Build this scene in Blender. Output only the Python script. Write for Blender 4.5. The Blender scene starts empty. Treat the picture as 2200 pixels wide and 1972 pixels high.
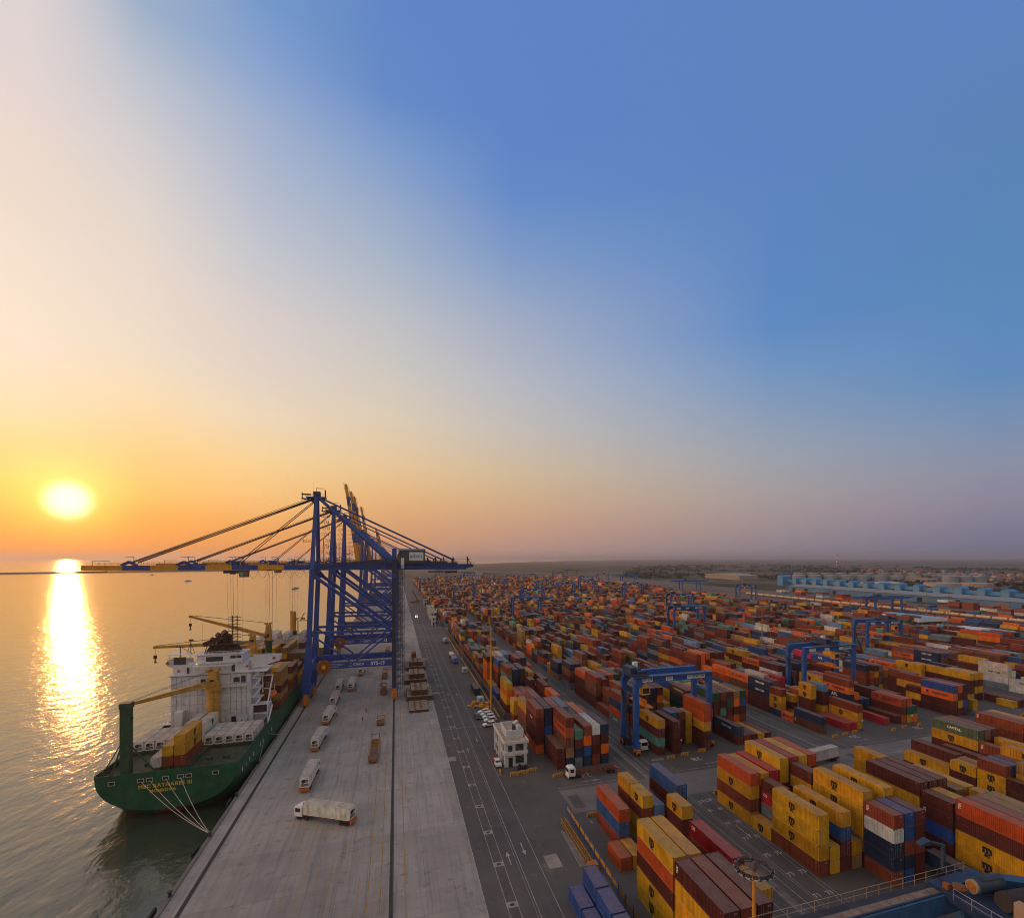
import bpy, bmesh, math, random
import numpy as np
from mathutils import Vector, Matrix
R = math.radians
rnd = random.Random(7)
S = bpy.context.scene
COL = S.collection
# ------------------------------------------------------------------ camera
F, CX, YH, PSI, H = 1068.63, 1186.885, 1198.716, 0.3044257, 60.4665
cs, sn = math.cos(PSI), math.sin(PSI)
cd = bpy.data.cameras.new('camera'); cam = bpy.data.objects.new('camera', cd); COL.objects.link(cam); S.camera = cam
cd.sensor_width = 36; cd.lens = F / 2200 * 36
cd.shift_x = -(CX - 1100) / 2200; cd.shift_y = (YH - 986) / 2200
cd.clip_start = 0.5; cd.clip_end = 60000
cam.location = (0, 0, H); cam.rotation_euler = (R(90), 0, -PSI)
# ------------------------------------------------------------------ sky
SUN_AZ = -26.8; SUN_EL = 4.75          # degrees, azimuth from +Y towards +X
W = bpy.data.worlds.new('World'); S.world = W; W.use_nodes = True
nt = W.node_tree; nt.nodes.clear()
def nd(t, tree, **k):
    n = tree.nodes.new(t)
    for a, v in k.items(): setattr(n, a, v)
    return n
def lin(c):
    return tuple(((v / 255) / 12.92 if v / 255 <= .04045 else ((v / 255 + .055) / 1.055) ** 2.4) for v in c) + (1,)
def math_(tree, op, a, b=None, clamp=False):
    n = nd('ShaderNodeMath', tree, operation=op, use_clamp=clamp)
    for i, v in enumerate((a, b)):
        if v is None: continue
        if isinstance(v, (int, float)): n.inputs[i].default_value = v
        else: tree.links.new(v, n.inputs[i])
    return n.outputs[0]
def mixc(tree, f, a, b, bt='MIX'):
    n = nd('ShaderNodeMix', tree, data_type='RGBA', blend_type=bt)
    for s, v in ((n.inputs[0], f), (n.inputs[6], a), (n.inputs[7], b)):
        if isinstance(v, (int, float)): s.default_value = v
        elif isinstance(v, tuple): s.default_value = v if len(v) == 4 else v + (1,)
        else: tree.links.new(v, s)
    return n.outputs[2]
SKY = [  # (image column, [(row, rgb)...]) sampled sky gradient, kept as directions
 (60, [(0,(219,213,216)),(135,(221,214,216)),(270,(228,217,213)),(400,(231,219,209)),(540,(236,224,211)),(680,(240,227,211)),(770,(240,226,205)),(880,(249,222,180)),(950,(252,212,145)),(1020,(254,208,112)),(1060,(252,195,85)),(1110,(248,168,62)),(1150,(238,146,52)),(1190,(224,126,48))]),
 (300,[(0,(152,178,208)),(150,(186,198,214)),(300,(211,210,214)),(450,(226,218,212)),(600,(234,222,210)),(750,(238,224,205)),(850,(245,224,185)),(950,(250,212,148)),(1020,(252,200,120)),(1060,(250,190,100)),(1110,(241,162,72)),(1190,(228,136,58))]),
 (560,[(0,(114,156,210)),(130,(134,167,215)),(270,(164,182,213)),(400,(180,192,214)),(545,(200,204,214)),(680,(222,212,210)),(800,(230,216,205)),(900,(242,220,190)),(1000,(251,213,150)),(1060,(250,198,128)),(1120,(243,174,98)),(1190,(231,148,82))]),
 (830,[(0,(98,138,206)),(200,(102,143,208)),(330,(131,163,212)),(450,(157,177,209)),(560,(175,188,208)),(680,(198,200,206)),(800,(215,208,200)),(900,(230,212,188)),(1000,(240,205,158)),(1060,(240,190,132)),(1120,(228,170,118)),(1190,(212,150,108))]),
 (1100,[(0,(97,137,205)),(270,(98,137,205)),(410,(102,143,208)),(545,(130,160,208)),(680,(165,178,205)),(820,(190,192,202)),(920,(205,197,190)),(1020,(218,192,158)),(1080,(218,178,140)),(1140,(208,160,135)),(1190,(190,150,140))]),
 (1660,[(0,(97,137,200)),(270,(96,137,200)),(600,(96,141,203)),(700,(98,144,204)),(800,(120,155,200)),(900,(145,163,190)),(980,(163,168,180)),(1060,(173,162,163)),(1120,(168,150,152)),(1190,(146,135,145))]),
 (2140,[(0,(96,137,200)),(270,(94,137,192)),(545,(93,140,192)),(700,(95,143,197)),(800,(100,145,195)),(900,(125,150,187)),(1000,(145,150,172)),(1080,(148,140,160)),(1150,(130,125,150)),(1190,(118,118,142))]),
]
tc = nd('ShaderNodeTexCoord', nt)
sep = nd('ShaderNodeSeparateXYZ', nt); nt.links.new(tc.outputs['Generated'], sep.inputs[0])
az = math_(nt, 'ARCTAN2', sep.outputs[0], sep.outputs[1])
rel = math_(nt, 'ABSOLUTE', math_(nt, 'SUBTRACT', az, R(SUN_AZ)))
rel = math_(nt, 'MINIMUM', rel, math_(nt, 'SUBTRACT', 2 * math.pi, rel))
AZ0 = math.atan((60 - CX) / F) + PSI
u_ = math_(nt, 'SUBTRACT', az, AZ0)
u_ = math_(nt, 'MAXIMUM', u_, math_(nt, 'MULTIPLY', u_, -.45))      # warm ramps stretched past the left frame edge, added to light container sides
zc = sep.outputs[2]
cur = None; prev = None
for x, st in SKY:
    k = (x - CX) / F; a = math.degrees(math.atan(k)) + math.degrees(PSI); ra = a - math.degrees(AZ0)
    cr = nd('ShaderNodeValToRGB', nt); el = cr.color_ramp; pts = []
    for y, c in st:
        t = (YH - y); z = t / math.sqrt(F * F + (x - CX) ** 2 + t * t); pts.append((z, lin(c)))
    pts.append((.79, lin(st[0][1]))); pts.append((.93, lin((205, 192, 182)))); pts.sort()  # top stop, above the view, is a brighter neutral zenith added as fill light
    pts.insert(0, (0.0, pts[0][1]))
    while len(el.elements) < len(pts): el.elements.new(.5)
    for e, (p, c) in zip(el.elements, pts): e.position = p; e.color = c
    nt.links.new(zc, cr.inputs[0])
    if cur is None: cur = cr.outputs[0]
    else:
        mr = nd('ShaderNodeMapRange', nt, interpolation_type='LINEAR')
        nt.links.new(u_, mr.inputs[0]); mr.inputs[1].default_value = R(prev); mr.inputs[2].default_value = R(ra)
        cur = mixc(nt, mr.outputs[0], cur, cr.outputs[0])
    prev = ra
# behind the camera the sky turns into an added warm neutral fill light
sd = Vector((math.sin(R(SUN_AZ)) * math.cos(R(SUN_EL)), math.cos(R(SUN_AZ)) * math.cos(R(SUN_EL)), math.sin(R(SUN_EL))))
mb = nd('ShaderNodeMapRange', nt, interpolation_type='SMOOTHSTEP'); nt.links.new(rel, mb.inputs[0]); mb.inputs[1].default_value = R(95); mb.inputs[2].default_value = R(150)
cur = mixc(nt, mb.outputs[0], cur, (.52, .42, .36))
dt = nd('ShaderNodeVectorMath', nt, operation='DOT_PRODUCT'); nt.links.new(tc.outputs['Generated'], dt.inputs[0]); dt.inputs[1].default_value = sd
ang = math_(nt, 'ARCCOSINE', math_(nt, 'MINIMUM', dt.outputs['Value'], 1.0))
def glow(w, p): return math_(nt, 'EXPONENT', math_(nt, 'MULTIPLY', math_(nt, 'POWER', math_(nt, 'DIVIDE', ang, R(w)), p), -1.0))
g1 = glow(1.4, 4.0); g2 = glow(2.1, 1.2); g3 = glow(9.0, 1.6)
def scl(v, c):
    n = nd('ShaderNodeVectorMath', nt, operation='SCALE'); n.inputs[0].default_value = c; nt.links.new(v, n.inputs['Scale']); return n.outputs[0]
def addv(a, b):
    n = nd('ShaderNodeVectorMath', nt, operation='ADD'); nt.links.new(a, n.inputs[0]); nt.links.new(b, n.inputs[1]); return n.outputs[0]
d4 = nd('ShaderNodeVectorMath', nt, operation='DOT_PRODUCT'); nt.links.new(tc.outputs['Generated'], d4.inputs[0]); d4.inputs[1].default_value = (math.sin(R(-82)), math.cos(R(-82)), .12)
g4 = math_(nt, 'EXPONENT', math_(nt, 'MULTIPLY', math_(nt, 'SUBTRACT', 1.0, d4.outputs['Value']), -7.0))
cur = addv(cur, scl(g4, (2.5, 1.22, .45)))                            # added warm glow, unseen left of the frame, lights the container sides
cur = addv(addv(addv(cur, scl(g1, (1.3, 1.1, .85))), scl(g2, (1.2, .62, .09))), scl(g3, (.10, .0, 0.0)))
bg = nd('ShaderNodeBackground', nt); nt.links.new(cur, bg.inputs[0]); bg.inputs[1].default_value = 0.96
sky = nd('ShaderNodeTexSky', nt, sky_type='NISHITA', sun_disc=False)
sky.sun_elevation = R(SUN_EL); sky.sun_rotation = R(SUN_AZ); sky.dust_density = 2.5; sky.altitude = 60
bg2 = nd('ShaderNodeBackground', nt); nt.links.new(sky.outputs[0], bg2.inputs[0]); bg2.inputs[1].default_value = 0.05
mx = nd('ShaderNodeMixShader', nt); mx.inputs[0].default_value = 0.06
nt.links.new(bg.outputs[0], mx.inputs[1]); nt.links.new(bg2.outputs[0], mx.inputs[2])
wo = nd('ShaderNodeOutputWorld', nt); nt.links.new(mx.outputs[0], wo.inputs[0])
sl = bpy.data.lights.new('sun', 'SUN'); sl.energy = 2.0; sl.angle = R(0.6); sl.color = (.25, .10, .025)
so = bpy.data.objects.new('sun', sl); COL.objects.link(so); so.rotation_euler = (-sd).to_track_quat('-Z', 'Y').to_euler(); so.location = (0, 0, 300)
S.view_settings.view_transform = 'Standard'; S.view_settings.look = 'None'; S.view_settings.gamma = 1
S.view_settings.exposure = 0.0; S.view_settings.use_curve_mapping = False
S.cycles.max_bounces = 5; S.cycles.volume_bounces = 0; S.cycles.transparent_max_bounces = 6; S.cycles.diffuse_bounces = 3; S.cycles.glossy_bounces = 3
S.cycles.pixel_filter_type = 'BLACKMAN_HARRIS'; S.cycles.filter_width = 1.0
S.cycles.use_adaptive_sampling = True; S.cycles.adaptive_threshold = .008; S.cycles.use_denoising = True
S.cycles.volume_max_steps = 64

# ------------------------------------------------------------------ materials
MATS = {}
def mat(name, col, rough=.6, metal=0., var=.25, scale=.6, bump=0., grime=0., spec=.4):
    if name in MATS: return MATS[name]
    m = bpy.data.materials.new(name); m.use_nodes = True; t = m.node_tree; b = t.nodes['Principled BSDF']
    tcn = nd('ShaderNodeTexCoord', t)
    no = nd('ShaderNodeTexNoise', t); no.inputs['Scale'].default_value = scale; no.inputs['Detail'].default_value = 6; no.inputs['Roughness'].default_value = .65
    t.links.new(tcn.outputs['Object'], no.inputs['Vector'])
    lo = tuple(c * (1 - var) for c in col); hi = tuple(min(1, c * (1 + var)) for c in col)
    mr = nd('ShaderNodeMapRange', t); t.links.new(no.outputs[0], mr.inputs[0]); mr.inputs[1].default_value = .3; mr.inputs[2].default_value = .7
    c = mixc(t, mr.outputs[0], lo, hi)
    if grime:
        n2 = nd('ShaderNodeTexNoise', t); n2.inputs['Scale'].default_value = scale * 3.1; n2.inputs['Detail'].default_value = 8
        mp = nd('ShaderNodeMapping', t); mp.inputs['Scale'].default_value = (1, 1, .25); t.links.new(tcn.outputs['Object'], mp.inputs[0]); t.links.new(mp.outputs[0], n2.inputs['Vector'])
        m2 = nd('ShaderNodeMapRange', t); t.links.new(n2.outputs[0], m2.inputs[0]); m2.inputs[1].default_value = .56; m2.inputs[2].default_value = .75; m2.inputs[4].default_value = grime
        c = mixc(t, m2.outputs[0], c, (.09, .05, .03))
    t.links.new(c, b.inputs['Base Color'])
    b.inputs['Roughness'].default_value = rough; b.inputs['Metallic'].default_value = metal; b.inputs['Specular IOR Level'].default_value = spec
    if bump:
        bp = nd('ShaderNodeBump', t); bp.inputs['Strength'].default_value = bump; t.links.new(no.outputs[0], bp.inputs['Height']); t.links.new(bp.outputs[0], b.inputs['Normal'])
    MATS[name] = m; return m
def emis(name, col, st):
    m = bpy.data.materials.new(name); m.use_nodes = True; b = m.node_tree.nodes['Principled BSDF']
    b.inputs['Emission Color'].default_value = col + (1,); b.inputs['Emission Strength'].default_value = st; b.inputs['Base Color'].default_value = col + (1,)
    MATS[name] = m; return m
def cont_mat(name, use_attr):
    """painted steel: colour from the object (or from the face), rust patches, streaks, dust lying on the roof"""
    m = bpy.data.materials.new(name); m.use_nodes = True; t = m.node_tree; b = t.nodes['Principled BSDF']
    tcn = nd('ShaderNodeTexCoord', t); geo = nd('ShaderNodeNewGeometry', t)
    if use_attr:
        a = nd('ShaderNodeAttribute', t, attribute_name='paint'); base = a.outputs['Color']; vec = geo.outputs['Position']
    else:
        oi = nd('ShaderNodeObjectInfo', t); base = oi.outputs['Color']
        ad = nd('ShaderNodeVectorMath', t, operation='ADD'); t.links.new(tcn.outputs['Object'], ad.inputs[0])
        cb = nd('ShaderNodeCombineXYZ', t); t.links.new(math_(t, 'MULTIPLY', oi.outputs['Random'], 90.), cb.inputs[0]); t.links.new(cb.outputs[0], ad.inputs[1]); vec = ad.outputs[0]
    def noise(sc, det, mp=(1, 1, 1)):
        mm = nd('ShaderNodeMapping', t); mm.inputs['Scale'].default_value = mp; t.links.new(vec, mm.inputs[0])
        n = nd('ShaderNodeTexNoise', t); n.inputs['Scale'].default_value = sc; n.inputs['Detail'].default_value = det; n.inputs['Roughness'].default_value = .65
        t.links.new(mm.outputs[0], n.inputs['Vector']); return n.outputs[0]
    def rng(v, a0, a1, c0, c1):
        n = nd('ShaderNodeMapRange', t); t.links.new(v, n.inputs[0])
        for i, q in enumerate((a0, a1, c0, c1)): n.inputs[i + 1].default_value = q
        return n.outputs[0]
    big = rng(noise(.35, 3), .3, .7, .72, 1.22)
    sc = nd('ShaderNodeVectorMath', t, operation='SCALE'); t.links.new(base, sc.inputs[0]); t.links.new(big, sc.inputs['Scale'])
    col = sc.outputs[0]
    streak = rng(noise(1.3, 5, (3, 3, .22)), .48, .76, 0., .5)
    col = mixc(t, streak, col, (.055, .032, .022))
    sepn = nd('ShaderNodeSeparateXYZ', t); t.links.new(geo.outputs['Normal'], sepn.inputs[0])
    up = rng(sepn.outputs[2], .6, .9, 0., 1.)
    dust = math_(t, 'MULTIPLY', up, rng(noise(.5, 6), .3, .7, .30, .72))
    col = mixc(t, dust, col, (.21, .15, .115))
    rust = math_(t, 'MULTIPLY', up, rng(noise(1.1, 8), .58, .70, 0., .75))
    col = mixc(t, rust, col, (.06, .035, .028))
    t.links.new(col, b.inputs['Base Color']); b.inputs['Roughness'].default_value = .62; b.inputs['Specular IOR Level'].default_value = .3
    MATS[name] = m; return m
cont_mat('container_paint', False); cont_mat('far_container_paint', True)

# ------------------------------------------------------------------ mesh helpers
class MB:
    def __init__(s): s.v = []; s.f = []; s.m = []
    def face(s, pts, m=0):
        i = len(s.v); s.v += [tuple(p) for p in pts]; s.f.append(tuple(range(i, i + len(pts)))); s.m.append(m)
    def hexa(s, p, m=0):
        i = len(s.v); s.v += [tuple(q) for q in p]
        for f in ((0,3,2,1),(4,5,6,7),(0,1,5,4),(1,2,6,5),(2,3,7,6),(3,0,4,7)): s.f.append(tuple(i + k for k in f)); s.m.append(m)
        return s
    def box(s, x0, x1, y0, y1, z0, z1, m=0):
        return s.hexa([(x0,y0,z0),(x1,y0,z0),(x1,y1,z0),(x0,y1,z0),(x0,y0,z1),(x1,y0,z1),(x1,y1,z1),(x0,y1,z1)], m)
    def beam(s, a, b, w, h=None, w2=None, h2=None, m=0, up=None):
        a = Vector(a); b = Vector(b); h = w if h is None else h; w2 = w if w2 is None else w2; h2 = h if h2 is None else h2
        d = (b - a).normalized(); u = Vector(up) if up else (Vector((0,0,1)) if abs(d.z) < .95 else Vector((0,1,0)))
        r = d.cross(u).normalized(); u = r.cross(d).normalized()
        P = []
        for c, ww, hh in ((a, w, h), (b, w2, h2)):
            P += [c - r*ww/2 - u*hh/2, c + r*ww/2 - u*hh/2, c + r*ww/2 + u*hh/2, c - r*ww/2 + u*hh/2]
        return s.hexa(P, m)
    def tube(s, a, b, r, n=8, r2=None, m=0, caps=True):
        a = Vector(a); b = Vector(b); r2 = r if r2 is None else r2; d = (b - a).normalized()
        u = Vector((0,0,1)) if abs(d.z) < .95 else Vector((0,1,0)); x = d.cross(u).normalized(); y = x.cross(d)
        i = len(s.v)
        for c, rr in ((a, r), (b, r2)):
            for k in range(n):
                t = 2*math.pi*k/n; s.v.append(tuple(c + x*math.cos(t)*rr + y*math.sin(t)*rr))
        for k in range(n): s.f.append((i+k, i+(k+1) % n, i+n+(k+1) % n, i+n+k)); s.m.append(m)
        if caps:
            s.f.append(tuple(i+k for k in reversed(range(n)))); s.m.append(m); s.f.append(tuple(i+n+k for k in range(n))); s.m.append(m)
        return s
    def path(s, pts, r, n=6, m=0):
        for a, b in zip(pts, pts[1:]): s.tube(a, b, r, n, m=m)
        return s
    def rail(s, a, b, h=1.1, step=2.2, r=.035, m=0):
        a = Vector(a); b = Vector(b); L = (b-a).length; n = max(1, int(L/step)); up = Vector((0,0,h))
        s.tube(a+up, b+up, r, 4, m=m, caps=False); s.tube(a+up*.5, b+up*.5, r*.8, 4, m=m, caps=False)
        for k in range(n+1):
            p = a + (b-a)*k/n; s.tube(p, p+up, r, 4, m=m, caps=False)
        return s
    def mesh(s, name, mats, smooth=False):
        me = bpy.data.meshes.new(name); me.from_pydata(s.v, [], s.f)
        for mm in (mats if isinstance(mats, (list, tuple)) else [mats]): me.materials.append(mm)
        if any(s.m): me.polygons.foreach_set('material_index', s.m)
        if smooth: me.polygons.foreach_set('use_smooth', [True]*len(s.f))
        me.update(); return me
    def build(s, name, mats, parent=None, loc=None, smooth=False):
        return link(name, s.mesh(name, mats, smooth), parent, loc)
def link(name, me, parent=None, loc=None, rz=0):
    o = bpy.data.objects.new(name, me); COL.objects.link(o)
    if parent: o.parent = parent
    if loc: o.location = loc
    if rz: o.rotation_euler.z = rz
    return o
def thing(name, label, cat, loc=(0,0,0), rz=0, group=None):
    o = bpy.data.objects.new(name, None); COL.objects.link(o); o.location = loc; o.rotation_euler.z = rz
    return tag(o, label, cat, group)
def tag(o, label, cat, group=None, kind=None):
    if label: o['label'] = label
    if cat: o['category'] = cat
    if group: o['group'] = group
    if kind: o['kind'] = kind
    return o
def struct(o): o['kind'] = 'structure'; return o
def copy_tree(o, parent=None, loc=None, rz=None, label=None):
    c = o.copy(); COL.objects.link(c); c.parent = parent
    if loc is not None: c.location = loc
    if rz is not None: c.rotation_euler.z = rz
    if label: c['label'] = label
    for ch in [q for q in KIDS.get(o.name, ())] : copy_tree(ch, c)
    return c
KIDS = {}
def index_kids():
    KIDS.clear()
    for o in S.objects:
        if o.parent: KIDS.setdefault(o.parent.name, []).append(o)
_txt = {}
def text_mesh(s, size, bold=0., m=None, align='CENTER', spacing=1.0):
    key = (s, round(size, 3), bold, m.name, align)
    if key in _txt: return _txt[key]
    cu = bpy.data.curves.new('txt', 'FONT'); cu.body = s; cu.size = size; cu.offset = bold; cu.align_x = align; cu.align_y = 'CENTER'; cu.resolution_u = 2; cu.space_character = spacing
    o = bpy.data.objects.new('txt', cu); COL.objects.link(o)
    me = bpy.data.meshes.new_from_object(o.evaluated_get(bpy.context.evaluated_depsgraph_get()))
    me.name = 'lettering'; me.materials.clear(); me.materials.append(m)
    bpy.data.objects.remove(o); _txt[key] = me; return me
def lettering(s, size, m, loc, rot, parent=None, bold=0., align='CENTER', name='lettering', spacing=1.0):
    o = link(name, text_mesh(s, size, bold, m, align, spacing), parent); o.location = loc; o.rotation_euler = rot; return o
FACE_NEGX = (R(90), 0, R(-90))   # lettering read from the -X side
FACE_POSX = (R(90), 0, R(90)); FACE_NEGY = (R(90), 0, 0)
white = mat('white_paint', (.72,.73,.72), .5, var=.12, grime=.35); black = mat('black_print', (.02,.02,.022), .6)
ltr_white = mat('white_print', (.7,.7,.68), .6, var=.1); navy_print = mat('navy_print', (.02,.03,.10), .6); rust_dark = mat('dark_rubber', (.02,.02,.02), .85)
# ------------------------------------------------------------------ ground, water, roads
def gmat(name, build):
    m = bpy.data.materials.new(name); m.use_nodes = True; t = m.node_tree; b = t.nodes['Principled BSDF']; g = nd('ShaderNodeNewGeometry', t)
    def noise(sc, det=5, mp=(1,1,1), off=0):
        mm = nd('ShaderNodeMapping', t); mm.inputs['Scale'].default_value = mp; mm.inputs['Location'].default_value = (off, off, 0); t.links.new(g.outputs['Position'], mm.inputs[0])
        n = nd('ShaderNodeTexNoise', t); n.inputs['Scale'].default_value = sc; n.inputs['Detail'].default_value = det; n.inputs['Roughness'].default_value = .62; t.links.new(mm.outputs[0], n.inputs['Vector']); return n.outputs[0]
    def rng(v, a0, a1, c0=0., c1=1.):
        n = nd('ShaderNodeMapRange', t); t.links.new(v, n.inputs[0])
        for i, q in enumerate((a0, a1, c0, c1)): n.inputs[i+1].default_value = q
        return n.outputs[0]
    build(t, b, g, noise, rng); MATS[name] = m; return m
def slab_col(t, g, w, h, off=(0, 0)):
    mm = nd('ShaderNodeMapping', t); mm.inputs['Location'].default_value = (off[0], off[1], 0); t.links.new(g.outputs['Position'], mm.inputs[0])
    br = nd('ShaderNodeTexBrick', t); br.offset = 0; t.links.new(mm.outputs[0], br.inputs['Vector']); br.inputs['Scale'].default_value = 1
    br.inputs['Brick Width'].default_value = w; br.inputs['Row Height'].default_value = h; br.inputs['Mortar Size'].default_value = .035; br.inputs['Bias'].default_value = 0
    br.inputs['Color1'].default_value = (0,0,0,1); br.inputs['Color2'].default_value = (1,1,1,1); br.inputs['Mortar'].default_value = (.5,.5,.5,1); return br
def concrete(t, b, g, noise, rng):
    br = slab_col(t, g, 5.2, 6.2); br2 = slab_col(t, g, 15.6, 31., (3, 9))
    c = mixc(t, rng(noise(.09, 6), .35, .65), (.25,.240,.215), (.335,.320,.288))
    s = nd('ShaderNodeSeparateColor', t); t.links.new(br.outputs[0], s.inputs[0]); s2 = nd('ShaderNodeSeparateColor', t); t.links.new(br2.outputs[0], s2.inputs[0])
    c = mixc(t, math_(t, 'MULTIPLY', s.outputs[0], .34), c, (.16,.14,.13)); c = mixc(t, math_(t, 'MULTIPLY', s2.outputs[0], .42), c, (.41,.39,.35))
    c = mixc(t, rng(noise(.8, 7, (1, .05, 1)), .5, .72, 0., .42), c, (.10,.092,.088))      # tyre tracks along the quay
    c = mixc(t, rng(noise(.45, 8), .57, .72, 0., .6), c, (.08,.07,.065)); c = mixc(t, rng(noise(.035, 5, (1, .4, 1), 55), .5, .68, 0., .45), c, (.13,.115,.11)); c = mixc(t, rng(noise(2.2, 3, (1, .02, 1), 21), .58, .70, 0., .35), c, (.07,.062,.06))
    c = mixc(t, math_(t, 'MULTIPLY', br.outputs['Fac'], .55), c, (.08,.075,.07))
    t.links.new(c, b.inputs['Base Color']); b.inputs['Roughness'].default_value = .75
    bp = nd('ShaderNodeBump', t); bp.inputs['Strength'].default_value = .25; t.links.new(noise(6, 4), bp.inputs['Height']); t.links.new(bp.outputs[0], b.inputs['Normal'])
def asphalt(t, b, g, noise, rng):
    c = mixc(t, rng(noise(.06, 6), .35, .65), (.066,.063,.059), (.102,.096,.088))
    c = mixc(t, rng(noise(.5, 7, (1, .04, 1)), .52, .7, 0., .5), c, (.10,.095,.09))
    c = mixc(t, rng(noise(.2, 9), .60, .68, 0., .55), c, (.17,.16,.15)); c = mixc(t, rng(noise(.02, 5, (1,1,1), 80), .45, .6, 0., .4), c, (.05,.048,.046))
    c = mixc(t, rng(noise(.35, 9, (1,1,1), 40), .62, .7, 0., .6), c, (.03,.028,.028))
    t.links.new(c, b.inputs['Base Color']); b.inputs['Roughness'].default_value = .8
    bp = nd('ShaderNodeBump', t); bp.inputs['Strength'].default_value = .3; t.links.new(noise(9, 4), bp.inputs['Height']); t.links.new(bp.outputs[0], b.inputs['Normal'])
def pad(t, b, g, noise, rng):
    br = slab_col(t, g, 6.5, 4.3, (1, 2))
    c = mixc(t, rng(noise(.15, 6), .35, .65), (.14,.13,.12), (.20,.185,.17))
    s = nd('ShaderNodeSeparateColor', t); t.links.new(br.outputs[0], s.inputs[0]); c = mixc(t, math_(t, 'MULTIPLY', s.outputs[0], .45), c, (.10,.095,.09))
    c = mixc(t, rng(noise(.6, 7, (.06, 1, 1)), .5, .72, 0., .45), c, (.08,.075,.07))
    c = mixc(t, math_(t, 'MULTIPLY', br.outputs['Fac'], .6), c, (.07,.065,.06))
    t.links.new(c, b.inputs['Base Color']); b.inputs['Roughness'].default_value = .8
def scrub(t, b, g, noise, rng):
    c = mixc(t, rng(noise(.004, 8), .42, .58), (.055,.06,.035), (.14,.115,.075))
    c = mixc(t, rng(noise(.02, 8, (1,1,1), 300), .52, .6), c, (.035,.045,.022))
    c = mixc(t, rng(noise(.0011, 6, (1,1,1), 900), .60, .68, 0., .9), c, (.26,.21,.16))
    c = mixc(t, rng(noise(.05, 6), .58, .66, 0., .7), c, (.028,.036,.02)); c = mixc(t, rng(noise(.0006, 7, (1,1,1), 50), .5, .6, 0., .6), c, (.19,.16,.125))
    t.links.new(c, b.inputs['Base Color']); b.inputs['Roughness'].default_value = .95; b.inputs['Specular IOR Level'].default_value = .1
def water(t, b, g, noise, rng):
    b.inputs['Roughness'].default_value = .13; b.inputs['IOR'].default_value = 1.7; b.inputs['Specular IOR Level'].default_value = .5
    c = mixc(t, rng(noise(.02, 4), .4, .65), (.024,.045,.031), (.046,.056,.035)); t.links.new(c, b.inputs['Base Color'])
    # long swell, chop and ripples
    h1 = noise(.09, 3, (1, .55, 1)); h2 = noise(.45, 4, (1, .5, 1), 7); h3 = noise(1.7, 3, (1, .6, 1), 3)
    b1 = nd('ShaderNodeBump', t); b1.inputs['Strength'].default_value = 1; b1.inputs['Distance'].default_value = .55; t.links.new(h1, b1.inputs['Height'])
    b2 = nd('ShaderNodeBump', t); b2.inputs['Strength'].default_value = 1; b2.inputs['Distance'].default_value = .19; t.links.new(h2, b2.inputs['Height']); t.links.new(b1.outputs[0], b2.inputs['Normal'])
    b3 = nd('ShaderNodeBump', t); b3.inputs['Strength'].default_value = 1; b3.inputs['Distance'].default_value = .03; t.links.new(h3, b3.inputs['Height']); t.links.new(b2.outputs[0], b3.inputs['Normal'])
    t.links.new(b3.outputs[0], b.inputs['Normal'])
for n_, f_ in (('concrete', concrete), ('asphalt', asphalt), ('pad_concrete', pad), ('scrub_soil', scrub), ('sea', water)): gmat(n_, f_)
MM = MATS
def sheet(name, pts, z, m, thick=None):
    b = MB(); b.face([(x, y, z) for x, y in pts])
    if thick:
        for (x0, y0), (x1, y1) in zip(pts, pts[1:] + pts[:1]): b.face([(x1,y1,z),(x0,y0,z),(x0,y0,z-thick),(x1,y1,z-thick)])
    return struct(b.build(name, m))
def rect(x0, x1, y0, y1): return [(x0,y0),(x1,y0),(x1,y1),(x0,y1)]
sheet('sea', rect(-38000, 38000, -3000, 42000), -5, MM['sea'])
sheet('ground', [(-38.2,-400),(20000,-400),(38000,9000),(38000,38000),(24000,38000),(9000,17000),(3600,10400),(1900,7300),(980,5500),(430,4300),(60,2900),(-38.2,2300)], -.02, MM['scrub_soil'], 14)
sheet('quay_apron', rect(-38.2, 14.9, -60, 2200), .004, MM['concrete'])
sheet('road', rect(14.9, 480, -60, 1500), .0, MM['asphalt'])
for y0, y1 in ((110.9, 122.9), (432, 441)):
    sheet('crossing_pad', rect(40.4, 215, y0, y1), .008, MM['pad_concrete'])
b = MB(); b.box(-39.0, -38.2, -60, 2200, -14, -.0); b.box(-38.9, -38.2, -60, 2200, .0, .22); struct(b.build('quay_wall', mat('quay_concrete', (.15,.135,.12), .85, grime=.5)))
b = MB(); b.box(-2600, -420, 2880, 2910, -9, 1.0)
w_ = b.build('breakwater', mat('rock', (.06,.055,.05), .95, var=.5, scale=.1)); w_.rotation_euler.z = R(26); w_.location = (1230, 740, 0); struct(w_)
# rails, yellow lane lines and road paint
b = MB()
for x in (-35.6, -35.0, -1.15, -.55): b.box(x-.05, x+.05, -60, 1600, .006, .05)
struct(b.build('crane_rails', mat('rail_steel', (.05,.04,.035), .5, .6)))
b = MB()
for x in (-35.3, -.85): b.box(x-.22, x+.22, -60, 1600, .004, .009)
struct(b.build('rail_channel', mat('channel', (.04,.035,.032), .8)))
yl = mat('yellow_line', (.32,.20,.045), .8, var=.5, scale=.9); wl = mat('white_line', (.30,.29,.275), .8, var=.45, scale=.8)
b = MB(); z0, z1 = .009, .012
def line(b, x0, y0, x1, y1, w=.15): b.beam((x0,y0,(z0+z1)/2), (x1,y1,(z0+z1)/2), w, .003)
for x in (-19.5, -17, -14.4, -11.9, -9.2, -6.6): 
    y = -60
    while y < 420:
        L = rnd.uniform(8, 30); line(b, x, y, x, y+L, .1); y += L + rnd.uniform(2, 18)
for x in (-4.9, -2.7): line(b, x, -60, x, 420)
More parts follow.
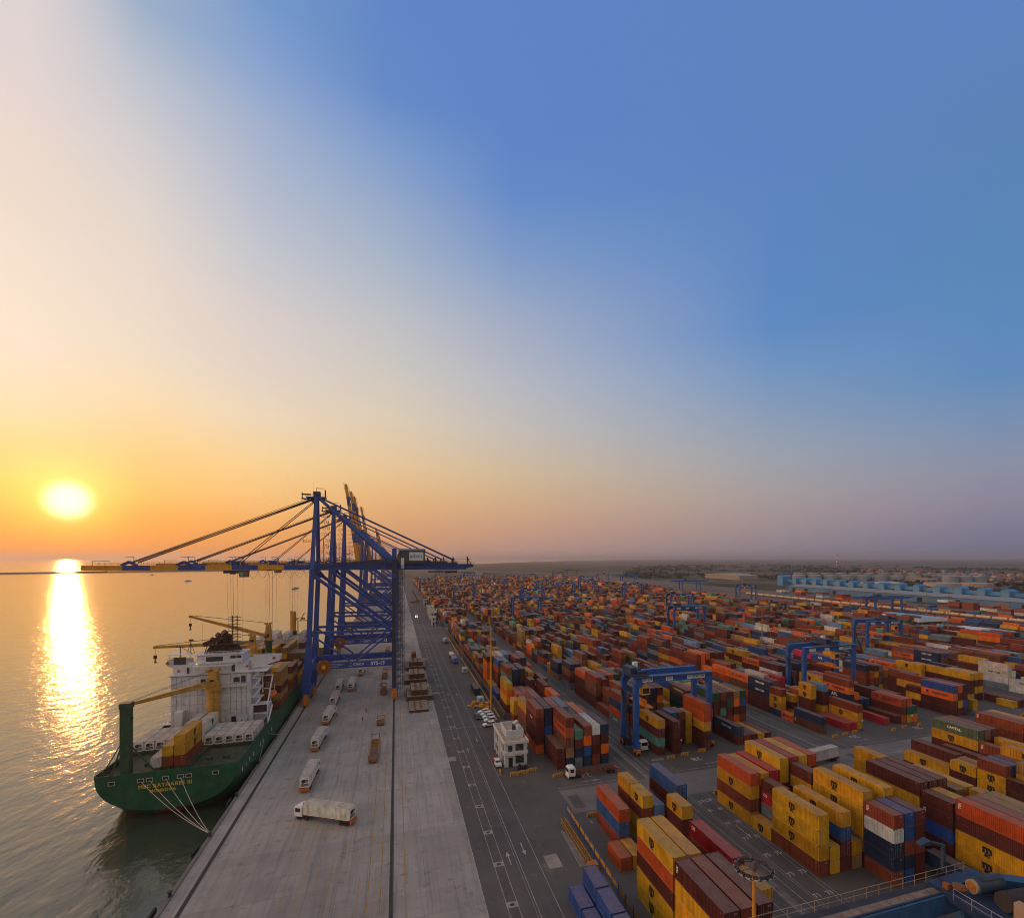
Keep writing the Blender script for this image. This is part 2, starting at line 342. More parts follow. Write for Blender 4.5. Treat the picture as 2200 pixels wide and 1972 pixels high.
line(b, 1.5, -60, 1.7, 420)
for k in range(60): line(b, -4.9, 78+k*1.1, -2.7, 79.2+k*1.1, .06)
for k in range(8): line(b, 37.3, 195+k*28, 37.3, 215+k*28, .2)
struct(b.build('yellow_marking', yl))
b = MB()
line(b, 14.9, -60, 14.9, 1500, .16)
for x in (18.4, 20.3): line(b, x, -60, x, 900, .1)
for x in (23.4, 27.0): line(b, x, -60, x, 600, .12)
for x in (22.9,): line(b, x, -60, x, 600, .06)
for x0 in (62.4, 129.3-4, 190.8):                                   # runway strips and lane lines of the truck roads
    for y0, y1 in ((-20, 110.8), (123, 430), (443, 735)):
        for dx in (.8, 3.6, 6.4): line(b, x0+dx, y0, x0+dx, y1, .13)
        for dx in (8.4, 9.0, 12.6, 13.6): line(b, x0+dx, y0, x0+dx, y1, .08)
for k in range(16): line(b, 15.6+k*.95, 178.9, 16.1+k*.95, 178.9, .5)
for k in range(12): line(b, 15.6+k*1.15, 279, 16.1+k*1.15, 279, .4)
def arrow(b, x, y, dx, dy, L=4.2):
    d = Vector((dx, dy)).normalized(); q = Vector((-d.y, d.x)); c = Vector((x, y)); z = z1
    e = c + d*L; line(b, c.x, c.y, e.x, e.y, .22)
    h = [e - d*1.2 + q*.5, e - d*1.2 - q*.5, e + d*.5]; b.face([(p.x, p.y, z+.003) for p in h])
arrow(b, 21.7, 96, 0, 1); arrow(b, 25.2, 103, 0, -1); arrow(b, 21.6, 155, 0, 1); arrow(b, 25.6, 168, 0, -1); arrow(b, 22, 222, 0, 1); arrow(b, 25.8, 226, 0, -1)
arrow(b, 47.6, 126, 1, 0, 5); arrow(b, 87.0, 126.4, 1, 0, 5); arrow(b, 145.3, 127, 1, 0, 5); arrow(b, 73.4, 95, 0, -1, 5); arrow(b, 146, 116, 1, 0, 5); arrow(b, 180, 126.5, 1, 0, 5); arrow(b, 69, 154, 0, 1, 6)
for x0 in (40.6, 76, 102, 139, 165):
    line(b, x0, 124.2, x0+20, 124.2, .12)
for y in (213.6, 216.2): line(b, 18.2, y, 20.9, y, .15)
struct(b.build('white_marking', wl))
b = MB()                                                            # drain run with its pale cover slabs
for k in range(70):
    y = 61 + k*12.0
    if y > 40: b.box(18.3, 20.4, y-.75, y+.75, .006, .011, 0); b.box(18.95, 19.75, y-.35, y+.35, .011, .014, 1)
b.box(18.7, 20.0, -60, 900, .003, .007, 2)
for x0, x1, y0, y1 in ((14.9, 17.2, 150.5, 153.5), (15.0, 18.2, 227, 230), (15, 18.4, 306, 309.4), (28.5, 31.3, 92.5, 97), (28.2, 30.4, 75.5, 78)): b.box(x0, x1, y0, y1, .005, .010, 0)
for x0 in (65.5, 128.4): b.box(x0, x0+1.9, -40, 735, .003, .007, 3)
for x0 in (41.5, 68.5, 103.5, 132, 160): b.box(x0, x0+2.6, 113.0, 119.4, .0085, .012, 2)
struct(b.build('drain_cover', [mat('slab_pale', (.27,.24,.21), .85), mat('slab_dark', (.05,.045,.04), .9), mat('slab_mid', (.085,.08,.075), .85), mat('runway_concrete', (.14,.13,.12), .85, var=.4)]))
paint = mat('ground_number', (.42,.41,.40), .8, var=.35, scale=2)
def gtext(s, x, y, size, rz=0.): 
    o = lettering(s, size, paint, (x, y, .016), (0, 0, R(rz)), bold=.01, name='road_number'); o['kind'] = 'structure'; return o
for k, n_ in enumerate((81, 79, 77, 75, 73, 71)):
    y = 102.5 - k*6.33
    for x in (74.7, 72.3): gtext(str(n_), x + (.2 if x > 73 else -.2), y, 1.55, 8)
gtext('STOP', 73.6, 106.8, 1.7, 5)
for s_, x, y in (('2A', 50.2, 129.6), ('2B', 86.2, 130.0), ('STOP', 74.9, 133.2), ('2D', 148.0, 130.3), ('2E', 177.4, 130.4)): gtext(s_, x, y, 3.0 if s_ != 'STOP' else 1.8, 180)
gtext('1', 42.8, 106.2, 1.6)

# ------------------------------------------------------------------ containers
PAL = dict(y=(.60,.33,.014), r=(.235,.056,.027), m=(.115,.028,.022), o=(.72,.15,.012), O=(.47,.080,.018), b=(.028,.095,.26), n=(.022,.040,.085), g=(.035,.11,.055),
 t=(.10,.29,.23), w=(.62,.62,.58), l=(.13,.27,.44), e=(.17,.21,.22), R=(.40,.022,.028), k=(.022,.036,.030), p=(.24,.10,.085), B=(.16,.068,.038), T=(.33,.20,.07), c=(.52,.49,.42), P=(.62,.018,.13), G=(.09,.13,.075), u=(.03,.10,.34))
CN = dict(y='yellow', r='brick red', m='dark maroon', o='bright orange', O='orange red', b='blue', n='navy', g='green', t='teal', w='white', l='pale blue', e='grey', R='bright red', k='blackish green', p='dusty pink', B='brown', T='tan', c='cream', P='magenta', G='olive green', u='royal blue')
MIX = 'rrrrrrrrmmmmmmmmmmBBBBByyyyyyoooOOnnnbbgtleepTTGw'
LF, LT = 12.19, 6.06
BX = dict(A=41.2, B=76.4, C=102.4, D=139.2, E=165.6, F=203., G=229., H=266., I=292., J=329., K=355., L=392., M=418.)
NAME = dict(A='first', B='second', C='third', D='fourth', E='fifth', F='sixth', G='seventh', H='eighth', I='ninth', J='tenth', K='eleventh', L='twelfth', M='thirteenth')
ORD = ['first','second','third','fourth','fifth','sixth','seventh','eighth','ninth','tenth','eleventh','twelfth','thirteenth','fourteenth','fifteenth','sixteenth','seventeenth','eighteenth','nineteenth','twentieth','twenty-first','twenty-second','twenty-third','twenty-fourth'] + [t + '-' + o for t in ('twenty', 'thirty', 'forty') for o in ('fifth','sixth','seventh','eighth','ninth','thirtieth')]
NUM = {1:'one',2:'two',3:'three',4:'four',5:'five',6:'six'}
boxes = []    # dict(x,y,z,L,h,c,area,row,bay,tier,n,txt)
occ = set()
def stack(bl, row, s, L, cols, grp='N', txt=None, hh=None):
    x = BX[bl] + 2.72*row; y0, pit = ((68.4, 6.36) if grp == 'N' else (135.4, 6.2)); y = y0 + pit*s; z = .02
    for k in range(2 if L > 7 else 1): occ.add((grp, bl, row, s+k))
    for i, c in enumerate(cols):
        h = hh if hh else (2.9 if L > 7 and (c in 'ymrwP' or i % 2) else 2.6)
        boxes.append(dict(x=x, y=y, z=z, L=L, h=h, c=c, area=(grp, bl), row=row, bay=(5-s if grp == 'N' else s), tier=i, n=len(cols), txt=(txt or {}).get(i), rz=0)); z += h + .02
N = lambda *a, **k: stack(*a, grp='N', **k)
M_ = lambda *a, **k: stack(*a, grp='M', **k)
msc = 'msc'
# near group, left block (beside the fence)
N('A',0,3,LT,'O'); N('A',1,3,LT,'y'); N('A',1,4,LF,'rbO'); N('A',3,5,LT,'yyry'); N('A',3,4,LT,'yyry', txt={3:msc}); N('A',4,4,LF,'bbl'); N('A',6,4,LF,'mrmb'); N('A',5,3,LT,'ymmy', txt={3:msc})
N('A',0,0,LF,'yymOy', txt={0:msc,1:msc,4:msc}, hh=2.72); N('A',1,0,LF,'yyrmy', hh=2.72); N('A',4,0,LF,'mrmR', txt={3:'OS'})
N('A',0,-2,LF,'yyyym', txt={2:msc,4:'TEX'}, hh=2.72); N('A',1,-2,LF,'mymmr', hh=2.72); N('A',2,-2,LF,'rmymm', hh=2.72); N('A',4,-1,LT,'yyyy')
# near group, second block
N('B',0,1,LF,'ryyy', txt={1:msc,2:msc,3:msc}); N('B',1,2,LT,'yy'); N('B',1,1,LT,'yy'); N('B',2,1,LF,'mmby', txt={3:msc}); N('B',3,1,LT,'Ty'); N('B',4,1,LF,'mTyyy', txt={3:msc,4:msc}); N('B',6,1,LF,'myyyy', txt={4:msc})
N('B',0,3,LT,'y', txt={0:msc}); N('B',1,3,LT,'TeRm', txt={2:'OS'}); N('B',2,3,LT,'yT'); N('B',4,3,LT,'mymym')
N('B',0,4,LF,'yryO', txt={0:msc,2:msc}); N('B',1,4,LF,'mmBy'); N('B',2,4,LF,'mmrR'); N('B',3,4,LF,'mmmyy', txt={4:msc}, hh=2.8); N('B',4,4,LF,'myrmR', hh=2.8); N('B',5,4,LF,'mmyyy', hh=2.8); N('B',6,4,LF,'myrmO', hh=2.8)
N('B',4,0,LT,'rnnwr', txt={4:'TEX'}, hh=2.6); N('B',5,0,LT,'bnrbu', hh=2.6); N('B',6,0,LT,'mmrmm', hh=2.6)
# near group, third block
for r_, c_ in ((0,'myyym'),(1,'mymmm'),(2,'mrymm')): N('C',r_,1,LF,c_, txt={1:msc,3:msc} if r_ == 0 else None, hh=2.86)
N('C',3,1,LF,'mtm'); N('C',4,1,LF,'tmyT'); N('C',5,1,LF,'myyy'); N('C',3,3,LT,'mmt'); N('C',4,3,LF,'mmyy'); N('C',6,2,LF,'mym')
N('C',0,0,LT,'mmumm', hh=2.6, txt={3:'TEX'}); N('C',1,0,LT,'mymmy', hh=2.6); N('C',2,0,LT,'mmyG', hh=2.6); N('C',3,0,LT,'mmTT', hh=2.6); N('C',5,-1,LF,'mmyy'); N('C',6,0,LT,'mm')
N('C',0,-2,LF,'myymO', txt={1:msc,2:msc,4:'TEX'}, hh=2.86); N('C',1,-2,LF,'mmrmp', hh=2.86); N('C',2,-2,LF,'mmyyT', hh=2.86); N('C',3,-2,LF,'mmmyT', hh=2.86); N('C',4,-2,LF,'mmyy', hh=2.86); N('C',5,-3,LF,'mmmp')
N('C',0,-4,LF,'mmyr'); N('C',1,-4,LF,'mmyr'); N('C',2,-4,LF,'mmym')
# near group, fourth block
N('D',0,4,LF,'my', txt={1:msc}, hh=2.72); N('D',1,4,LF,'mrm', hh=2.72); N('D',0,3,LT,'mmy', txt={2:msc}, hh=2.5); N('D',1,3,LT,'mrT'); N('D',0,2,LT,'ryyr', txt={1:msc,2:msc}, hh=2.6); N('D',1,2,LT,'mbmb'); N('D',2,1,LF,'myrm', hh=2.6)
N('D',4,4,LF,'mmmyG', txt={4:'CAPITAL',3:msc}, hh=2.72); N('D',5,4,LF,'mmrmp', hh=2.72); N('D',6,4,LF,'mryrB', hh=2.72); N('D',4,3,LT,'mmmr', hh=2.7, txt={3:'TEX'}); N('D',3,3,LT,'mmr'); N('D',2,3,LF,'mmm'); N('D',6,2,LF,'mmmy', txt={3:msc}); N('D',3,1,LF,'mrymy', txt={4:msc}, hh=2.55); N('D',4,1,LF,'mmyr'); N('D',5,2,LT,'mmym')
N('D',0,0,LT,'rmym', hh=2.6); N('D',0,1,LT,'mmm'); N('D',1,0,LF,'mmyT'); N('D',2,-1,LF,'mmyp'); N('D',1,-2,LF,'mmr'); N('D',0,-2,LF,'mr'); N('D',3,-1,LF,'mmym'); N('D',4,-1,LF,'mmyr'); N('D',5,0,LF,'mmyy'); N('D',6,0,LF,'mmmr')
# near group, fifth block
for r_, c_ in ((1,'mmrrr'),(2,'mrymp'),(3,'mmryy')): N('E',r_,4,LF,c_, hh=2.72, txt={4:'TEX'} if r_ == 1 else None)
for r_, c_ in ((0,'mmy'),(1,'mmrm'),(2,'mymr'),(3,'mmmp'),(4,'myyy'),(5,'mrmm')): N('E',r_,2,LF,c_); N('E',r_,0,LF,c_[::-1])
# second group, left block
M_('A',1,0,LF,'mm', hh=2.9); M_('A',2,0,LF,'nTBOr', txt={3:'Hapag-Lloyd'}, hh=2.86); M_('A',3,0,LF,'enmt', hh=2.6); M_('A',4,0,LF,'nuor', hh=2.86); M_('A',5,0,LF,'rmmw', hh=2.86); M_('A',6,0,LF,'nomn', hh=2.86)
M_('A',0,2,LF,'ommmr', txt={3:'Florens'}, hh=2.76); M_('A',1,2,LF,'nnunn', hh=2.76); M_('A',2,2,LF,'mmrmr', hh=2.76); M_('A',3,2,LF,'mnmbl', hh=2.76); M_('A',4,2,LF,'mrmn', hh=2.86); M_('A',5,2,LF,'mrmo', hh=2.86); M_('A',6,2,LF,'mnmm', hh=2.6)
M_('A',0,4,LF,'nBry', txt={3:msc}, hh=2.8); M_('A',1,4,LF,'mmrmp', hh=2.76); M_('A',2,4,LT,'myy'); M_('A',3,4,LT,'mrmy'); M_('A',4,4,LT,'mymy'); M_('A',5,4,LT,'rnmm'); M_('A',0,7,LT,'ryy', txt={2:msc}); M_('A',0,9,LF,'ryoy'); M_('A',1,6,LF,'mmm'); M_('A',2,6,LF,'mmr'); M_('A',5,6,LF,'mmmo', hh=2.6)
M_('A',0,12,LF,'b'); M_('A',0,14,LF,'y'); M_('A',1,11,LF,'myrtr'); M_('A',2,11,LF,'omnnn'); M_('A',3,11,LF,'mmnmn')
M_('B',0,0,LF,'mtmy', txt={3:msc}, hh=2.7); M_('B',2,0,LF,'mmmm', hh=2.45); M_('B',6,0,LF,'mmyOO', txt={2:msc}, hh=2.86); M_('B',3,1,LT,'mmmb', hh=2.6); M_('B',5,1,LT,'yyyy', hh=2.45); M_('B',4,1,LT,'mmmB')
for r_, c_ in ((2,'mmOmn'),(3,'mmOmn'),(4,'mtBkn'),(5,'mwBom')): M_('B',r_,4,LF,c_, hh=2.7)
M_('B',0,4,LF,'eOnr', txt={1:'Hapag-Lloyd',0:'UASC'}, hh=2.86); M_('B',0,6,LF,'r', hh=2.9); M_('B',0,8,LF,'mmBBr', hh=2.5); M_('B',0,10,LF,'mmmO', hh=2.86); M_('B',0,13,LF,'emBn', txt={3:'HANJIN'}, hh=2.86); M_('B',1,13,LF,'wmBn', hh=2.86)
M_('B',1,6,LF,'mBr'); M_('B',1,8,LF,'mryr'); M_('B',1,10,LF,'myry'); M_('B',2,9,LF,'mmBn'); M_('B',3,9,LF,'mmrO'); M_('B',4,9,LF,'mmrg')
M_('C',0,4,LF,'mkkB', txt={3:'EVERGREEN'}, hh=2.86); M_('C',1,0,LF,'mn', txt={1:'CMA CGM'}, hh=2.9); M_('C',2,0,LF,'r'); M_('C',3,0,LF,'m'); M_('C',4,0,LF,'y'); M_('C',5,0,LF,'m')
for r_, c_ in ((1,'mnmmg'),(2,'mmtmB'),(3,'mrmgm'),(4,'momoT'),(5,'mrmug'),(0,'mmon')): M_('C',r_,2,LF,c_, hh=2.7)
M_('D',0,0,LF,'Bn', hh=2.86, txt={0:'TEX'}); M_('D',0,2,LT,'o', txt={0:'Hapag-Lloyd'}); M_('D',0,3,LT,'nyyr', txt={1:msc,2:msc}, hh=2.6); M_('D',0,4,LF,'mmnn', txt={2:'CMA CGM',3:'CMA CGM'}, hh=2.95); M_('D',2,3,LT,'ymy'); M_('D',3,2,LT,'mmmyy', txt={3:msc,4:msc}, hh=2.6); M_('D',5,2,LT,'yymml', hh=2.55); M_('D',6,0,LF,'yyr', txt={1:msc}, hh=2.8); M_('D',4,0,LF,'R'); M_('D',5,0,LF,'R'); M_('D',1,1,LT,'m')
M_('D',0,6,LF,'rOBo', hh=2.86, txt={3:'Hapag-Lloyd'}); M_('D',0,8,LF,'rbOo', hh=2.86); M_('D',2,5,LF,'mmR'); M_('D',3,6,LF,'mBlc'); M_('D',4,5,LF,'mmrR')
M_('E',4,0,LF,'OmO', txt={2:'Hapag-Lloyd'}, hh=2.9); M_('E',5,0,LF,'ygO', hh=2.9); M_('E',6,0,LF,'og', hh=2.9); M_('E',1,0,LF,'R'); M_('E',3,0,LF,'m'); M_('E',0,2,LF,'mmnor', txt={2:'APL',3:'Hapag-Lloyd'}, hh=2.65); M_('E',2,2,LF,'mn'); M_('E',3,2,LF,'mb'); M_('E',1,2,LF,'mmo'); M_('E',6,1,LF,'mym', txt={1:msc})
M_('E',5,2,LF,'mmm'); M_('E',4,4,LT,'gmo', txt={2:'Hapag-Lloyd'}); M_('E',0,4,LF,'mmyy', txt={3:msc}); M_('E',1,4,LF,'mmyR')
M_('F',0,0,LF,'mmou', txt={2:'Hapag-Lloyd'}, hh=2.86); M_('F',1,0,LF,'mymo', hh=2.86); M_('F',2,0,LF,'mumn', hh=2.86); M_('F',0,2,LT,'mym'); M_('F',1,2,LF,'mmyr'); M_('F',2,3,LF,'mmmr'); M_('F',4,0,LT,'yy', hh=2.6)
for r_, c_ in ((1,'ymmy'),(2,'mymy'),(3,'mymy')): M_('G',r_,2,LF,c_, hh=2.86)
M_('G',1,4,LF,'mmmy', txt={3:msc}); M_('G',0,5,LF,'mmyy', txt={2:msc,3:msc}); M_('G',3,0,LT,'y'); M_('G',4,0,LF,'m'); M_('G',5,0,LF,'m')
M_('H',0,1,LF,'ww', hh=2.9, txt={1:'CMA CGM'}); M_('H',0,3,LF,'ewcw', hh=2.9, txt={2:'CMA CGM'}); M_('H',1,3,LF,'wcw', hh=2.9); M_('H',3,1,LF,'ww'); M_('H',1,5,LF,'mRm'); M_('H',2,5,LF,'mrmy')
M_('F',0,11,LF,'mBmP', txt={3:'ONE'}, hh=2.9); M_('F',0,9,LF,'mmru', txt={3:'APL'}, hh=2.9); M_('F',0,6,LF,'mrrn', hh=2.9)
# the rest of the yard: same grid, mixed heights
lastpref = {}
def fill(bl, row, s, grp, y0, pit, L, n):
    x = BX[bl] + 2.72*row; y = y0 + pit*s; z = .02; pref = lastpref.get((bl, s//4), rnd.choice(MIX))
    if rnd.random() < .3: lastpref[(bl, s//4)] = rnd.choice(MIX)
    for i in range(n):
        c = pref if rnd.random() < .42 else rnd.choice(MIX); h = 2.9 if L > 7 and rnd.random() < .6 else 2.6
        tx = {'y': msc, 'o': 'Hapag-Lloyd', 'n': 'CMA CGM', 'm': 'TEX', 'g': 'UASC'}.get(c) if rnd.random() < .5 and L > 7 else None
        boxes.append(dict(x=x, y=y, z=z, L=L, h=h, c=c, area=(grp, bl), row=row, bay=s, tier=i, n=n, txt=tx, rz=0)); z += h + .02
keys = list(BX)
for grp, y0, ns in (('M', 135.4, 46), ('P', 446., 46), ('Q', 757., 46), ('U', 1068., 40)):
    for bi, bl in enumerate(keys):
        if grp == 'P' and bl in 'M': continue
        rk = 7
        for s in range(0, ns, 2):
            if grp == 'M' and bl in 'LM' and s < 26: continue
            if grp == 'M' and bl in 'JK' and s < 8: continue
            yy = y0 + 6.2*s
            lvl = 3.3 + 1.0*math.sin(bi*1.9 + s*.31 + y0) + .6*math.sin(s*.9 + bi)
            if rnd.random() < .04: continue
            twenty = rnd.random() < .16
            for row in range(rk):
                if grp == 'M' and ((grp, bl, row, s) in occ or (grp, bl, row, s+1) in occ): continue
                if grp == 'M' and s < 4 and bl in 'ABCDEFGH': continue
                if grp in 'QU' and rnd.random() < .04: continue
                if bl == 'B' and grp == 'M' and s < 16 and row == 0: continue
                n = max(0, min(5, round(lvl + rnd.gauss(0, .75))))
                if grp == 'M' and s < 12: n = min(n, 4)
                if n == 0: continue
                if twenty:
                    fill(bl, row, s, grp, y0, 6.2, LT, n); 
                    n2 = max(0, min(5, n + rnd.choice((-1, 0, 0, 1))))
                    if n2: fill(bl, row, s+1, grp, y0, 6.2, LT, n2)
                else: fill(bl, row, s, grp, y0, 6.2, LF, n)
# containers lying about elsewhere (x, y, z, L, h, colour, phrase, lettering)
extra = []
def ex(x, y, z, L, h, c, ph, rz=0, tx=None, reef=False, side=-1): extra.append(1); boxes.append(dict(x=x, y=y, z=z, L=L, h=h, c=c, area=('X', ph), row=0, bay=0, tier=0, n=1, txt=tx, rz=rz, reef=reef, side=side))
DK = 6.3
for k, c in enumerate('cwwww'): ex(-53.1+k*2.56, 167.6+.0, DK, LF, 2.6, 'w', f'{ORD[k]} from the middle, quay side row on the stern deck', reef=True, side=1)
for k in range(4): ex(-71.0+k*2.56+.9, 167.6, DK, LF, 2.6, 'w', f'{ORD[k]} from the sea side of the stern deck', reef=True, side=1)
ex(-56.3, 170.5, DK, LF, 2.9, 'w', 'standing between the yellow boxes and the deckhouse, lower one', side=1); ex(-56.3, 170.5, DK+2.92, LF, 2.6, 'w', 'standing between the yellow boxes and the deckhouse, upper one', tx='msc', side=1); ex(-59.3, 171.5, DK, LF, 2.9, 'w', 'seaward of the pair below the yellow ship crane', side=1); ex(-59.3, 171.5, DK+2.92, LF, 2.6, 'w', 'topmost seaward below the yellow ship crane', side=1)
ex(-60.6, 153.6, DK, LT, 2.6, 'w', 'rusty, nearest the green post on the stern deck', side=1); ex(-58.0, 153.6, DK, LF, 2.6, 'r', 'seaward bottom of the stern stack', side=1); ex(-55.4, 153.6, DK, LF, 2.6, 'r', 'quayward bottom of the stern stack', side=1)
ex(-58.0, 153.6, DK+2.62, LF, 2.6, 'y', 'seaward middle of the stern stack', side=1); ex(-55.4, 153.6, DK+2.62, LF, 2.6, 'y', 'quayward middle of the stern stack', tx='msc', side=1); ex(-55.4, 153.6, DK+5.24, LF, 2.6, 'y', 'topmost of the stern stack', tx='msc', side=1)
for by, (ys, lo, hi) in enumerate(((202.2, 3, 4), (222.5, 3, 4), (235.2, 3, 5), (254, 4, 5), (266.8, 4, 5), (283.5, 5, 6), (305.5, 4, 5), (318.2, 3, 4))):
    for k in range(12):
        x = -70.6 + k*2.56
        if by == 0 and k < 11 and k > 8: continue
        if by >= 6 and (k < 2 or k > 9): continue
        n = rnd.choice((lo, hi)); n = 5 if (by == 0 and k == 11) else n
        if by in (2, 3) and k in (7,): n = min(n, 3)
        for i in range(n):
            c = 'w' if (by == 5 and i >= 3) else rnd.choice('yyyTTmmBBrrG'); top = i == n-1
            if by == 0 and k == 11: c = 'rTmTT'[i]
            ex(x, ys, DK+i*2.62, LF, 2.6, c, f'{ORD[k]} column from sea, {ORD[i]} layer, {ORD[by]} ship bay past the deckhouse', side=1, reef=(by == 5 and i >= 3))
for i, (x, y, z) in enumerate(((31.9, 77.4, 0), (31.9, 77.4, 2.62), (31.9, 71.0, 0), (31.9, 71.0, 2.62), (31.9, 64.6, 0), (31.9, 64.6, 2.62), (29.1, 77.0, 0), (29.1, 70.6, 0), (29.1, 64.2, 0))):
    ex(x, y, z+.02, LT, 2.6, 'u', ('fence-side ' if x > 30 else 'road-side ') + ('upper' if z else 'lower') + f' one, {ORD[i//2 if x > 30 else i-6]} from the lattice boom', side=-1)
ex(32.9, 219.2, .25, LT*1.9, 2.6, 'n', 'standing alone on the road by the fence', tx=None)
ex(97.6, 58.0, 1.5, LF, 2.6, 'n', 'on a trailer between two tall stacks')
def corr(b, ax, p, a0, a1, z0, z1, out, dep=.09, pit=.32, m=0):
    """corrugated wall panel: along axis ax (0=x, 1=y), plane at p, facing out"""
    n = max(2, round((a1-a0)/pit)); w = (a1-a0)/n; pts = []
    for k in range(n):
        s = a0 + k*w; pts += [(s, 0), (s+.32*w, 0), (s+.5*w, dep), (s+.82*w, dep)]
    pts.append((a1, 0))
    for (s0, d0), (s1, d1) in zip(pts, pts[1:]):
        q0, q1 = p - out*d0, p - out*d1
        if ax == 1: f = [(q0,s0,z0),(q1,s1,z0),(q1,s1,z1),(q0,s0,z1)]
        else: f = [(s0,q0,z0),(s1,q1,z0),(s1,q1,z1),(s0,q0,z1)]
        b.face(f if (out > 0) == (ax == 1) else f[::-1], m)
cpaint = MATS['container_paint']
CW = 2.44
_cm = {}
def cmesh(L, h, part):
    k = (L > 7, round(h, 2), part)
    if k in _cm: return _cm[k]
    b = MB()
    if part in ('body', 'whole'):
        corr(b, 1, .0+.03, .12, L-.12, .16, h-.1, -1); corr(b, 1, CW-.03, .12, L-.12, .16, h-.1, 1); corr(b, 0, L-.03, .12, CW-.12, .16, h-.1, 1)
        n = int(L/.34); w = (L-.2)/n
        for i in range(n):
            y = .1 + i*w; b.face([(.08,y,h-.06),(CW-.08,y,h-.06),(CW-.08,y+w*.5,h-.06),(.08,y+w*.5,h-.06)]); b.face([(.08,y+w*.5,h-.06),(CW-.08,y+w*.5,h-.06),(CW-.08,y+w*.62,h-.035),(.08,y+w*.62,h-.035)]); b.face([(.08,y+w*.62,h-.035),(CW-.08,y+w*.62,h-.035),(CW-.08,y+w,h-.06),(.08,y+w,h-.06)])
        b.face([(.05,.05,.05),(.05,L-.05,.05),(CW-.05,L-.05,.05),(CW-.05,.05,.05)])
    if part in ('frame', 'whole'):
        for x in (0, CW-.13):
            for y in (0, L-.13): b.box(x, x+.13, y, y+.13, 0, h)
            b.box(x, x+.13, .13, L-.13, 0, .16); b.box(x+.02, x+.11, .13, L-.13, h-.11, h-.01)
        for y in (0, L-.13): b.box(.13, CW-.13, y+.01, y+.12, 0, .15); b.box(.13, CW-.13, y+.01, y+.12, h-.13, h-.01)
        if part == 'frame':
            for x in (-.004, CW-.174):
                for y in (-.004, L-.174):
                    for z in (-.002, h-.116): b.box(x, x+.178, y, y+.178, z, z+.118, 1)
            for x in (-.006, CW-.006):
                for y, z, q, w_ in ((.45,h-.42,.42,.05),(.45,h-.95,.06,.07),(.45,h-1.15,.06,.07),(.45,h-1.35,.06,.07),(L-.55,h-.55,.07,.07),(L-.55,h-.72,.07,.07)): b.box(x, x+.012, y, y+q, z, z+w_, 2)
            for x, z, q in ((1.5,h-.4,.55),(1.5,h-.55,.4),(1.62,h*.55,.12),(1.62,h*.45,.12)): b.box(x, x+q, -.008, .004, z, z+.07, 2)
    if part in ('door', 'whole'):
        b.box(.13, CW/2-.01, .03, .07, .15, h-.13); b.box(CW/2+.01, CW-.13, .03, .07, .15, h-.13)
        for x in (.42, .86, 1.56, 2.0):
            b.tube((x, .012, .12), (x, .012, h-.1), .022, 5, m=1 if part == 'door' else 0)
            for z in (.5, h*.5, h-.5): b.box(x-.07, x+.07, .0, .03, z-.04, z+.04)
        for z in (.62, 1.15, 1.68, h-.55): b.box(.16, CW-.16, .022, .03, z-.03, z+.03)
    if part == 'plain_end':
        corr(b, 0, .03, .12, CW-.12, .16, h-.1, -1, .04, .25)
    if part == 'cooling_unit':
        b.box(.16, CW-.16, .02, .1, .18, h-.14, 0); b.box(.3, CW-.3, -.01, .02, .35, 1.05, 2); 
        cx_, cz = CW/2, h*.62
        pts = [(cx_+math.cos(a)*.82*(1 if abs(math.cos(a)) > .3 else .9), .0, cz+math.sin(a)*.42) for a in [i*math.pi/8 for i in range(16)]]
        b.face(pts[::-1], 1); b.box(.5, 1.1, -.03, .0, 1.15, 1.5, 1); b.tube((CW*.62, .0, cz), (CW*.62, -.05, cz), .3, 12, m=2)
    cast = mat('corner_casting', (.10,.07,.05), .7, var=.4, scale=5)
    ms = {'frame': [cpaint, cast, mat('stencil_pale', (.34,.32,.30), .7)], 'door': [cpaint, mat('lock_bar', (.3,.28,.26), .5, .5)], 'cooling_unit': [white, mat('unit_black', (.02,.022,.025), .6), mat('unit_grey', (.16,.17,.18), .5)]}.get(part, cpaint)
    _cm[k] = b.mesh('container_' + part, ms); return _cm[k]
def jitter(c, r=rnd):
    f = r.uniform(.82, 1.15); base = PAL[c]; return tuple(max(.008, v*f*r.uniform(.93, 1.07)) for v in base) + (1,)
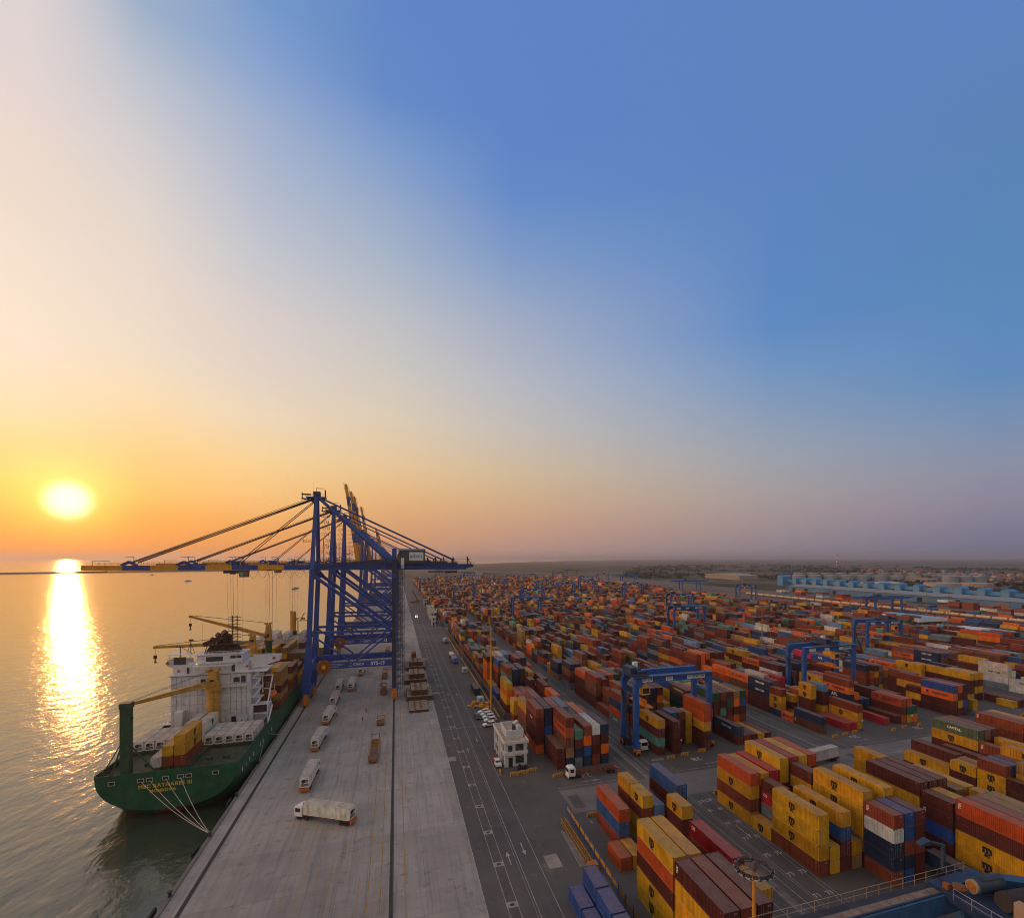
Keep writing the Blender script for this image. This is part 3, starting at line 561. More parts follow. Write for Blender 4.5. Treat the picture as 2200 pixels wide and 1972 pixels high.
def decorate(o, L, h, c, tx, side, big, reef=False):
    """lettering painted on the long side that faces the camera"""
    if not tx: return
    X = -.012 if side < 0 else CW + .012; rot = FACE_NEGX if side < 0 else FACE_POSX; sg = -1 if side < 0 else 1
    dark = c in 'yowcTO'
    ink = black if c in 'yT' else navy_print if c in 'owcO' else ltr_white
    if tx == msc:
        yc = L*.56 if L > 7 else L*.5
        lettering('m', 2.05, ink, (X, yc, h*.60), rot, o, bold=.11, name='lettering'); lettering('sc', 1.15, ink, (X, yc, h*.27), rot, o, bold=.06, name='lettering')
    elif tx in ('TEX', 'HANJIN', 'OS'):
        if tx == 'TEX': lettering('TEX', .62, ink if not dark else ltr_white, (X, L-.75, h*.62), (R(90), R(90) if side > 0 else R(-90), rot[2]), o, bold=.02)
        elif tx == 'OS': lettering('OS', .9, ltr_white, (X, L-1.2, h*.72), rot, o, bold=.03)
        else: lettering(tx, .95, ltr_white, (X, L*.5, h*.72), rot, o, bold=.03)
    elif tx == 'Hapag-Lloyd':
        b = MB(); y = L*.80; s_ = .5
        b.face([(X, y+s_, h*.62-s_), (X, y-s_*.7, h*.62-s_), (X, y-s_, h*.62+s_), (X, y+s_*.7, h*.62+s_)] if side < 0 else [(X, y-s_, h*.62-s_), (X, y+s_*.7, h*.62-s_), (X, y+s_, h*.62+s_), (X, y-s_*.7, h*.62+s_)])
        b.build('emblem', mat('emblem_blue', (.03,.05,.3), .5), o)
        lettering(tx, 1.15 if L > 7 else .62, ink, (X, L*.40, h*.6), rot, o, bold=.03)
    elif tx in ('CMA CGM',):
        lettering(tx, 1.1, ltr_white if c == 'n' else navy_print, (X, L*.46, h*.55), rot, o, bold=.03)
    elif tx in ('CAPITAL', 'EVERGREEN', 'UASC', 'Florens'):
        lettering(tx, .95 if tx != 'UASC' else 1.4, ltr_white, (X, L*.5, h*.55), rot, o, bold=.03, spacing=1.3 if tx in ('UASC', 'EVERGREEN') else 1)
    elif tx in ('ONE', 'APL'):
        lettering(tx, 1.7, ltr_white, (X, L*.55, h*.55), rot, o, bold=.05)
def container(d, detail, label, group=None):
    L, h, c = d['L'], d['h'], d['c']; col = jitter(c); side = d.get('side', -1)
    if detail:
        o = link('container', None, None, (d['x'], d['y'], d['z']), d['rz']); parts = ['body', 'frame']
        parts += ['cooling_unit'] if d.get('reef') else ['door' if rnd.random() < .6 else 'plain_end']
        for p in parts:
            q = link(dict(cooling_unit='cooling_unit', plain_end='front_wall').get(p, p), cmesh(L, h, p), o); q.color = col
    else:
        o = link('container', cmesh(L, h, 'whole'), None, (d['x'], d['y'], d['z']), d['rz']); o.color = col
        if d.get('reef'): link('cooling_unit', cmesh(L, h, 'cooling_unit'), o, (0, -.02, 0))
    decorate(o, L, h, c, d['txt'], side, detail)
    return tag(o, label, 'shipping container', group)
# which containers show, and how large: a small painter's raster
def visible_pixels():
    w, hgt = 1024, 918; sc = 1024/2200; idb = np.full((hgt, w), -1, np.int32)
    def P(x, y, z):
        l = x*cs - y*sn; dd = x*sn + y*cs
        if dd < 2: return None
        return ((CX + F*l/dd)*sc, (YH + F*(H-z)/dd)*sc)
    faces = []
    for i, d in enumerate(boxes):
        x, y, z, L, h = d['x'], d['y'], d['z'], d['L'], d['h']
        if y > 420: continue
        p = [P(x+a*CW, y+b_*L, z+c_*h) for c_ in (0, 1) for b_ in (0, 1) for a in (0, 1)]
        if any(q is None for q in p): continue
        X = 0 if x > 0 else 1
        ctr = (x+1.2)**2 + (y+L/2)**2 + (H-z-h/2)**2
        faces.append((ctr, i, ([p[X], p[2+X], p[6+X], p[4+X]], [p[0], p[1], p[5], p[4]], [p[4], p[5], p[7], p[6]])))
    faces.sort(key=lambda q: -q[0])
    for _, i, fs in faces:
        for q in fs:
            q = np.array(q); x0, y0 = np.floor(q.min(0)).astype(int); x1, y1 = np.ceil(q.max(0)).astype(int)
            x0, y0, x1, y1 = max(0, x0), max(0, y0), min(w-1, x1), min(hgt-1, y1)
            if x0 >= x1 or y0 >= y1: continue
            gx, gy = np.meshgrid(np.arange(x0, x1+1)+.5, np.arange(y0, y1+1)+.5); s0 = None; ok = np.ones(gx.shape, bool)
            ar = sum(q[k][0]*q[(k+1) % 4][1] - q[(k+1) % 4][0]*q[k][1] for k in range(4))
            for k in range(4):
                a, c_ = q[k], q[(k+1) % 4]; e = (c_[0]-a[0])*(gy-a[1]) - (c_[1]-a[1])*(gx-a[0]); ok &= (e*ar >= 0)
            idb[y0:y1+1, x0:x1+1][ok] = i
    return np.bincount(idb[idb >= 0], minlength=len(boxes))
pix = visible_pixels()
order = [i for i in np.argsort(-pix) if pix[i] > 6][:286]
ind = set(int(i) for i in order); big = set(int(i) for i in order[:150])
GR = 'containers stacked in the yard'
for rank, i in enumerate(order):
    d = boxes[i]; grp, bl = d['area']; cn = CN[d['c']]
    sz = 'long' if d['L'] > 7 else 'short'
    if grp == 'X':
        lab = f"{cn} {'' if len(bl.split()) > 12 else 'refrigerated ' if d.get('reef') else ''}container, {bl}"; g = 'containers on the ship' if d['x'] < 0 else 'containers standing apart'
    else:
        t = d['tier']; n = d['n']
        tier = 'unstacked' if n == 1 else ('top' if t == n-1 else 'bottom' if t == 0 else ORD[t] + ' up') + ' of ' + NUM.get(n, 'six')
        lab = f"{cn} {sz} container, {tier}, {ORD[d['row']]} row, {ORD[d['bay']]} bay, {'near' if grp == 'N' else 'far'} {NAME[bl]} block"
        g = GR
    container(d, i in big, lab, g)
# everything smaller or further: one mass of stacks
b = MB(); cols = []
for i, d in enumerate(boxes):
    if i in ind: continue
    x, y, z, L, h = d['x'], d['y'], d['z'], d['L'], d['h']; c = jitter(d['c'])
    X, Y, Z = x+CW, y+L, z+h
    if y < 460 and pix[i] > 0:
        n0 = len(b.f); corr(b, 1, x+.03 if x > 0 else X-.03, y+.12, Y-.12, z+.16, Z-.1, -1 if x > 0 else 1, .045, .5)
        b.face([(x,y+.03,z),(X,y+.03,z),(X,y+.03,Z),(x,y+.03,Z)]); b.face([(x,y,Z-.02),(X,y,Z-.02),(X,Y,Z-.02),(x,Y,Z-.02)])
        b.face([(X,y,z),(X,Y,z),(X,Y,Z),(X,y,Z)]) if x > 0 else b.face([(x,Y,z),(x,y,z),(x,y,Z),(x,Y,Z)]); b.face([(X,Y,z),(x,Y,z),(x,Y,Z),(X,Y,Z)])
        for yy in (y, Y-.13):
            for xx in (x, X-.13): b.box(xx, xx+.13, yy, yy+.13, z, Z)
        for zz in (z, Z-.13): b.box(x, x+.12, y, Y, zz, zz+.12); b.box(x+.12, X, y, y+.1, zz, zz+.12)
        cols += [c]*(len(b.f)-n0)
    else:
        n0 = len(b.f); i0 = len(b.v); b.v += [(x,y,z),(X,y,z),(X,Y,z),(x,Y,z),(x,y,Z),(X,y,Z),(X,Y,Z),(x,Y,Z)]
        for f in ((4,5,6,7),(0,1,5,4),(1,2,6,5),(2,3,7,6),(3,0,4,7)): b.f.append(tuple(i0+k for k in f)); b.m.append(0)
        cols += [c]*5
me = b.mesh('container_stacks', MATS['far_container_paint'])
ca = me.color_attributes.new('paint', 'FLOAT_COLOR', 'CORNER')
arr = np.repeat(np.array(cols, np.float32), [len(f) for f in b.f], axis=0); ca.data.foreach_set('color', arr.ravel())
tag(link('container_stacks', me), 'mass of stacked shipping containers filling the yard towards the horizon', 'container stacks', kind='stuff')
print('containers', len(boxes), 'individual', len(ind), 'smallest px', pix[order[-1]])
# ------------------------------------------------------------------ ship-to-shore cranes
blue = mat('crane_blue', (.022,.070,.29), .5, var=.25, scale=.3, grime=.35)
yel = mat('crane_yellow', (.62,.30,.02), .5, var=.2, grime=.3); darkm = mat('dark_steel', (.035,.03,.035), .6, var=.3); rope = mat('wire_rope', (.05,.035,.03), .6)
grey = mat('house_grey', (.10,.105,.11), .6, grime=.2); red_ = mat('red_paint', (.5,.03,.02), .5); orange_ = mat('orange_bogie', (.55,.20,.02), .6, var=.5, scale=2, grime=.5)
signw = mat('sign_white', (.62,.70,.72), .5, var=.05); glassd = mat('dark_glass', (.02,.025,.03), .08, spec=.8); reelm = mat('reel_brown', (.33,.13,.02), .6, var=.4, scale=2)
def sts_crane(Yc, label, num, raised=False, far=False):
    c = thing('quay_crane', label, 'quay crane', (0, Yc, 0), 0, 'quay cranes along the wharf')
    hw = 9.
    for y in (-hw, hw):
        b = MB(); b.beam((-35.6,y,3.2), (-35.0,y,12.5), 2.6, 2.3, 3.2, 2.2, up=(0,1,0)); b.beam((-35.0,y,12.5), (-34.4,y,24), 3.2, 2.2, 1.9, 1.7, up=(0,1,0)); b.beam((-34.4,y,24), (-33.2,y,55.5), 1.9, 1.7, 1.7, 1.6, up=(0,1,0))
        b.build('leg', blue, c)
        b = MB(); b.beam((-33.2,y,55.5), (-32.6,y*.22,86.5), 1.6, 1.5, 1.25, 1.2, up=(0,1,0)); b.build('mast_leg', blue, c)
        b = MB(); b.box(-1.7, .2, y-.95, y+.95, 3.2, 64.6); b.box(-1.75, .25, y-1.05, y+1.05, 52, 53.4); b.box(-1.75, .25, y-1.05, y+1.05, 26.5, 30); b.build('leg', blue if y > 0 else blue, c)
        b = MB(); b.box(-34.2, -1.7, y-.85, y+.85, 14.3, 16.8); p = b.build('portal_beam', blue, c)
        b = MB(); b.box(-33.5, -1.7, y-.95, y-.88, 17.0, 17.1); b.rail((-31,y-.9,16.85), (-2,y-.9,16.85), 1.0, 2.4, .03); b.build('handrail', darkm, p)
        b = MB(); b.beam((-34.0,y,29.6), (-1.5,y,29.2), .95, 1.0); b.build('tie_beam', blue, c)
        for a_, z_ in (((-33.8,y,29.0), (-18.6,y,17.0)), ((-1.8,y,28.6), (-16.0,y,17.0))):
            b = MB(); b.tube(a_, z_, .38, 8); b.build('brace', blue, c)
        b = MB(); b.tube((-33.1,y,53.6), (-1.4,y,28.6), .72, 10); b.beam((-33.2,y,54.2), (-31.4,y,52.2), 1.2, 1.9); b.build('brace', blue, c)
        b = MB(); b.tube((-31.6,y*.22,86.2), (-2.6,y*.5,58.6), .66, 10); b.build('back_strut', blue, c)
        b = MB(); b.tube((-31.2,y*.22,86.4), (25.5,y*.33,59.6), .28, 8); b.build('back_stay', blue, c)
    for q in ((-36.2,-34.6,3.4,5.4), (-1.55,.05,3.4,5.4), (-35.0,-33.6,14.6,16.4), (-1.45,-.05,14.6,16.4), (-34.0,-32.4,53.6,55.4), (-1.6,.1,53.6,55.4), (-1.6,.1,62.0,63.6)):
        b = MB(); b.box(q[0], q[1], -hw+.96, hw-.96, q[2], q[3]); b.build('sill_beam' if q[2] < 5 else 'cross_beam', blue, c)
    for x in (-35.3, -.75):
        for y in (-hw, hw):
            b = MB(); b.box(x-.85, x+.85, y-3.6, y+3.6, 2.2, 3.35); b.box(x-.8, x+.8, y-1.6, y+1.6, 2.4, 4.4)
            for s_ in (-2.3, 2.3):
                b.box(x-.75, x+.75, y+s_-1.6, y+s_+1.6, 1.1, 2.25)
                for w_ in (-.85, .85): b.tube((x-.35,y+s_+w_,.55), (x+.35,y+s_+w_,.55), .5, 12); b.box(x-.9, x+.9, y+s_+w_-.55, y+s_+w_+.55, .6, 1.6)
            b.build('bogie', orange_, c)
    # girder, boom
    b = MB()
    for y in (-3.1, 3.1): b.box(-34.0, 31.0, y-.65, y+.65, 55.3, 57.6); b.hexa([(31,y-.65,55.9),(34.2,y-.65,56.4),(34.2,y+.65,56.4),(31,y+.65,55.9),(31,y-.65,57.6),(34.2,y-.65,57.6),(34.2,y+.65,57.6),(31,y+.65,57.6)])
    for x in range(-30, 34, 8): b.box(x-.3, x+.3, -2.4, 2.4, 55.6, 57.2)
    g = b.build('girder', blue, c)
    b = MB()
    for y in (-4.6, 4.6): b.box(-30, 34.5, y-.5, y+.5, 57.64, 57.72); b.rail((-30,y*1.1,57.7), (34.5,y*1.1,57.7), 1.15, 1.6, .035)
    for x, z in ((17, 3.2), (24.5, 2.6), (31.5, 3.6)): b.box(x-.3, x+.3, -3.4, -2.8, 57.6, 57.6+z); b.beam((x+1.6,-3.1,57.6), (x,-3.1,57.2+z), .3)
    b.beam((22,-3.1,60.3), (33,-3.1,60.0), .12); b.box(14, 27, -1.6, 1.6, 54.0, 54.5); b.box(22, 34.8, -2.6, 2.6, 53.6, 53.9)
    b.build('walkway', darkm, g)
    th = 0.0 if not raised else None
    org = Vector((-35.2, 0, 57.0)); 
    d = Vector((-1, 0, 0)) if not raised else Vector((-47.5+35.2, 0, 133.6-57)).normalized(); up = Vector((0,0,1)) if not raised else Vector((-d.z, 0, d.x)) * -1
    if raised: up = Vector((d.z, 0, -d.x))
    def Q(s, y, h): return tuple(org + d*s + Vector((0, y, 0)) + up*h)
    b = MB(); segs = [0, 9.5, 19, 28.4, 37.6, 46.8, 56, 65, 77.8]
    for k, (s0, s1) in enumerate(zip(segs, segs[1:])):
        for y in (-3.1, 3.1):
            gd = [3.4 - 2.0*s_/78 if raised else 1.35 for s_ in (s0, s1)]; ge = [1.6 - 1.0*s_/78 if raised else .55 for s_ in (s0, s1)]
            b.hexa([Q(s0,y-.55,-gd[0]),Q(s1,y-.55,-gd[1]),Q(s1,y+.55,-gd[1]),Q(s0,y+.55,-gd[0]),Q(s0,y-.55,ge[0]),Q(s1,y-.55,ge[1]),Q(s1,y+.55,ge[1]),Q(s0,y+.55,ge[0])], 1 if k % 2 or (raised and k % 4 != 2) else 0)
        b.beam(Q(s0+3,-2.5,0), Q(s0+3,2.5,0), .6, .8, m=1 if k % 2 else 0)
    bo = b.build('boom', [blue, yel], c)
    b = MB(); n = 0
    for y in (-4.0, 4.0):
        b.tube(Q(2,y,1.7), Q(77,y,1.7), .035, 4, caps=False); b.tube(Q(2,y,1.15), Q(77,y,1.15), .03, 4, caps=False)
        for k in range(38): b.tube(Q(2+2*k,y,.55), Q(2+2*k,y,1.7), .035, 4, caps=False)
    for s_, hgt in ((26, 1), (45, 1), (63, 1), (13, .8), (7, .8)):                # stay anchors with their little lamp arms
        b.beam(Q(s_-2.6,-3.1,.5), Q(s_,-3.1,2.0*hgt), .7, 1.0, m=2); b.beam(Q(s_+2.6,-3.1,.5), Q(s_,-3.1,2.0*hgt), .7, 1.0, m=2); b.beam(Q(s_-1.5,-3.1,1.0), Q(s_-1.5,-3.1,3.9*hgt), .16); b.beam(Q(s_-1.5,-3.1,3.9*hgt), Q(s_+1.2,-3.1,4.0*hgt), .2)
    b.beam(Q(69,-3.6,2.3), Q(74.5,-3.6,2.3), .14); b.beam(Q(74.2,-3.6,.5), Q(74.2,-3.6,2.3), .14); b.box(0,0,0,0,0,0) if False else None
    b.beam(Q(77.6,-3.4,0), Q(77.6,3.4,0), .4, 1.4, m=1); b.beam(Q(70,-3.4,-1.9), Q(79,-3.4,-1.9), .3, .2); b.beam(Q(70,-3.4,-1.9), Q(70,-3.4,-1.2), .12); b.beam(Q(79,-3.4,-1.9), Q(79,-3.4,0), .12)
    for k in range(9): b.beam(Q(1.5+3.4*k,-3.7,.5), Q(1.5+3.4*k,-3.7,2.0), .28, m=1)
    b.build('boom_walkway', [darkm, yel, blue], bo)
    ap = Vector((-33.2, 0, 86.0))
    if not raised:
        for y in (-2.6, 2.6):
            for k, (s_, dz) in enumerate(((62.5, 0), (26.5, -.9))):
                b = MB(); b.tube((ap.x, y*.55, ap.z+dz), Q(s_, y, 1.6), .26 if k == 0 else .17, 6)
                if k == 0: b.tube((ap.x, y*.55, ap.z+.8), Q(s_, y, 2.0), .10, 5)
                b.build('forestay', rope, c)
    else:
        for y in (-2.6, 2.6):
            b = MB(); b.tube((ap.x, y*.5, ap.z), Q(34, y, 2), .1, 5); b.tube(Q(34, y, 2), Q(62, y, 1.6), .1, 5); b.build('forestay', rope, c)
    b = MB(); b.box(-36.6, -28.9, -2.4, 2.4, 86.2, 86.6); b.box(-33.8, -31.2, -1.6, 1.6, 86.0, 89.0); b.rail((-36.6,-2.4,86.6), (-28.9,-2.4,86.6), 1.1, 1.2, .04); b.rail((-36.6,2.4,86.6), (-28.9,2.4,86.6), 1.1, 1.2, .04)
    b.beam((-38.6,0,86.0), (-33,0,85.2), .8, .6); b.box(-38.4, -35, -1.5, 1.5, 87.6, 87.9); b.beam((-38.3,0,86), (-38.3,0,88.6), .3); b.beam((-29.0,-2,86.6), (-29.0,-2,89.6), .5); b.beam((-32.8,0,89), (-32.8,0,90.6), .15); b.beam((-33,0,90.5), (-29.8,0,90.5), .22); b.beam((-34.2,1,88), (-34.2,1,93), .05)
    b.beam((-34.5,0,84.6), (-33,0,85.8), 1.6, 1.6, .9, .9); b.build('mast_head', mat('crane_blue_dark', (.03,.05,.16), .6), c)
    # machinery house
    b = MB(); X0, X1, z0_, z1_ = 1.4, 12.4, 58.6, 64.1
    n = 44; w_ = (X1-X0)/n
    for k in range(n):
        x = X0 + k*w_; b.box(x, x+w_*.55, -5.06, -5.0, z0_, z1_-.1)
    b.box(X0, X1, -5, 5, z0_, z1_-.3); b.hexa([(X0-.2,-5.3,z1_-.3),(X1+.2,-5.3,z1_-.3),(X1+.2,5.3,z1_-.3),(X0-.2,5.3,z1_-.3),(X0-.2,-.2,z1_+.6),(X1+.2,-.2,z1_+.6),(X1+.2,.2,z1_+.6),(X0-.2,.2,z1_+.6)])
    b.box(X0, X1, -4.6, 4.6, 57.9, 58.6); hs = b.build('machinery_house', grey, c)
    b = MB(); b.box(5.5, 11.6, -5.14, -5.07, 59.4, 63.1); sg = b.build('sign_board', signw, hs)
    lettering('adani', 2.5, mat('sign_text', (.05,.10,.22), .5), (8.4, -5.16, 61.4), FACE_NEGY, hs, bold=.015)
    # cable reel, cab, trolley, stairs
    b = MB(); cx_, cy_, cz = -28.6, -hw-1.3, 15.4
    b.tube((cx_,cy_-.25,cz), (cx_,cy_+.25,cz), 2.75, 36); b.tube((cx_,cy_-.35,cz), (cx_,cy_-.25,cz), .9, 14, m=1)
    for k in range(36):
        a = k*math.pi/18; b.beam((cx_+math.cos(a)*.9,cy_-.3,cz+math.sin(a)*.9), (cx_+math.cos(a)*2.95,cy_-.3,cz+math.sin(a)*2.95), .07, m=2)
    b.box(cx_-.8, cx_+.8, cy_+.25, cy_+1.0, cz-.8, cz+.8); b.build('cable_reel', [reelm, yel, mat('reel_rib', (.16,.05,.015), .7)], c)
    b = MB()
    for k in range(17):
        z = 6 + k*3.05
        b.box(.3, 3.4, -hw-1.2, -hw+.5, z, z+.07); b.rail((.3,-hw-1.2,z), (3.4,-hw-1.2,z), 1.1, .8, .035); b.rail((3.4,-hw-1.2,z), (3.4,-hw+.5,z), 1.1, .8, .035); b.beam((.5,-hw-.9,z), (3.2,-hw-.9,z+3.0), .5, .12); b.box(2.2, 3.6, -hw-.4, -hw+1.2, z+1.5, z+1.56)
    for x in (.5, 3.3): b.beam((x,-hw-1.1,.6), (x,-hw-1.1,56), .14)
    b.box(2.0, 3.3, -hw-.3, -hw+1, 56, 60.5, m=1); b.box(-1.75, -.2, -hw-1.12, -hw-1.0, 5, 52); b.box(-1.8, .1, -hw-1.25, -hw-1.0, 54, 60);
    for x in (.9, 1.7, 2.5): b.box(x, x+.12, -hw-1.15, -hw-1.05, 4, 56)
    b.build('stair_tower', [mat('stair_dark', (.035,.04,.075), .6), signw], c)
    b = MB()
    for k in range(9):
        z = 59.5 + k*2.7; x = -31.4 + (k % 2)*.3 + .1*k*0
        b.box(x, x+3.0, 3, 4.4, z, z+.07); b.rail((x,3,z), (x+3.0,3,z), 1.1, .75, .035); b.rail((x+3.0,3,z), (x+3.0,4.4,z), 1.1, .7, .035); b.beam((x+2.6,3.6,z), (x+.9,3.6,z+2.7), .4, .1); b.beam((x+2.9,3.1,z), (x+2.9,3.1,z+2.7), .07)
    b.box(-36.9, -34.1, -7, -5.6, 67.0, 67.08); b.rail((-36.9,-7,67), (-34.1,-7,67), 1.1, .7, .04); b.rail((-36.9,-7,67), (-36.9,-5.6,67), 1.1, .7, .04)
    for k in range(3): b.box(-31.2, -28.9, -hw+2, -hw+3.4, 56.4+k*3.2, 56.5+k*3.2); b.rail((-31.2,-hw+2,56.5+k*3.2), (-28.9,-hw+2,56.5+k*3.2), 1.1, .7, .04)
    for q in ((-30.8,-5), (-29.4,-5)): b.beam((q[0],q[1],57.6), (q[0],q[1],69), .2)
    b.build('ladder', mat('ladder_steel', (.07,.06,.08), .6), c)
    if not raised:
        tx = -62.4
        b = MB(); b.box(tx-4.2, tx+3.4, -3.6, 3.6, 54.3, 55.4); b.box(tx-2, tx+2, -2.2, 2.2, 57.7, 59.2); b.box(tx-1.6, tx+.2, -4.3, -3.2, 53.9, 54.4); b.build('trolley', darkm, c)
        b = MB(); b.hexa([(tx+1.7,-4.4,52.7),(tx+4.6,-4.4,52.7),(tx+4.6,-1.8,52.7),(tx+1.7,-1.8,52.7),(tx+1.2,-4.4,55.0),(tx+4.6,-4.4,55.0),(tx+4.6,-1.8,55.0),(tx+1.2,-1.8,55.0)]); b.box(tx+1.9, tx+3.0, -4.46, -4.41, 53.1, 54.6, 1); b.box(tx+4.7, tx+5.4, -4, -2, 53.2, 53.3)
        b.build('operator_cab', [mat('cab_brown', (.16,.10,.07), .5), mat('cab_glass', (.12,.28,.18), .1, spec=.8)], c)
        b = MB()
        for dx, dy in ((-3.2,-2.6), (-2.5,2.6), (-1.2,-2.2), (-.6,2.2), (0,-1.0), (1.3,2.6), (-3.0,1)): b.tube((tx+dx,dy,54.3), (tx+dx*.75,dy,21.5 if not far else 22), .035, 4, caps=False)
        b.build('hoist_rope', rope, c)
        b = MB(); b.box(tx-2.0, tx+1.3, -5.9, 5.9, 20.6, 21.1); b.box(tx-1.3, tx+.7, -1.5, 1.5, 21.1, 21.9); b.build('spreader', orange_, c)
        b = MB()
        for k in range(7):
            xa, xb = -57.5+3.4*k, -54.1+3.4*k; pts = [(xa+(xb-xa)*t/6, -4.0, 55.2-3.0*math.sin(math.pi*t/6)**.8) for t in range(7)]; b.path(pts, .045, 4)
        b.build('festoon_cable', rope, c)
    if num:
        lettering(num, 2.0, ltr_white, (-7.5, -hw-.87, 15.65), FACE_NEGY, c, bold=.045)
        b = MB(); cx_ = -15.2
        for k in range(24):
            a0, a1 = k*math.pi/12, (k+1)*math.pi/12; b.face([(cx_+math.cos(a)*r_*1.0*2.0/1, -hw-.87, 15.7+math.sin(a)*r_*.62) for a, r_ in ((a0,1.05),(a0,.9),(a1,.9),(a1,1.05))][::-1])
        b.build('emblem', ltr_white, c)
        lettering('ZPMC', .75, ltr_white, (cx_, -hw-.87, 15.7), FACE_NEGY, c, bold=.02)
        for k, (s_, v_) in enumerate((('S.W.L under cargo beam', '75t'), ('S.W.L under spreader', '65t'), ('Hoist clearance', '+42.5M'))):
            lettering(s_, .5, ltr_white, (-26.0, -hw-.87, 16.25-.6*k), FACE_NEGY, c, align='LEFT'); lettering(v_, .5, ltr_white, (-17.9, -hw-.87, 16.25-.6*k), FACE_NEGY, c, align='RIGHT')
    return c
sts_crane(235, 'nearest blue quay crane, boom lowered over the ship, marked STS-13', 'STS-13')
sts_crane(296, 'second blue quay crane, boom lowered, marked STS-12', 'STS-12')
sts_crane(357, 'third blue quay crane, boom lowered, marked STS-11', 'STS-11')
sts_crane(535, 'quay crane with its blue and yellow boom raised, tallest against the sky', None, True, True)
sts_crane(594, 'quay crane with raised boom, second of the overlapping raised group', None, True, True)
sts_crane(640, 'quay crane with raised boom, third of the overlapping raised group', None, True, True)
sts_crane(765, 'quay crane with raised boom, shortest looking of the overlapping raised group', None, True, True)
sts_crane(900, 'hazy quay crane with lowered boom beyond the raised booms', None, False, True)
for y_, l_ in ((1291, 'nearest of the three small hazy cranes with raised booms'), (1341, 'middle of the three small hazy cranes with raised booms'), (1480, 'farthest of the three small hazy cranes with raised booms')): sts_crane(y_, l_, None, True, True)

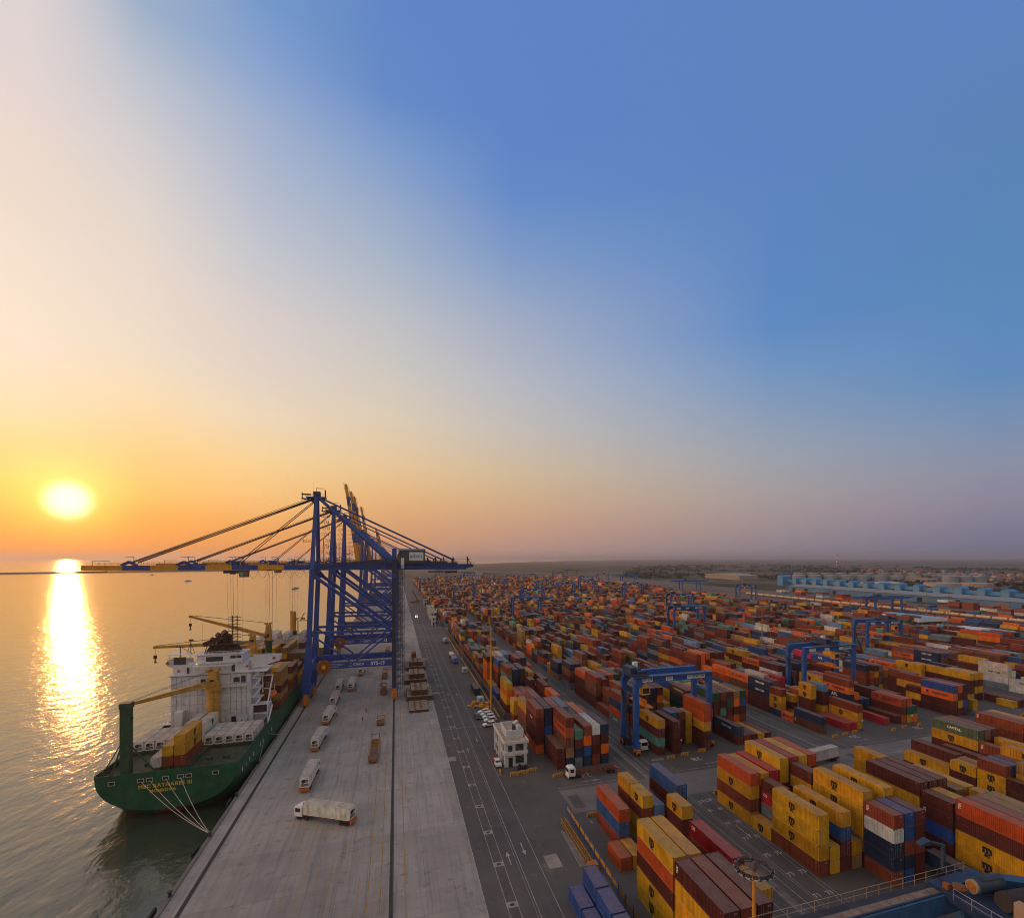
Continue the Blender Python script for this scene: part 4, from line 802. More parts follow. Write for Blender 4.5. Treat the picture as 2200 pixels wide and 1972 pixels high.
# ------------------------------------------------------------------ yard gantries on tyres
yblue = mat('gantry_blue', (.022,.10,.36), .45, var=.25, scale=.4, grime=.35)
def rtg(x, y, label, detail=False, tx=3.0):
    c = thing('yard_gantry', label, 'yard gantry crane', (x, y, 0), 0, 'blue gantry cranes over the container blocks')
    Wd = 26.2; hy = 4.3
    for yy in (-hy, hy):
        b = MB(); b.box(-.4, Wd+.6, yy-.75, yy+.75, 21.9, 23.9); g = b.build('girder', yblue, c)
        b = MB(); b.box(-.4, Wd+.6, yy+(.8 if yy > 0 else -1.5), yy+(1.5 if yy > 0 else -.8), 23.5, 23.56); e = yy+(1.5 if yy > 0 else -1.5); b.rail((-.4,e,23.5), (Wd+.6,e,23.5), 1.1, 1.6, .035, m=1); b.build('walkway', [darkm, mat('rail_grey', (.22,.22,.24), .5)], g)
        for xx in (0, Wd):
            b = MB(); b.beam((xx,yy,2.6), (xx,yy,21.9), 1.5, 1.1, 1.7, 1.3, up=(0,1,0)); s_ = 1 if xx == 0 else -1
            b.hexa([(xx+s_*.7,yy-.6,20.2),(xx+s_*.8,yy-.6,20.2),(xx+s_*.8,yy+.6,20.2),(xx+s_*.7,yy+.6,20.2),(xx+s_*.7,yy-.6,21.9),(xx+s_*2.6,yy-.6,21.9),(xx+s_*2.6,yy+.6,21.9),(xx+s_*.7,yy+.6,21.9)]); b.build('leg', yblue, c)
    for xx in (0, Wd):
        b = MB(); b.box(xx-.6, xx+.6, -hy-1.6, hy+1.6, 2.0, 3.2); b.build('sill_beam', yblue, c); b = MB(); b.box(xx-.3, xx+.3, -hy+.6, hy-.6, 17.4, 17.9); b.build('cross_beam', yblue, c)
        for yy in (-hy-.6, hy+.6):
            b = MB(); b.box(xx-.55, xx+.55, yy-1.6, yy+1.6, 1.1, 2.0)
            for w_ in (-.95, .95): b.box(xx-.7, xx+.7, yy+w_-.35, yy+w_+.35, .6, 1.7)
            bg_ = b.build('bogie', orange_, c); b = MB()
            for w_ in (-.95, .95): b.tube((xx-.3,yy+w_,.72), (xx+.3,yy+w_,.72), .72, 14)
            b.build('wheel', rust_dark, bg_)
    b = MB(); b.box(tx-3, tx+3, -hy-.9, hy+.9, 24.0, 24.35); b.box(tx-2.2, tx-.4, -3, 2.6, 24.35, 26.3); b.tube((tx+.9,-2.8,25.3), (tx+.9,2.8,25.3), .75, 14); b.box(tx-.2, tx+2.5, -hy-.5, -hy+1.2, 24.35, 25.6); b.box(tx+1.6, tx+2.9, 2.2, 3.6, 24.35, 26.8, 1)
    b.rail((tx-3,-hy-.9,24.35), (tx+3,-hy-.9,24.35), 1.1, 1.2, .04); b.rail((tx-3,hy+.9,24.35), (tx+3,hy+.9,24.35), 1.1, 1.2, .04); b.build('trolley', [mat('trolley_blue', (.018,.04,.09), .5, grime=.4), signw], c)
    b = MB(); b.box(-1.5, -.85, -hy-.8, hy+.2, 18.4, 18.5); b.box(-1.5, -.9, -1.9, 1.5, 2.0, 4.3); b.beam((-1.2,-3.6,3.2), (-1.2,3.4,18.4), .8, .12); b.rail((-1.6,-3.6,3.2), (-1.6,3.4,18.4), 1.0, 1.8, .04); b.build('stair', darkm, c)
    b = MB(); b.box(tx+3.2-2.4, tx+3.2+.6, -hy-.4+.2, -hy+1.9, 18.0, 20.6); cb_ = b.build('operator_cab', yel, c)
    b = MB(); b.box(tx+1.2, tx+3.4, -hy-.26, -hy-.21, 18.5, 20.1); b.build('window', glassd, cb_)
    b = MB()
    for dx in (-1, 1):
        for dy in (-2.2, 2.2): b.tube((tx+3+dx,dy,24), (tx+3+dx,dy,15.4), .04, 4, caps=False)
    b.build('hoist_rope', rope, c)
    b = MB(); b.box(tx+1.9, tx+4.1, -6, 6, 14.2, 14.6); b.box(tx+2.3, tx+3.7, -2.4, 2.4, 14.6, 15.6); b.build('spreader', orange_, c)
    for s_, px_, w_, sz in (('SP-S38' if detail else 'SP', 3.6, 3.5, 1.15), ('adani', 11.2, 2.5, .8), ('ABG', 18.6, 2.0, .7), ('SWL41t', 22.0, 4.2, 1.15)):
        b = MB(); b.box(px_-w_/2, px_+w_/2, -hy-.80, -hy-.76, 22.15, 23.5 if sz > 1 else 23.3); b.build('sign_plate', signw, c)
        if detail or s_ == 'SWL41t': lettering(s_, sz, black, (px_, -hy-.815, 22.8), FACE_NEGY, c, bold=.03 if sz > 1 else .005)
    return c
rtg(70.6, 143.0, 'nearest whole blue yard gantry, plates SP-S38 and SWL41t, beyond the crossing', True, 1.0)
for x, y, l in ((159.6, 168, 'blue yard gantry with its orange spreader lowered, before the white lorry'), (259.6, 224, 'blue yard gantry just left of the pale canopy hall'),
    (199, 333, 'blue yard gantry, front one of the overlapping pair in the middle of the yard'), (266, 450, 'blue yard gantry, rear one of the overlapping pair in mid yard'),
    (103, 452, 'blue yard gantry left of mid yard beyond the green striped containers'), (222, 788, 'distant blue gantry between the two nearer left gantries and the horizon'),
    (141.5, 572, 'hazy blue gantry directly behind the left mid-yard gantry'), (312, 652, 'hazy blue gantry with orange cab, right of the distant row'),
    (460, 1104, 'tiny gantry at the right edge of the far yard'), (378, 1200, 'tiny gantry below the scrubland, fourth group'), (277, 1095, 'tiny gantry in the far left haze, right of the crane tail'),
    (225, 695, 'hazy gantry among the cluster left of the railway gantries'), (290, 775, 'hazy gantry at the right of the far cluster'), (155, 857, 'hazy gantry nearest the quay crane tail'),
    (97, 1010, 'tiny gantry low in the haze, first of the far left scatter'), (133, 1090, 'tiny gantry in the haze, second of the far left scatter'), (160, 1240, 'tiny gantry in the haze, third of the far left scatter'), (222, 1030, 'tiny gantry in the haze, fourth of the far left scatter'), (97, 1310, 'tiny gantry in the haze, fifth of the far left scatter'), (196, 1170, 'tiny gantry in the haze, sixth of the far left scatter'), (349, 930, 'tiny gantry in the haze left of the railway gantries'),
    (448, 576, 'blue gantry at the right yard edge near the train tracks'), (39.5, 890, 'faint gantry over the first block seen under the quay crane tail'), (74, 672, 'hazy gantry over the second block under the crane tail')): rtg(x, y, l, False, rnd.choice((3, 8, 15, 20)))
# ------------------------------------------------------------------ the container ship
hullg = mat('hull_green', (.009,.085,.042), .5, var=.4, scale=.35, grime=.6); boot = mat('boot_topping', (.22,.05,.03), .7, var=.4, scale=.5)
deckg = mat('deck_green', (.045,.06,.032), .8, var=.6, scale=.6, grime=.6); shipw = mat('ship_white', (.60,.63,.66), .5, var=.12, scale=.5, grime=.45); sbrown = mat('ship_crane_ochre', (.48,.27,.045), .5, var=.3, scale=.4, grime=.4)
postg = mat('post_green', (.025,.075,.04), .55, var=.3, grime=.4); soot = mat('funnel_brown', (.055,.028,.02), .7, var=.4)
ship = thing('container_ship', 'green hulled container ship with white deckhouse moored stern-on along the quay', 'container ship', (-55.25, 150, 0))
def hull_mesh():
    b = MB(); st = [(0,15.4,6.2,-3.2,2.3),(3,15.5,6.2,-5.5,2.5),(9,15.55,6.2,-8.5,3.0),(22,15.6,6.2,-12,4),(60,15.6,6.2,-13,6),(130,15.6,6.2,-13,6),(155,14.0,6.6,-13,4),(172,10.5,7.4,-13,2.8),(184,6.0,8.6,-12,2.2),(192,2.0,9.6,-10,2),(195,.3,10,-8,2)]
    n = 22; rows = []
    for y, hb, top, bot, p in st:
        r = []
        for k in range(n+1):
            a = math.pi*k/n; cx = math.cos(a); q = abs(cx)**(2/p)*(1 if cx > 0 else -1); sz = math.sin(a)**(2/p)
            r.append((hb*q, y, top - (top-bot)*sz))
        rows.append(r)
    def mi(pts): return 1 if sum(q[2] for q in pts)/len(pts) < -4.3 else 0
    for r0, r1 in zip(rows, rows[1:]):
        for k in range(n): f = [r0[k], r0[k+1], r1[k+1], r1[k]]; b.face(f, mi(f))
    # stern plate in bands so that the waterline is straight
    r = rows[0]
    for k in range(n//2): 
        f = [r[k], r[k+1], r[n-k-1], r[n-k]]; b.face(f if k < n//2-1 else [r[k], r[k+1], r[n-k]], mi(f))
    return b
hb_ = hull_mesh(); hb_.build('hull', [hullg, boot], ship)
b = MB(); b.box(-15.3, 15.3, .3, 170, 5.2, 5.32); b.box(-14.9, 14.9, 17.4, 50, 5.32, 6.2); b.box(-14.8, 14.8, 52, 180, 5.32, 6.2)
for k in range(14): b.box(-14 + k*2.1, -13.5 + k*2.1, 2.5, 3.2, 5.3, 5.9)
for x in (-8, -3, 6, 10): b.tube((x,8,5.3), (x,8,6.1), .35, 8); b.tube((x+1,8,5.3), (x+1,8,6.1), .35, 8)
b.box(-3.0, 3.5, 3.4, 16.6, 5.32, 6.2); b.build('deck', deckg, ship)
b = MB()
for s_ in (-1, 1): b.box(s_*15.42-.08, s_*15.42+.08, .2, 150, 6.1, 6.95)
b.box(-15.3, 15.3, -.06, .1, 6.1, 6.75); b.build('bulwark', hullg, ship)
b = MB(); b.rail((-15.2,.4,6.2), (-15.2,32,6.2), 1.1, 1.5, .04); b.rail((-15.2,.3,6.7), (-8.8,.3,6.7), 1.0, 1.3, .04); b.rail((15.2,52,6.9), (15.2,150,6.9), 1, 2, .04); b.build('handrail', mat('rail_rust', (.16,.10,.07), .7), ship)
for k, x in enumerate((-11.9, -5.9, -4.0, -.6, 2.6, 4.4, 10.4)):
    b = MB(); b.box(x-.55, x+.55, -.14, -.06, 4.35, 5.05, 0); b.box(x-.72, x+.72, -.11, -.05, 4.2, 5.2, 1); f = b.build('mooring_port', [mat('port_dark', (.03,.012,.01), .8), mat('port_rim', (.38,.42,.36), .6)], ship)
shipy = mat('ship_letter_yellow', (.62,.42,.03), .6)
lettering('MSC RATNAREE III', 1.28, shipy, (-.6, -.10, 3.05), FACE_NEGY, ship, bold=.035, spacing=1.12)
lettering('MONROVIA', 1.05, shipy, (-1.2, -.09, 1.75), FACE_NEGY, ship, bold=.03, spacing=1.02)
b = MB()
for k, y in enumerate((3, 6.5, 10, 14, 22, 25, 36)): b.box(15.62, 15.66, y, y+.35, 3.0, 4.2)
b.build('hull_mark', ltr_white, ship)
# deckhouse (x from the centre line, y from the stern)
DY = 38.0
b = MB(); b.box(-13.4, 9.2, DY, DY+11, 5.3, 22.4); b.box(-11.4, -9.2, DY-3, DY, 5.3, 11.8); b.box(9.2, 13.0, DY+1, DY+11, 5.3, 9.8)
for x in (-11.9, -10.4, -8.2, -6.0, -4.6, 3.2, 5.0, 6.4, 7.8): b.box(x-.04, x+.04, DY-.07, DY-.003, 9, 22.2, 1)
for z in (10.6, 13.2, 16.1, 19.0): b.box(-13.4, 9.2, DY-.05, DY-.003, z-.03, z+.03, 1)
b.box(-13.6, 9.4, DY-.25, DY+11, 22.4, 22.6, 1); dh = b.build('deckhouse', [shipw, mat('ship_seam', (.22,.23,.24), .7, var=.5, scale=1)], ship)
b = MB(); b.box(-14.2, 14.0, DY-.4, DY+9, 22.62, 22.9); b.box(-13.2, 8.0, DY+1.2, DY+9, 22.9, 25.9); b.box(-6.5, 6.5, DY+.6, DY+9, 26.0, 28.8)
for s_, e in ((-1, -15.4), (1, 17.0)):
    xi = -9.5 if s_ < 0 else 8.3
    b.hexa([(min(xi,e),DY+3,25.6),(max(xi,e),DY+3,25.6),(max(xi,e),DY+7,25.6),(min(xi,e),DY+7,25.6),(min(xi,e),DY+3,26.0),(max(xi,e),DY+3,26.0),(max(xi,e),DY+7,26.0),(min(xi,e),DY+7,26.0)])
    b.face([(xi,DY+2.95,22.9),(e,DY+2.95,25.4),(e,DY+2.95,27.1),(xi,DY+2.95,27.1)] if s_ > 0 else [(e,DY+2.95,25.4),(xi,DY+2.95,22.9),(xi,DY+2.95,27.1),(e,DY+2.95,27.1)])
    b.box(min(xi,e), max(xi,e), DY+6.9, DY+7, 26, 27.1); b.box(e-.05, e+.05, DY+3, DY+7, 25.4, 27.1)
b.box(-15.2, -8.6, DY+2.6, DY+7.4, 29.0, 29.12); b.beam((-14.9,DY+3,27), (-14.9,DY+3,29), .12); b.beam((-9,DY+3,27), (-9,DY+3,29), .12)
b.box(-7.2, 7.0, DY+.3, DY+9, 28.8, 28.95); br_ = b.build('bridge', shipw, dh)
for x0, x1, z0_, z1_, y in ((-3.9,.9,26.7,28.2,DY+.55),(3.0,4.6,27.4,28.3,DY+.55),(4.8,6.2,27.4,28.3,DY+.55),(-13.0,-9.6,26.1,28.5,DY+1.1),(-9.4,-8.7,23.1,25.0,DY+1.15),(3.2,4.2,23.0,25.2,DY+1.15),(-5.2,-3.8,19.4,21.2,DY-.08),(4.1,5.9,19.3,21.2,DY-.08),(6.3,7.6,19.3,21.6,DY-.08),(-8.6,-6.2,6.2,8.6,DY-.08),(3.5,4.8,6.2,8.4,DY-.08),(-9.4,-9.2,7,10.5,DY-2.8)): b = MB(); b.box(x0, x1, y-.04, y, z0_, z1_); b.build('window', mat('ship_window', (.03,.035,.04), .25, spec=.7), dh)
b = MB()
for x0, x1, z in ((-8.6,-1.6,18.6),(1.0,8.0,18.6),(-8.0,4,25.6)): b.box(x0, x1, DY-1.3, DY, z-.25, z); b.rail((x0,DY-1.3,z), (x1,DY-1.3,z), 1.2, 1.1, .05)
b.build('balcony', shipw, dh); b = MB()
for k in range(5):                                                   # ladders and stair frames on the quay side
    z = 7.5+k*3.2; b.box(9.2, 13.0-k*.3, DY+.3, DY+3.5, z, z+.15); b.rail((9.2,DY+.3,z), (13.0-k*.3,DY+.3,z), 1.1, .8, .05); b.beam((9.6,DY+.3,z), (12.0,DY+.3,z+3.1), .15, .5)
b.beam((9.4,DY-.6,6), (9.4,DY-.6,11.6), 1.2, .8); b.beam((9.0,DY-.6,11.8), (14.2,DY-.6,11.8), .35); b.beam((9.0,DY-.6,8.8), (14.2,DY-.6,8.8), .35); b.beam((14.2,DY-.6,6), (14.2,DY-.6,11.8), .35); b.beam((14.2,DY-.6,11.8), (15.2,DY+2,20.8), .4); b.beam((15.2,DY+2,20.8), (12.2,DY+2,20.8), .35); b.beam((14.8,DY-3.6,5.6), (15.3,DY+1,11), .35); b.beam((12.2,DY+2,22.4), (12.2,DY+2,15), .3)
b.build('stair_frame', shipw, dh); b = MB()
for k in range(4): z = 6+k*3.0; b.box(-17.0+k*1.2, -13.4, DY+1, DY+3.5, z+.9, z+1.1); b.rail((-17.0+k*1.2,DY+1,z+1), (-13.4,DY+1,z+1), 1.1, .9, .05)
b.build('boat_platform', shipw, dh); b = MB(); b.rail((6.6,DY+2.9,27.1), (17,DY+2.9,27.1), .9, 1.2, .05); b.rail((-15.3,DY+2.9,27.1), (-9,DY+2.9,27.1), .9, 1.2, .05); b.build('railing', shipw, dh)
b = MB()
for z in (9.9, 13.0, 16.1, 19.3, 22.6): b.rail((-13.3,DY-.1,z), (-9.5,DY-.1,z), .9, .8, .04)
for x, z in ((-7.2,6.2), (-2.6,6.2), (1.4,6.2), (6.0,6.2), (7.6,6.2)): b.box(x-.5, x+.5, DY-1.1, DY-.1, z, z+1.3)
for x in (-12.8, -9.9, 2.2, 8.9): b.beam((x,DY-.12,6.2), (x,DY-.12,22.3), .12)
b.rail((-13.2,DY+1.3,25.95), (8,DY+1.3,25.95), .9, 1.1, .05); b.rail((-6.4,DY+.7,28.96), (6.4,DY+.7,28.96), .9, 1, .05); b.box(-14.6, -11.4, DY+4, DY+10, 8.4, 8.6); b.rail((-14.6,DY+4,8.6), (-11.4,DY+4,8.6), 1, .9, .05)
b.build('deck_fitting', shipw, dh)
b = MB(); b.box(9.9, 13.9, DY-.35, DY-.28, 9.2, 11.5); b.box(12.3, 15.0, DY+1.9, DY+1.95, 18.6, 20.6); b.build('vent_screen', mat('screen_brown', (.055,.03,.035), .8), dh)
b = MB()
for x, z in ((-11.6,24), (7.7,24.4), (3.4,27.9)): b.box(x-.35, x+.35, DY+1.08, DY+1.14 if x < 3 or z < 25 else DY+1.14, z-.35, z+.35)
b.build('fire_box', red_, dh)
b = MB(); b.tube((-15.3,DY+2.85,26.4), (-15.3,DY+2.7,26.4), .5, 14); b.tube((15.4,DY+2.85,26.4), (15.4,DY+2.7,26.4), .5, 14); b.build('life_ring', mat('ring_red', (.4,.12,.08), .5), dh)
b = MB()
for t0, t1, r0, r1 in ((0,.15,.15,.75),(.15,.35,.75,1.15),(.35,.65,1.15,1.15),(.65,.85,1.15,.75),(.85,1,.75,.15)): b.tube((14.6,DY+1+7.5*t0,13.6), (14.6,DY+1+7.5*t1,13.6), r0, 12, r2=r1, caps=False)
b.box(14.0, 15.2, DY+3, DY+4.4, 14.3, 15.0); lb = b.build('lifeboat', mat('lifeboat_orange', (.62,.13,.03), .5), ship, smooth=True); lb_l = MB(); lb_l.beam((14.6,DY+1.8,12), (14.6,DY+1.8,16.4), .2); lb_l.beam((14.6,DY+7.6,12), (14.6,DY+7.6,16.4), .2); lb_l.beam((12.6,DY+1.8,16.4), (14.6,DY+1.8,16.4), .2); lb_l.build('davit', shipw, lb)
# funnel, mast, radar
b = MB(); b.hexa([(-5,DY+3,29),(5.0,DY+3,29),(4.6,DY+8,29),(-4.6,DY+8,29),(-3.6,DY+3.5,31.6),(4.0,DY+3.5,31.6),(3.4,DY+7.5,31.6),(-3,DY+7.5,31.6)]); b.box(-5.6, 6.4, DY+2.4, DY+8.4, 31.6, 31.8)
for k in range(8): b.beam((-5+k*1.4,DY+2.6,29), (-4.2+k*1.3,DY+2.8,31.6), .22)
for x, z, r_ in ((-1.4,34.4,.8), (.4,35.0,1.0), (1.9,34.0,.6), (-3,33.2,.5)): b.tube((x,DY+5,31.8), (x,DY+5,z), r_, 12); b.tube((x,DY+5,z), (x-.5,DY+4.4,z+.6), r_, 12)
b.beam((-5.4,DY+3,31.8), (0,DY+3,34.2), .2, 1.5); b.build('funnel', soot, dh)
b = MB()
for x in (2.4, 3.8): b.beam((x,DY+5,29), (x,DY+5,41), .22)
for k in range(8): b.beam((1.2,DY+5,32.4+k*1.15), (5.0,DY+5,32.4+k*1.15), .16); b.beam((2.4,DY+5,32+k*1.15), (3.8,DY+5,33+k*1.15), .1)
for x in (-9.6, 12.5): b.beam((x,DY+5,28.9), (x,DY+5,33), .18); b.beam((x-1.1,DY+5,28.9), (x,DY+5,32.4), .1); b.beam((x+1.1,DY+5,28.9), (x,DY+5,32.4), .1); b.box(x-.5, x+.7, DY+4.8, DY+5.2, 33, 33.6)
b.beam((-12.2,DY+4,27), (-12.2,DY+4,31.4), .2); b.box(-13.4, -11, DY+3.9, DY+4.1, 31.3, 31.5); b.beam((-12,DY+4,31.3), (-8.8,DY+4,29), .12); b.beam((-6.2,DY+5,29), (-6.2,DY+5,39), .05); b.build('mast', soot, dh)
b = MB(); b.tube((-6.2,DY-.5,26.3), (-6.2,DY-.3,26.3), .14, 8); b.build('lamp', emis('lamp_glow', (1.0,.62,.2), 6.0), dh)
# cargo cranes
def ship_crane(x, y, label_, top, piv, tip, low=None, w=1.9, mt=sbrown):
    q = link('cargo_crane', None, ship, (0, 0, 0)); q['label'] = label_
    b = MB(); b.tube((x,y,5.3), (x,y,piv-2.5), w*.95, 16, r2=w*.85); b.tube((x,y,piv-2.5), (x,y,piv-1.8), w*1.15, 16); b.build('pedestal', low or mt, q)
    b = MB(); b.hexa([(x-w*.8,y-w*.8,piv-1.8),(x+w*.8,y-w*.8,piv-1.8),(x+w*.8,y+w*.8,piv-1.8),(x-w*.8,y+w*.8,piv-1.8),(x-w*.5,y-w*.7,top),(x+w*.5,y-w*.7,top),(x+w*.5,y+w*.7,top),(x-w*.5,y+w*.7,top)]); b.box(x-w*.9, x-w*.3, y-w*.6, y+w*.6, top, top+.7); b.box(x+w*.2, x+w*.8, y-w*.6, y+w*.6, top, top+.7); b.box(x-.5, x+.6, y-w*.82, y-w*.78, piv+.2, piv+1.2, 1); b.build('crane_house', [mt, darkm], q)
    b = MB(); t = Vector(tip); a = Vector((x, y, piv)); d_ = (t-a).normalized(); s_ = Vector((-d_.y, d_.x, 0)).normalized()
    mid = a + (t-a)*.28
    for k in (-1, 1): b.beam(a+s_*k*w*.7+d_*w*.5, mid+s_*k*.35, .5, .9, .5, 1.4)
    b.beam(mid, t, 1.2, 1.5, .7, .8); b.tube(t-s_*.5, t+s_*.5, .55, 10); b.build('jib', mt, q)
    b = MB(); topp = Vector((x, y, top+.5))
    for k in (-.4, .4): b.tube(topp+s_*k, t+s_*k+Vector((0,0,.5)), .05, 4, caps=False)
    b.tube(t, t-Vector((0,0,3.2)), .05, 4, caps=False); hk = t-Vector((0,0,3.6)); b.box(hk.x-.45, hk.x+.45, hk.y-.3, hk.y+.3, hk.z-.5, hk.z+.7); b.beam(hk, hk-Vector((0,0,1.9)), .3); b.box(hk.x-.3, hk.x+.4, hk.y-.2, hk.y+.2, hk.z-2.1, hk.z-1.7); b.build('hook', darkm, q)
    return q
ship_crane(-1.0, 35.8, 'ochre crane on a broad column before the deckhouse, jib resting on the green post', 24.0, 20.4, (-9.6, 2.6, 23.3), w=2.1)
ship_crane(2.4, 67.8, 'ochre crane right behind the deckhouse, jib nearly level out to sea', 30.6, 28.0, (-28.4, 66.0, 28.0), w=1.5)
ship_crane(1.2, 98.4, 'ochre crane on a green column, jib raised out to sea', 31.2, 25.8, (-27.6, 96.0, 35.8), low=postg, w=1.6)
b = MB(); b.tube((1.8,150,5.3), (1.8,150,21), 1.9, 14); b.tube((1.8,150,21), (1.8,150,30.6), 1.5, 12, m=1); b.box(.6, 1.5, 149, 151, 30.6, 31.8, 1); b.box(2.1, 3.0, 149, 151, 30.6, 31.6, 1)
for k in (0, 1): b.beam((4.2+k*5.5,150,18), (4.2+k*5.5,150,26.4), .45, m=1)
b.beam((4,150,26.4), (10.4,150,26.4), .4, m=1); b.beam((5.4,150,26.4), (7.4,150,30.6), .4, m=1); b.beam((3.3,150,30), (6.8,150,27), .1, m=1); b.box(5.6, 7.6, 149.4, 150.6, 27, 28, 1); fq = b.build('foredeck_crane', [postg, sbrown], ship)
b = MB(); b.box(-10.8, -8.8, 1.2, 3.2, 2.0, 22.6); b.box(-10.9, -8.6, 1.0, 3.4, 22.6, 24.0); b.tube((-8.6,2.2,20), (-8.6,1.9,20), .35, 8); b.beam((-12.6,1.4,6.2), (-10.6,2,13.6), .28); b.beam((-3.4,1.4,6.2), (-9.2,2,13.6), .28); b.beam((-14.6,1,6.0), (-10.7,2,14), .22); b.build('jib_rest_post', postg, ship)
# mooring ropes, bollards, fenders
mr_ = mat('mooring_rope', (.42,.38,.33), .8)
def mooring(a, c_, sag=1.2):
    b = MB(); a = Vector(a); c_ = Vector(c_); pts = [a + (c_-a)*t/8 - Vector((0,0,sag*4*(t/8)*(1-t/8))) for t in range(9)]; b.path(pts, .06, 5); o = b.build('mooring_rope', mr_); return o
for k, (x, z, l) in enumerate(((-61.1,4.6,'leftmost mooring rope from the ship stern to the quay bollard'), (-59.2,4.6,'second mooring rope from the left under the stern letters'), (-55.8,4.6,'third mooring rope from the left under the stern letters'), (-52.6,4.6,'rightmost and steepest mooring rope of the stern four'))):
    tag(mooring((x, 149.8, z), (-38.5, 125.2, .7)), l, 'mooring rope', 'mooring ropes to the quay')
tag(mooring((-39.7, 176, 3.2), (-38.5, 164, .6), .8), 'mooring rope from the ship side to the quay beside the white boxes', 'mooring rope', 'mooring ropes to the quay'); tag(mooring((-39.7, 182, 3.6), (-36.5, 190, .3), .3), 'short mooring rope from the ship side over the quay edge', 'mooring rope', 'mooring ropes to the quay')
def bollard(y):
    b = MB(); b.tube((-38.5,y,.22), (-38.5,y,.95), .3, 12, r2=.24); b.tube((-38.5,y,.95), (-38.5,y,1.15), .42, 12); return b.build('bollard', darkm)
BOLL = (('nearest', 84), ('second nearest', 105), ('roped', 125), ('fourth', 144), ('fifth', 165), ('sixth', 186), ('seventh', 206))
for w_, y in BOLL: tag(bollard(y), f'black mooring bollard on the quay edge, {w_} one along' if w_ != 'roped' else 'black mooring bollard holding the four stern ropes', 'bollard', 'bollards on the quay edge')
for k, y in enumerate((76, 101, 120.5, 142, 163)):
    b = MB(); b.box(-39.5, -39.05, y-1.4, y+1.4, -4.4, -.6); b.tube((-39.6,y-1.0,-2.4), (-39.6,y+1.0,-2.4), .5, 10); b.box(-39.9, -39.5, y-1.6, y+1.6, -3.9, .15, 0); f = b.build('fender', rust_dark); tag(f, f'black rubber fender on the quay wall, {ORD[k]} from the front', 'fender', 'fenders on the quay wall')

# ------------------------------------------------------------------ lorries
def wheels(b, pts, r=.52, w=.32):
    for x, y in pts: b.tube((x-w/2,y,r), (x+w/2,y,r), r, 14)
def lorry_parts(c, cabm=white, trailer=True, cabonly=False):
    """origin at the rear axle centre, heading +y"""
    b = MB(); L = 12.4
    b.box(-.45, -.3, 0, L, .95, 1.25); b.box(.3, .45, 0, L, .95, 1.25)
    for k in range(9): b.box(-1.15, 1.15, .3+k*1.45, .45+k*1.45, 1.12, 1.3)
    b.box(-1.2, -1.08, 0, L, 1.12, 1.32); b.box(1.08, 1.2, 0, L, 1.12, 1.32); b.box(-1.2, 1.2, -.25, .05, .55, 1.25, 1); b.box(-.5, .5, L-2.5, L+1.3, .7, .95); b.build('trailer', [mat('trailer_rust', (.17,.055,.03), .7, var=.5, scale=1.5), mat('bumper_orange', (.5,.13,.03), .5)], c)
    b = MB(); L -= 1.9; b.box(-1.2, 1.2, L+2.2, L+4.2, .75, 2.9); b.hexa([(-1.2,L+2.2,2.9),(1.2,L+2.2,2.9),(1.2,L+4.1,2.9),(-1.2,L+4.1,2.9),(-1.1,L+2.4,3.2),(1.1,L+2.4,3.2),(1.1,L+3.6,3.2),(-1.1,L+3.6,3.2)])
    b.box(-1.25, 1.25, L+4.15, L+4.3, .45, 1.0); b.box(-1.5, -1.35, L+3.8, L+4.0, 1.7, 2.5); b.box(1.35, 1.5, L+3.8, L+4.0, 1.7, 2.5); cb = b.build('cab', cabm, c)
    b = MB(); b.box(-1.05, 1.05, L+4.2, L+4.23, 1.75, 2.75); b.box(-1.23, -1.2, L+2.6, L+3.9, 1.75, 2.65); b.box(1.2, 1.23, L+2.6, L+3.9, 1.75, 2.65); b.build('window', glassd, cb)
    for pts in (((-.95,1.2),(.95,1.2)), ((-.95,2.5),(.95,2.5)), ((-.95,L+1.2),(.95,L+1.2)), ((-.95,L+3.2),(.95,L+3.2))):
        for p in pts: b = MB(); wheels(b, [p]); b.build('wheel', rust_dark, c)
def lorry(x, y, rz, label, load='w', lab2=None, tx=None, seed=0):
    c = thing('lorry', label, 'lorry', (x, y, .01), rz, 'lorries on the quay and in the yard'); lorry_parts(c)
    if load:
        cx_, sx = math.cos(rz), math.sin(rz); px_ = x + cx_*-CW/2 - sx*.15; py_ = y + sx*-CW/2 + cx_*.15
        d = dict(x=px_, y=py_, z=1.34, L=LF, h=2.75, c=load, rz=rz, txt=tx, reef=True, side=1); container(d, True, lab2, 'white boxes on lorries')
for k, (x, y, rz, w_) in enumerate(((-22.5, 141.3, -.035, 'lorry nearest the turning one, squarely behind it'), (-24.3, 170.2, -.05, 'second lorry in the quay queue counting from the turning one'), (-24.3, 196.2, -.04, 'third lorry in the quay queue with a worker beside it'), (-24.6, 219.3, -.02, 'fourth lorry in the quay queue close to the crane legs'), (-24.8, 240.6, -.0, 'fifth lorry, under the portal of the nearest quay crane, sea side lane'), (-19.8, 242, -.02, 'lorry in the middle lane under the nearest quay crane'), (-17.4, 272, -.02, 'farthest lorry, framed under the quay crane beam'))):
    lorry(x, y, rz, 'white box ' + w_, 'w', f'white container on the {w_.split(",")[0]}')
lorry(-9.3, 121.4, R(59), 'white box lorry turning broadside across the near apron', 'w', 'rusty roofed white container on the lorry turning across the apron')
lorry(59.6, 129.6, R(91), 'empty flatbed lorry with white cab crossing before the front stacks', None)
lorry(74.4, 121.6+5, R(180)+0*R(1), 'white cab lorry waiting in the lane below the nearest gantry', None) if False else None
c = thing('lorry', 'white cab lorry waiting in the lane beside the nearest yard gantry leg', 'lorry', (74.2, 154.6, .01), R(180), 'lorries on the quay and in the yard'); lorry_parts(c)
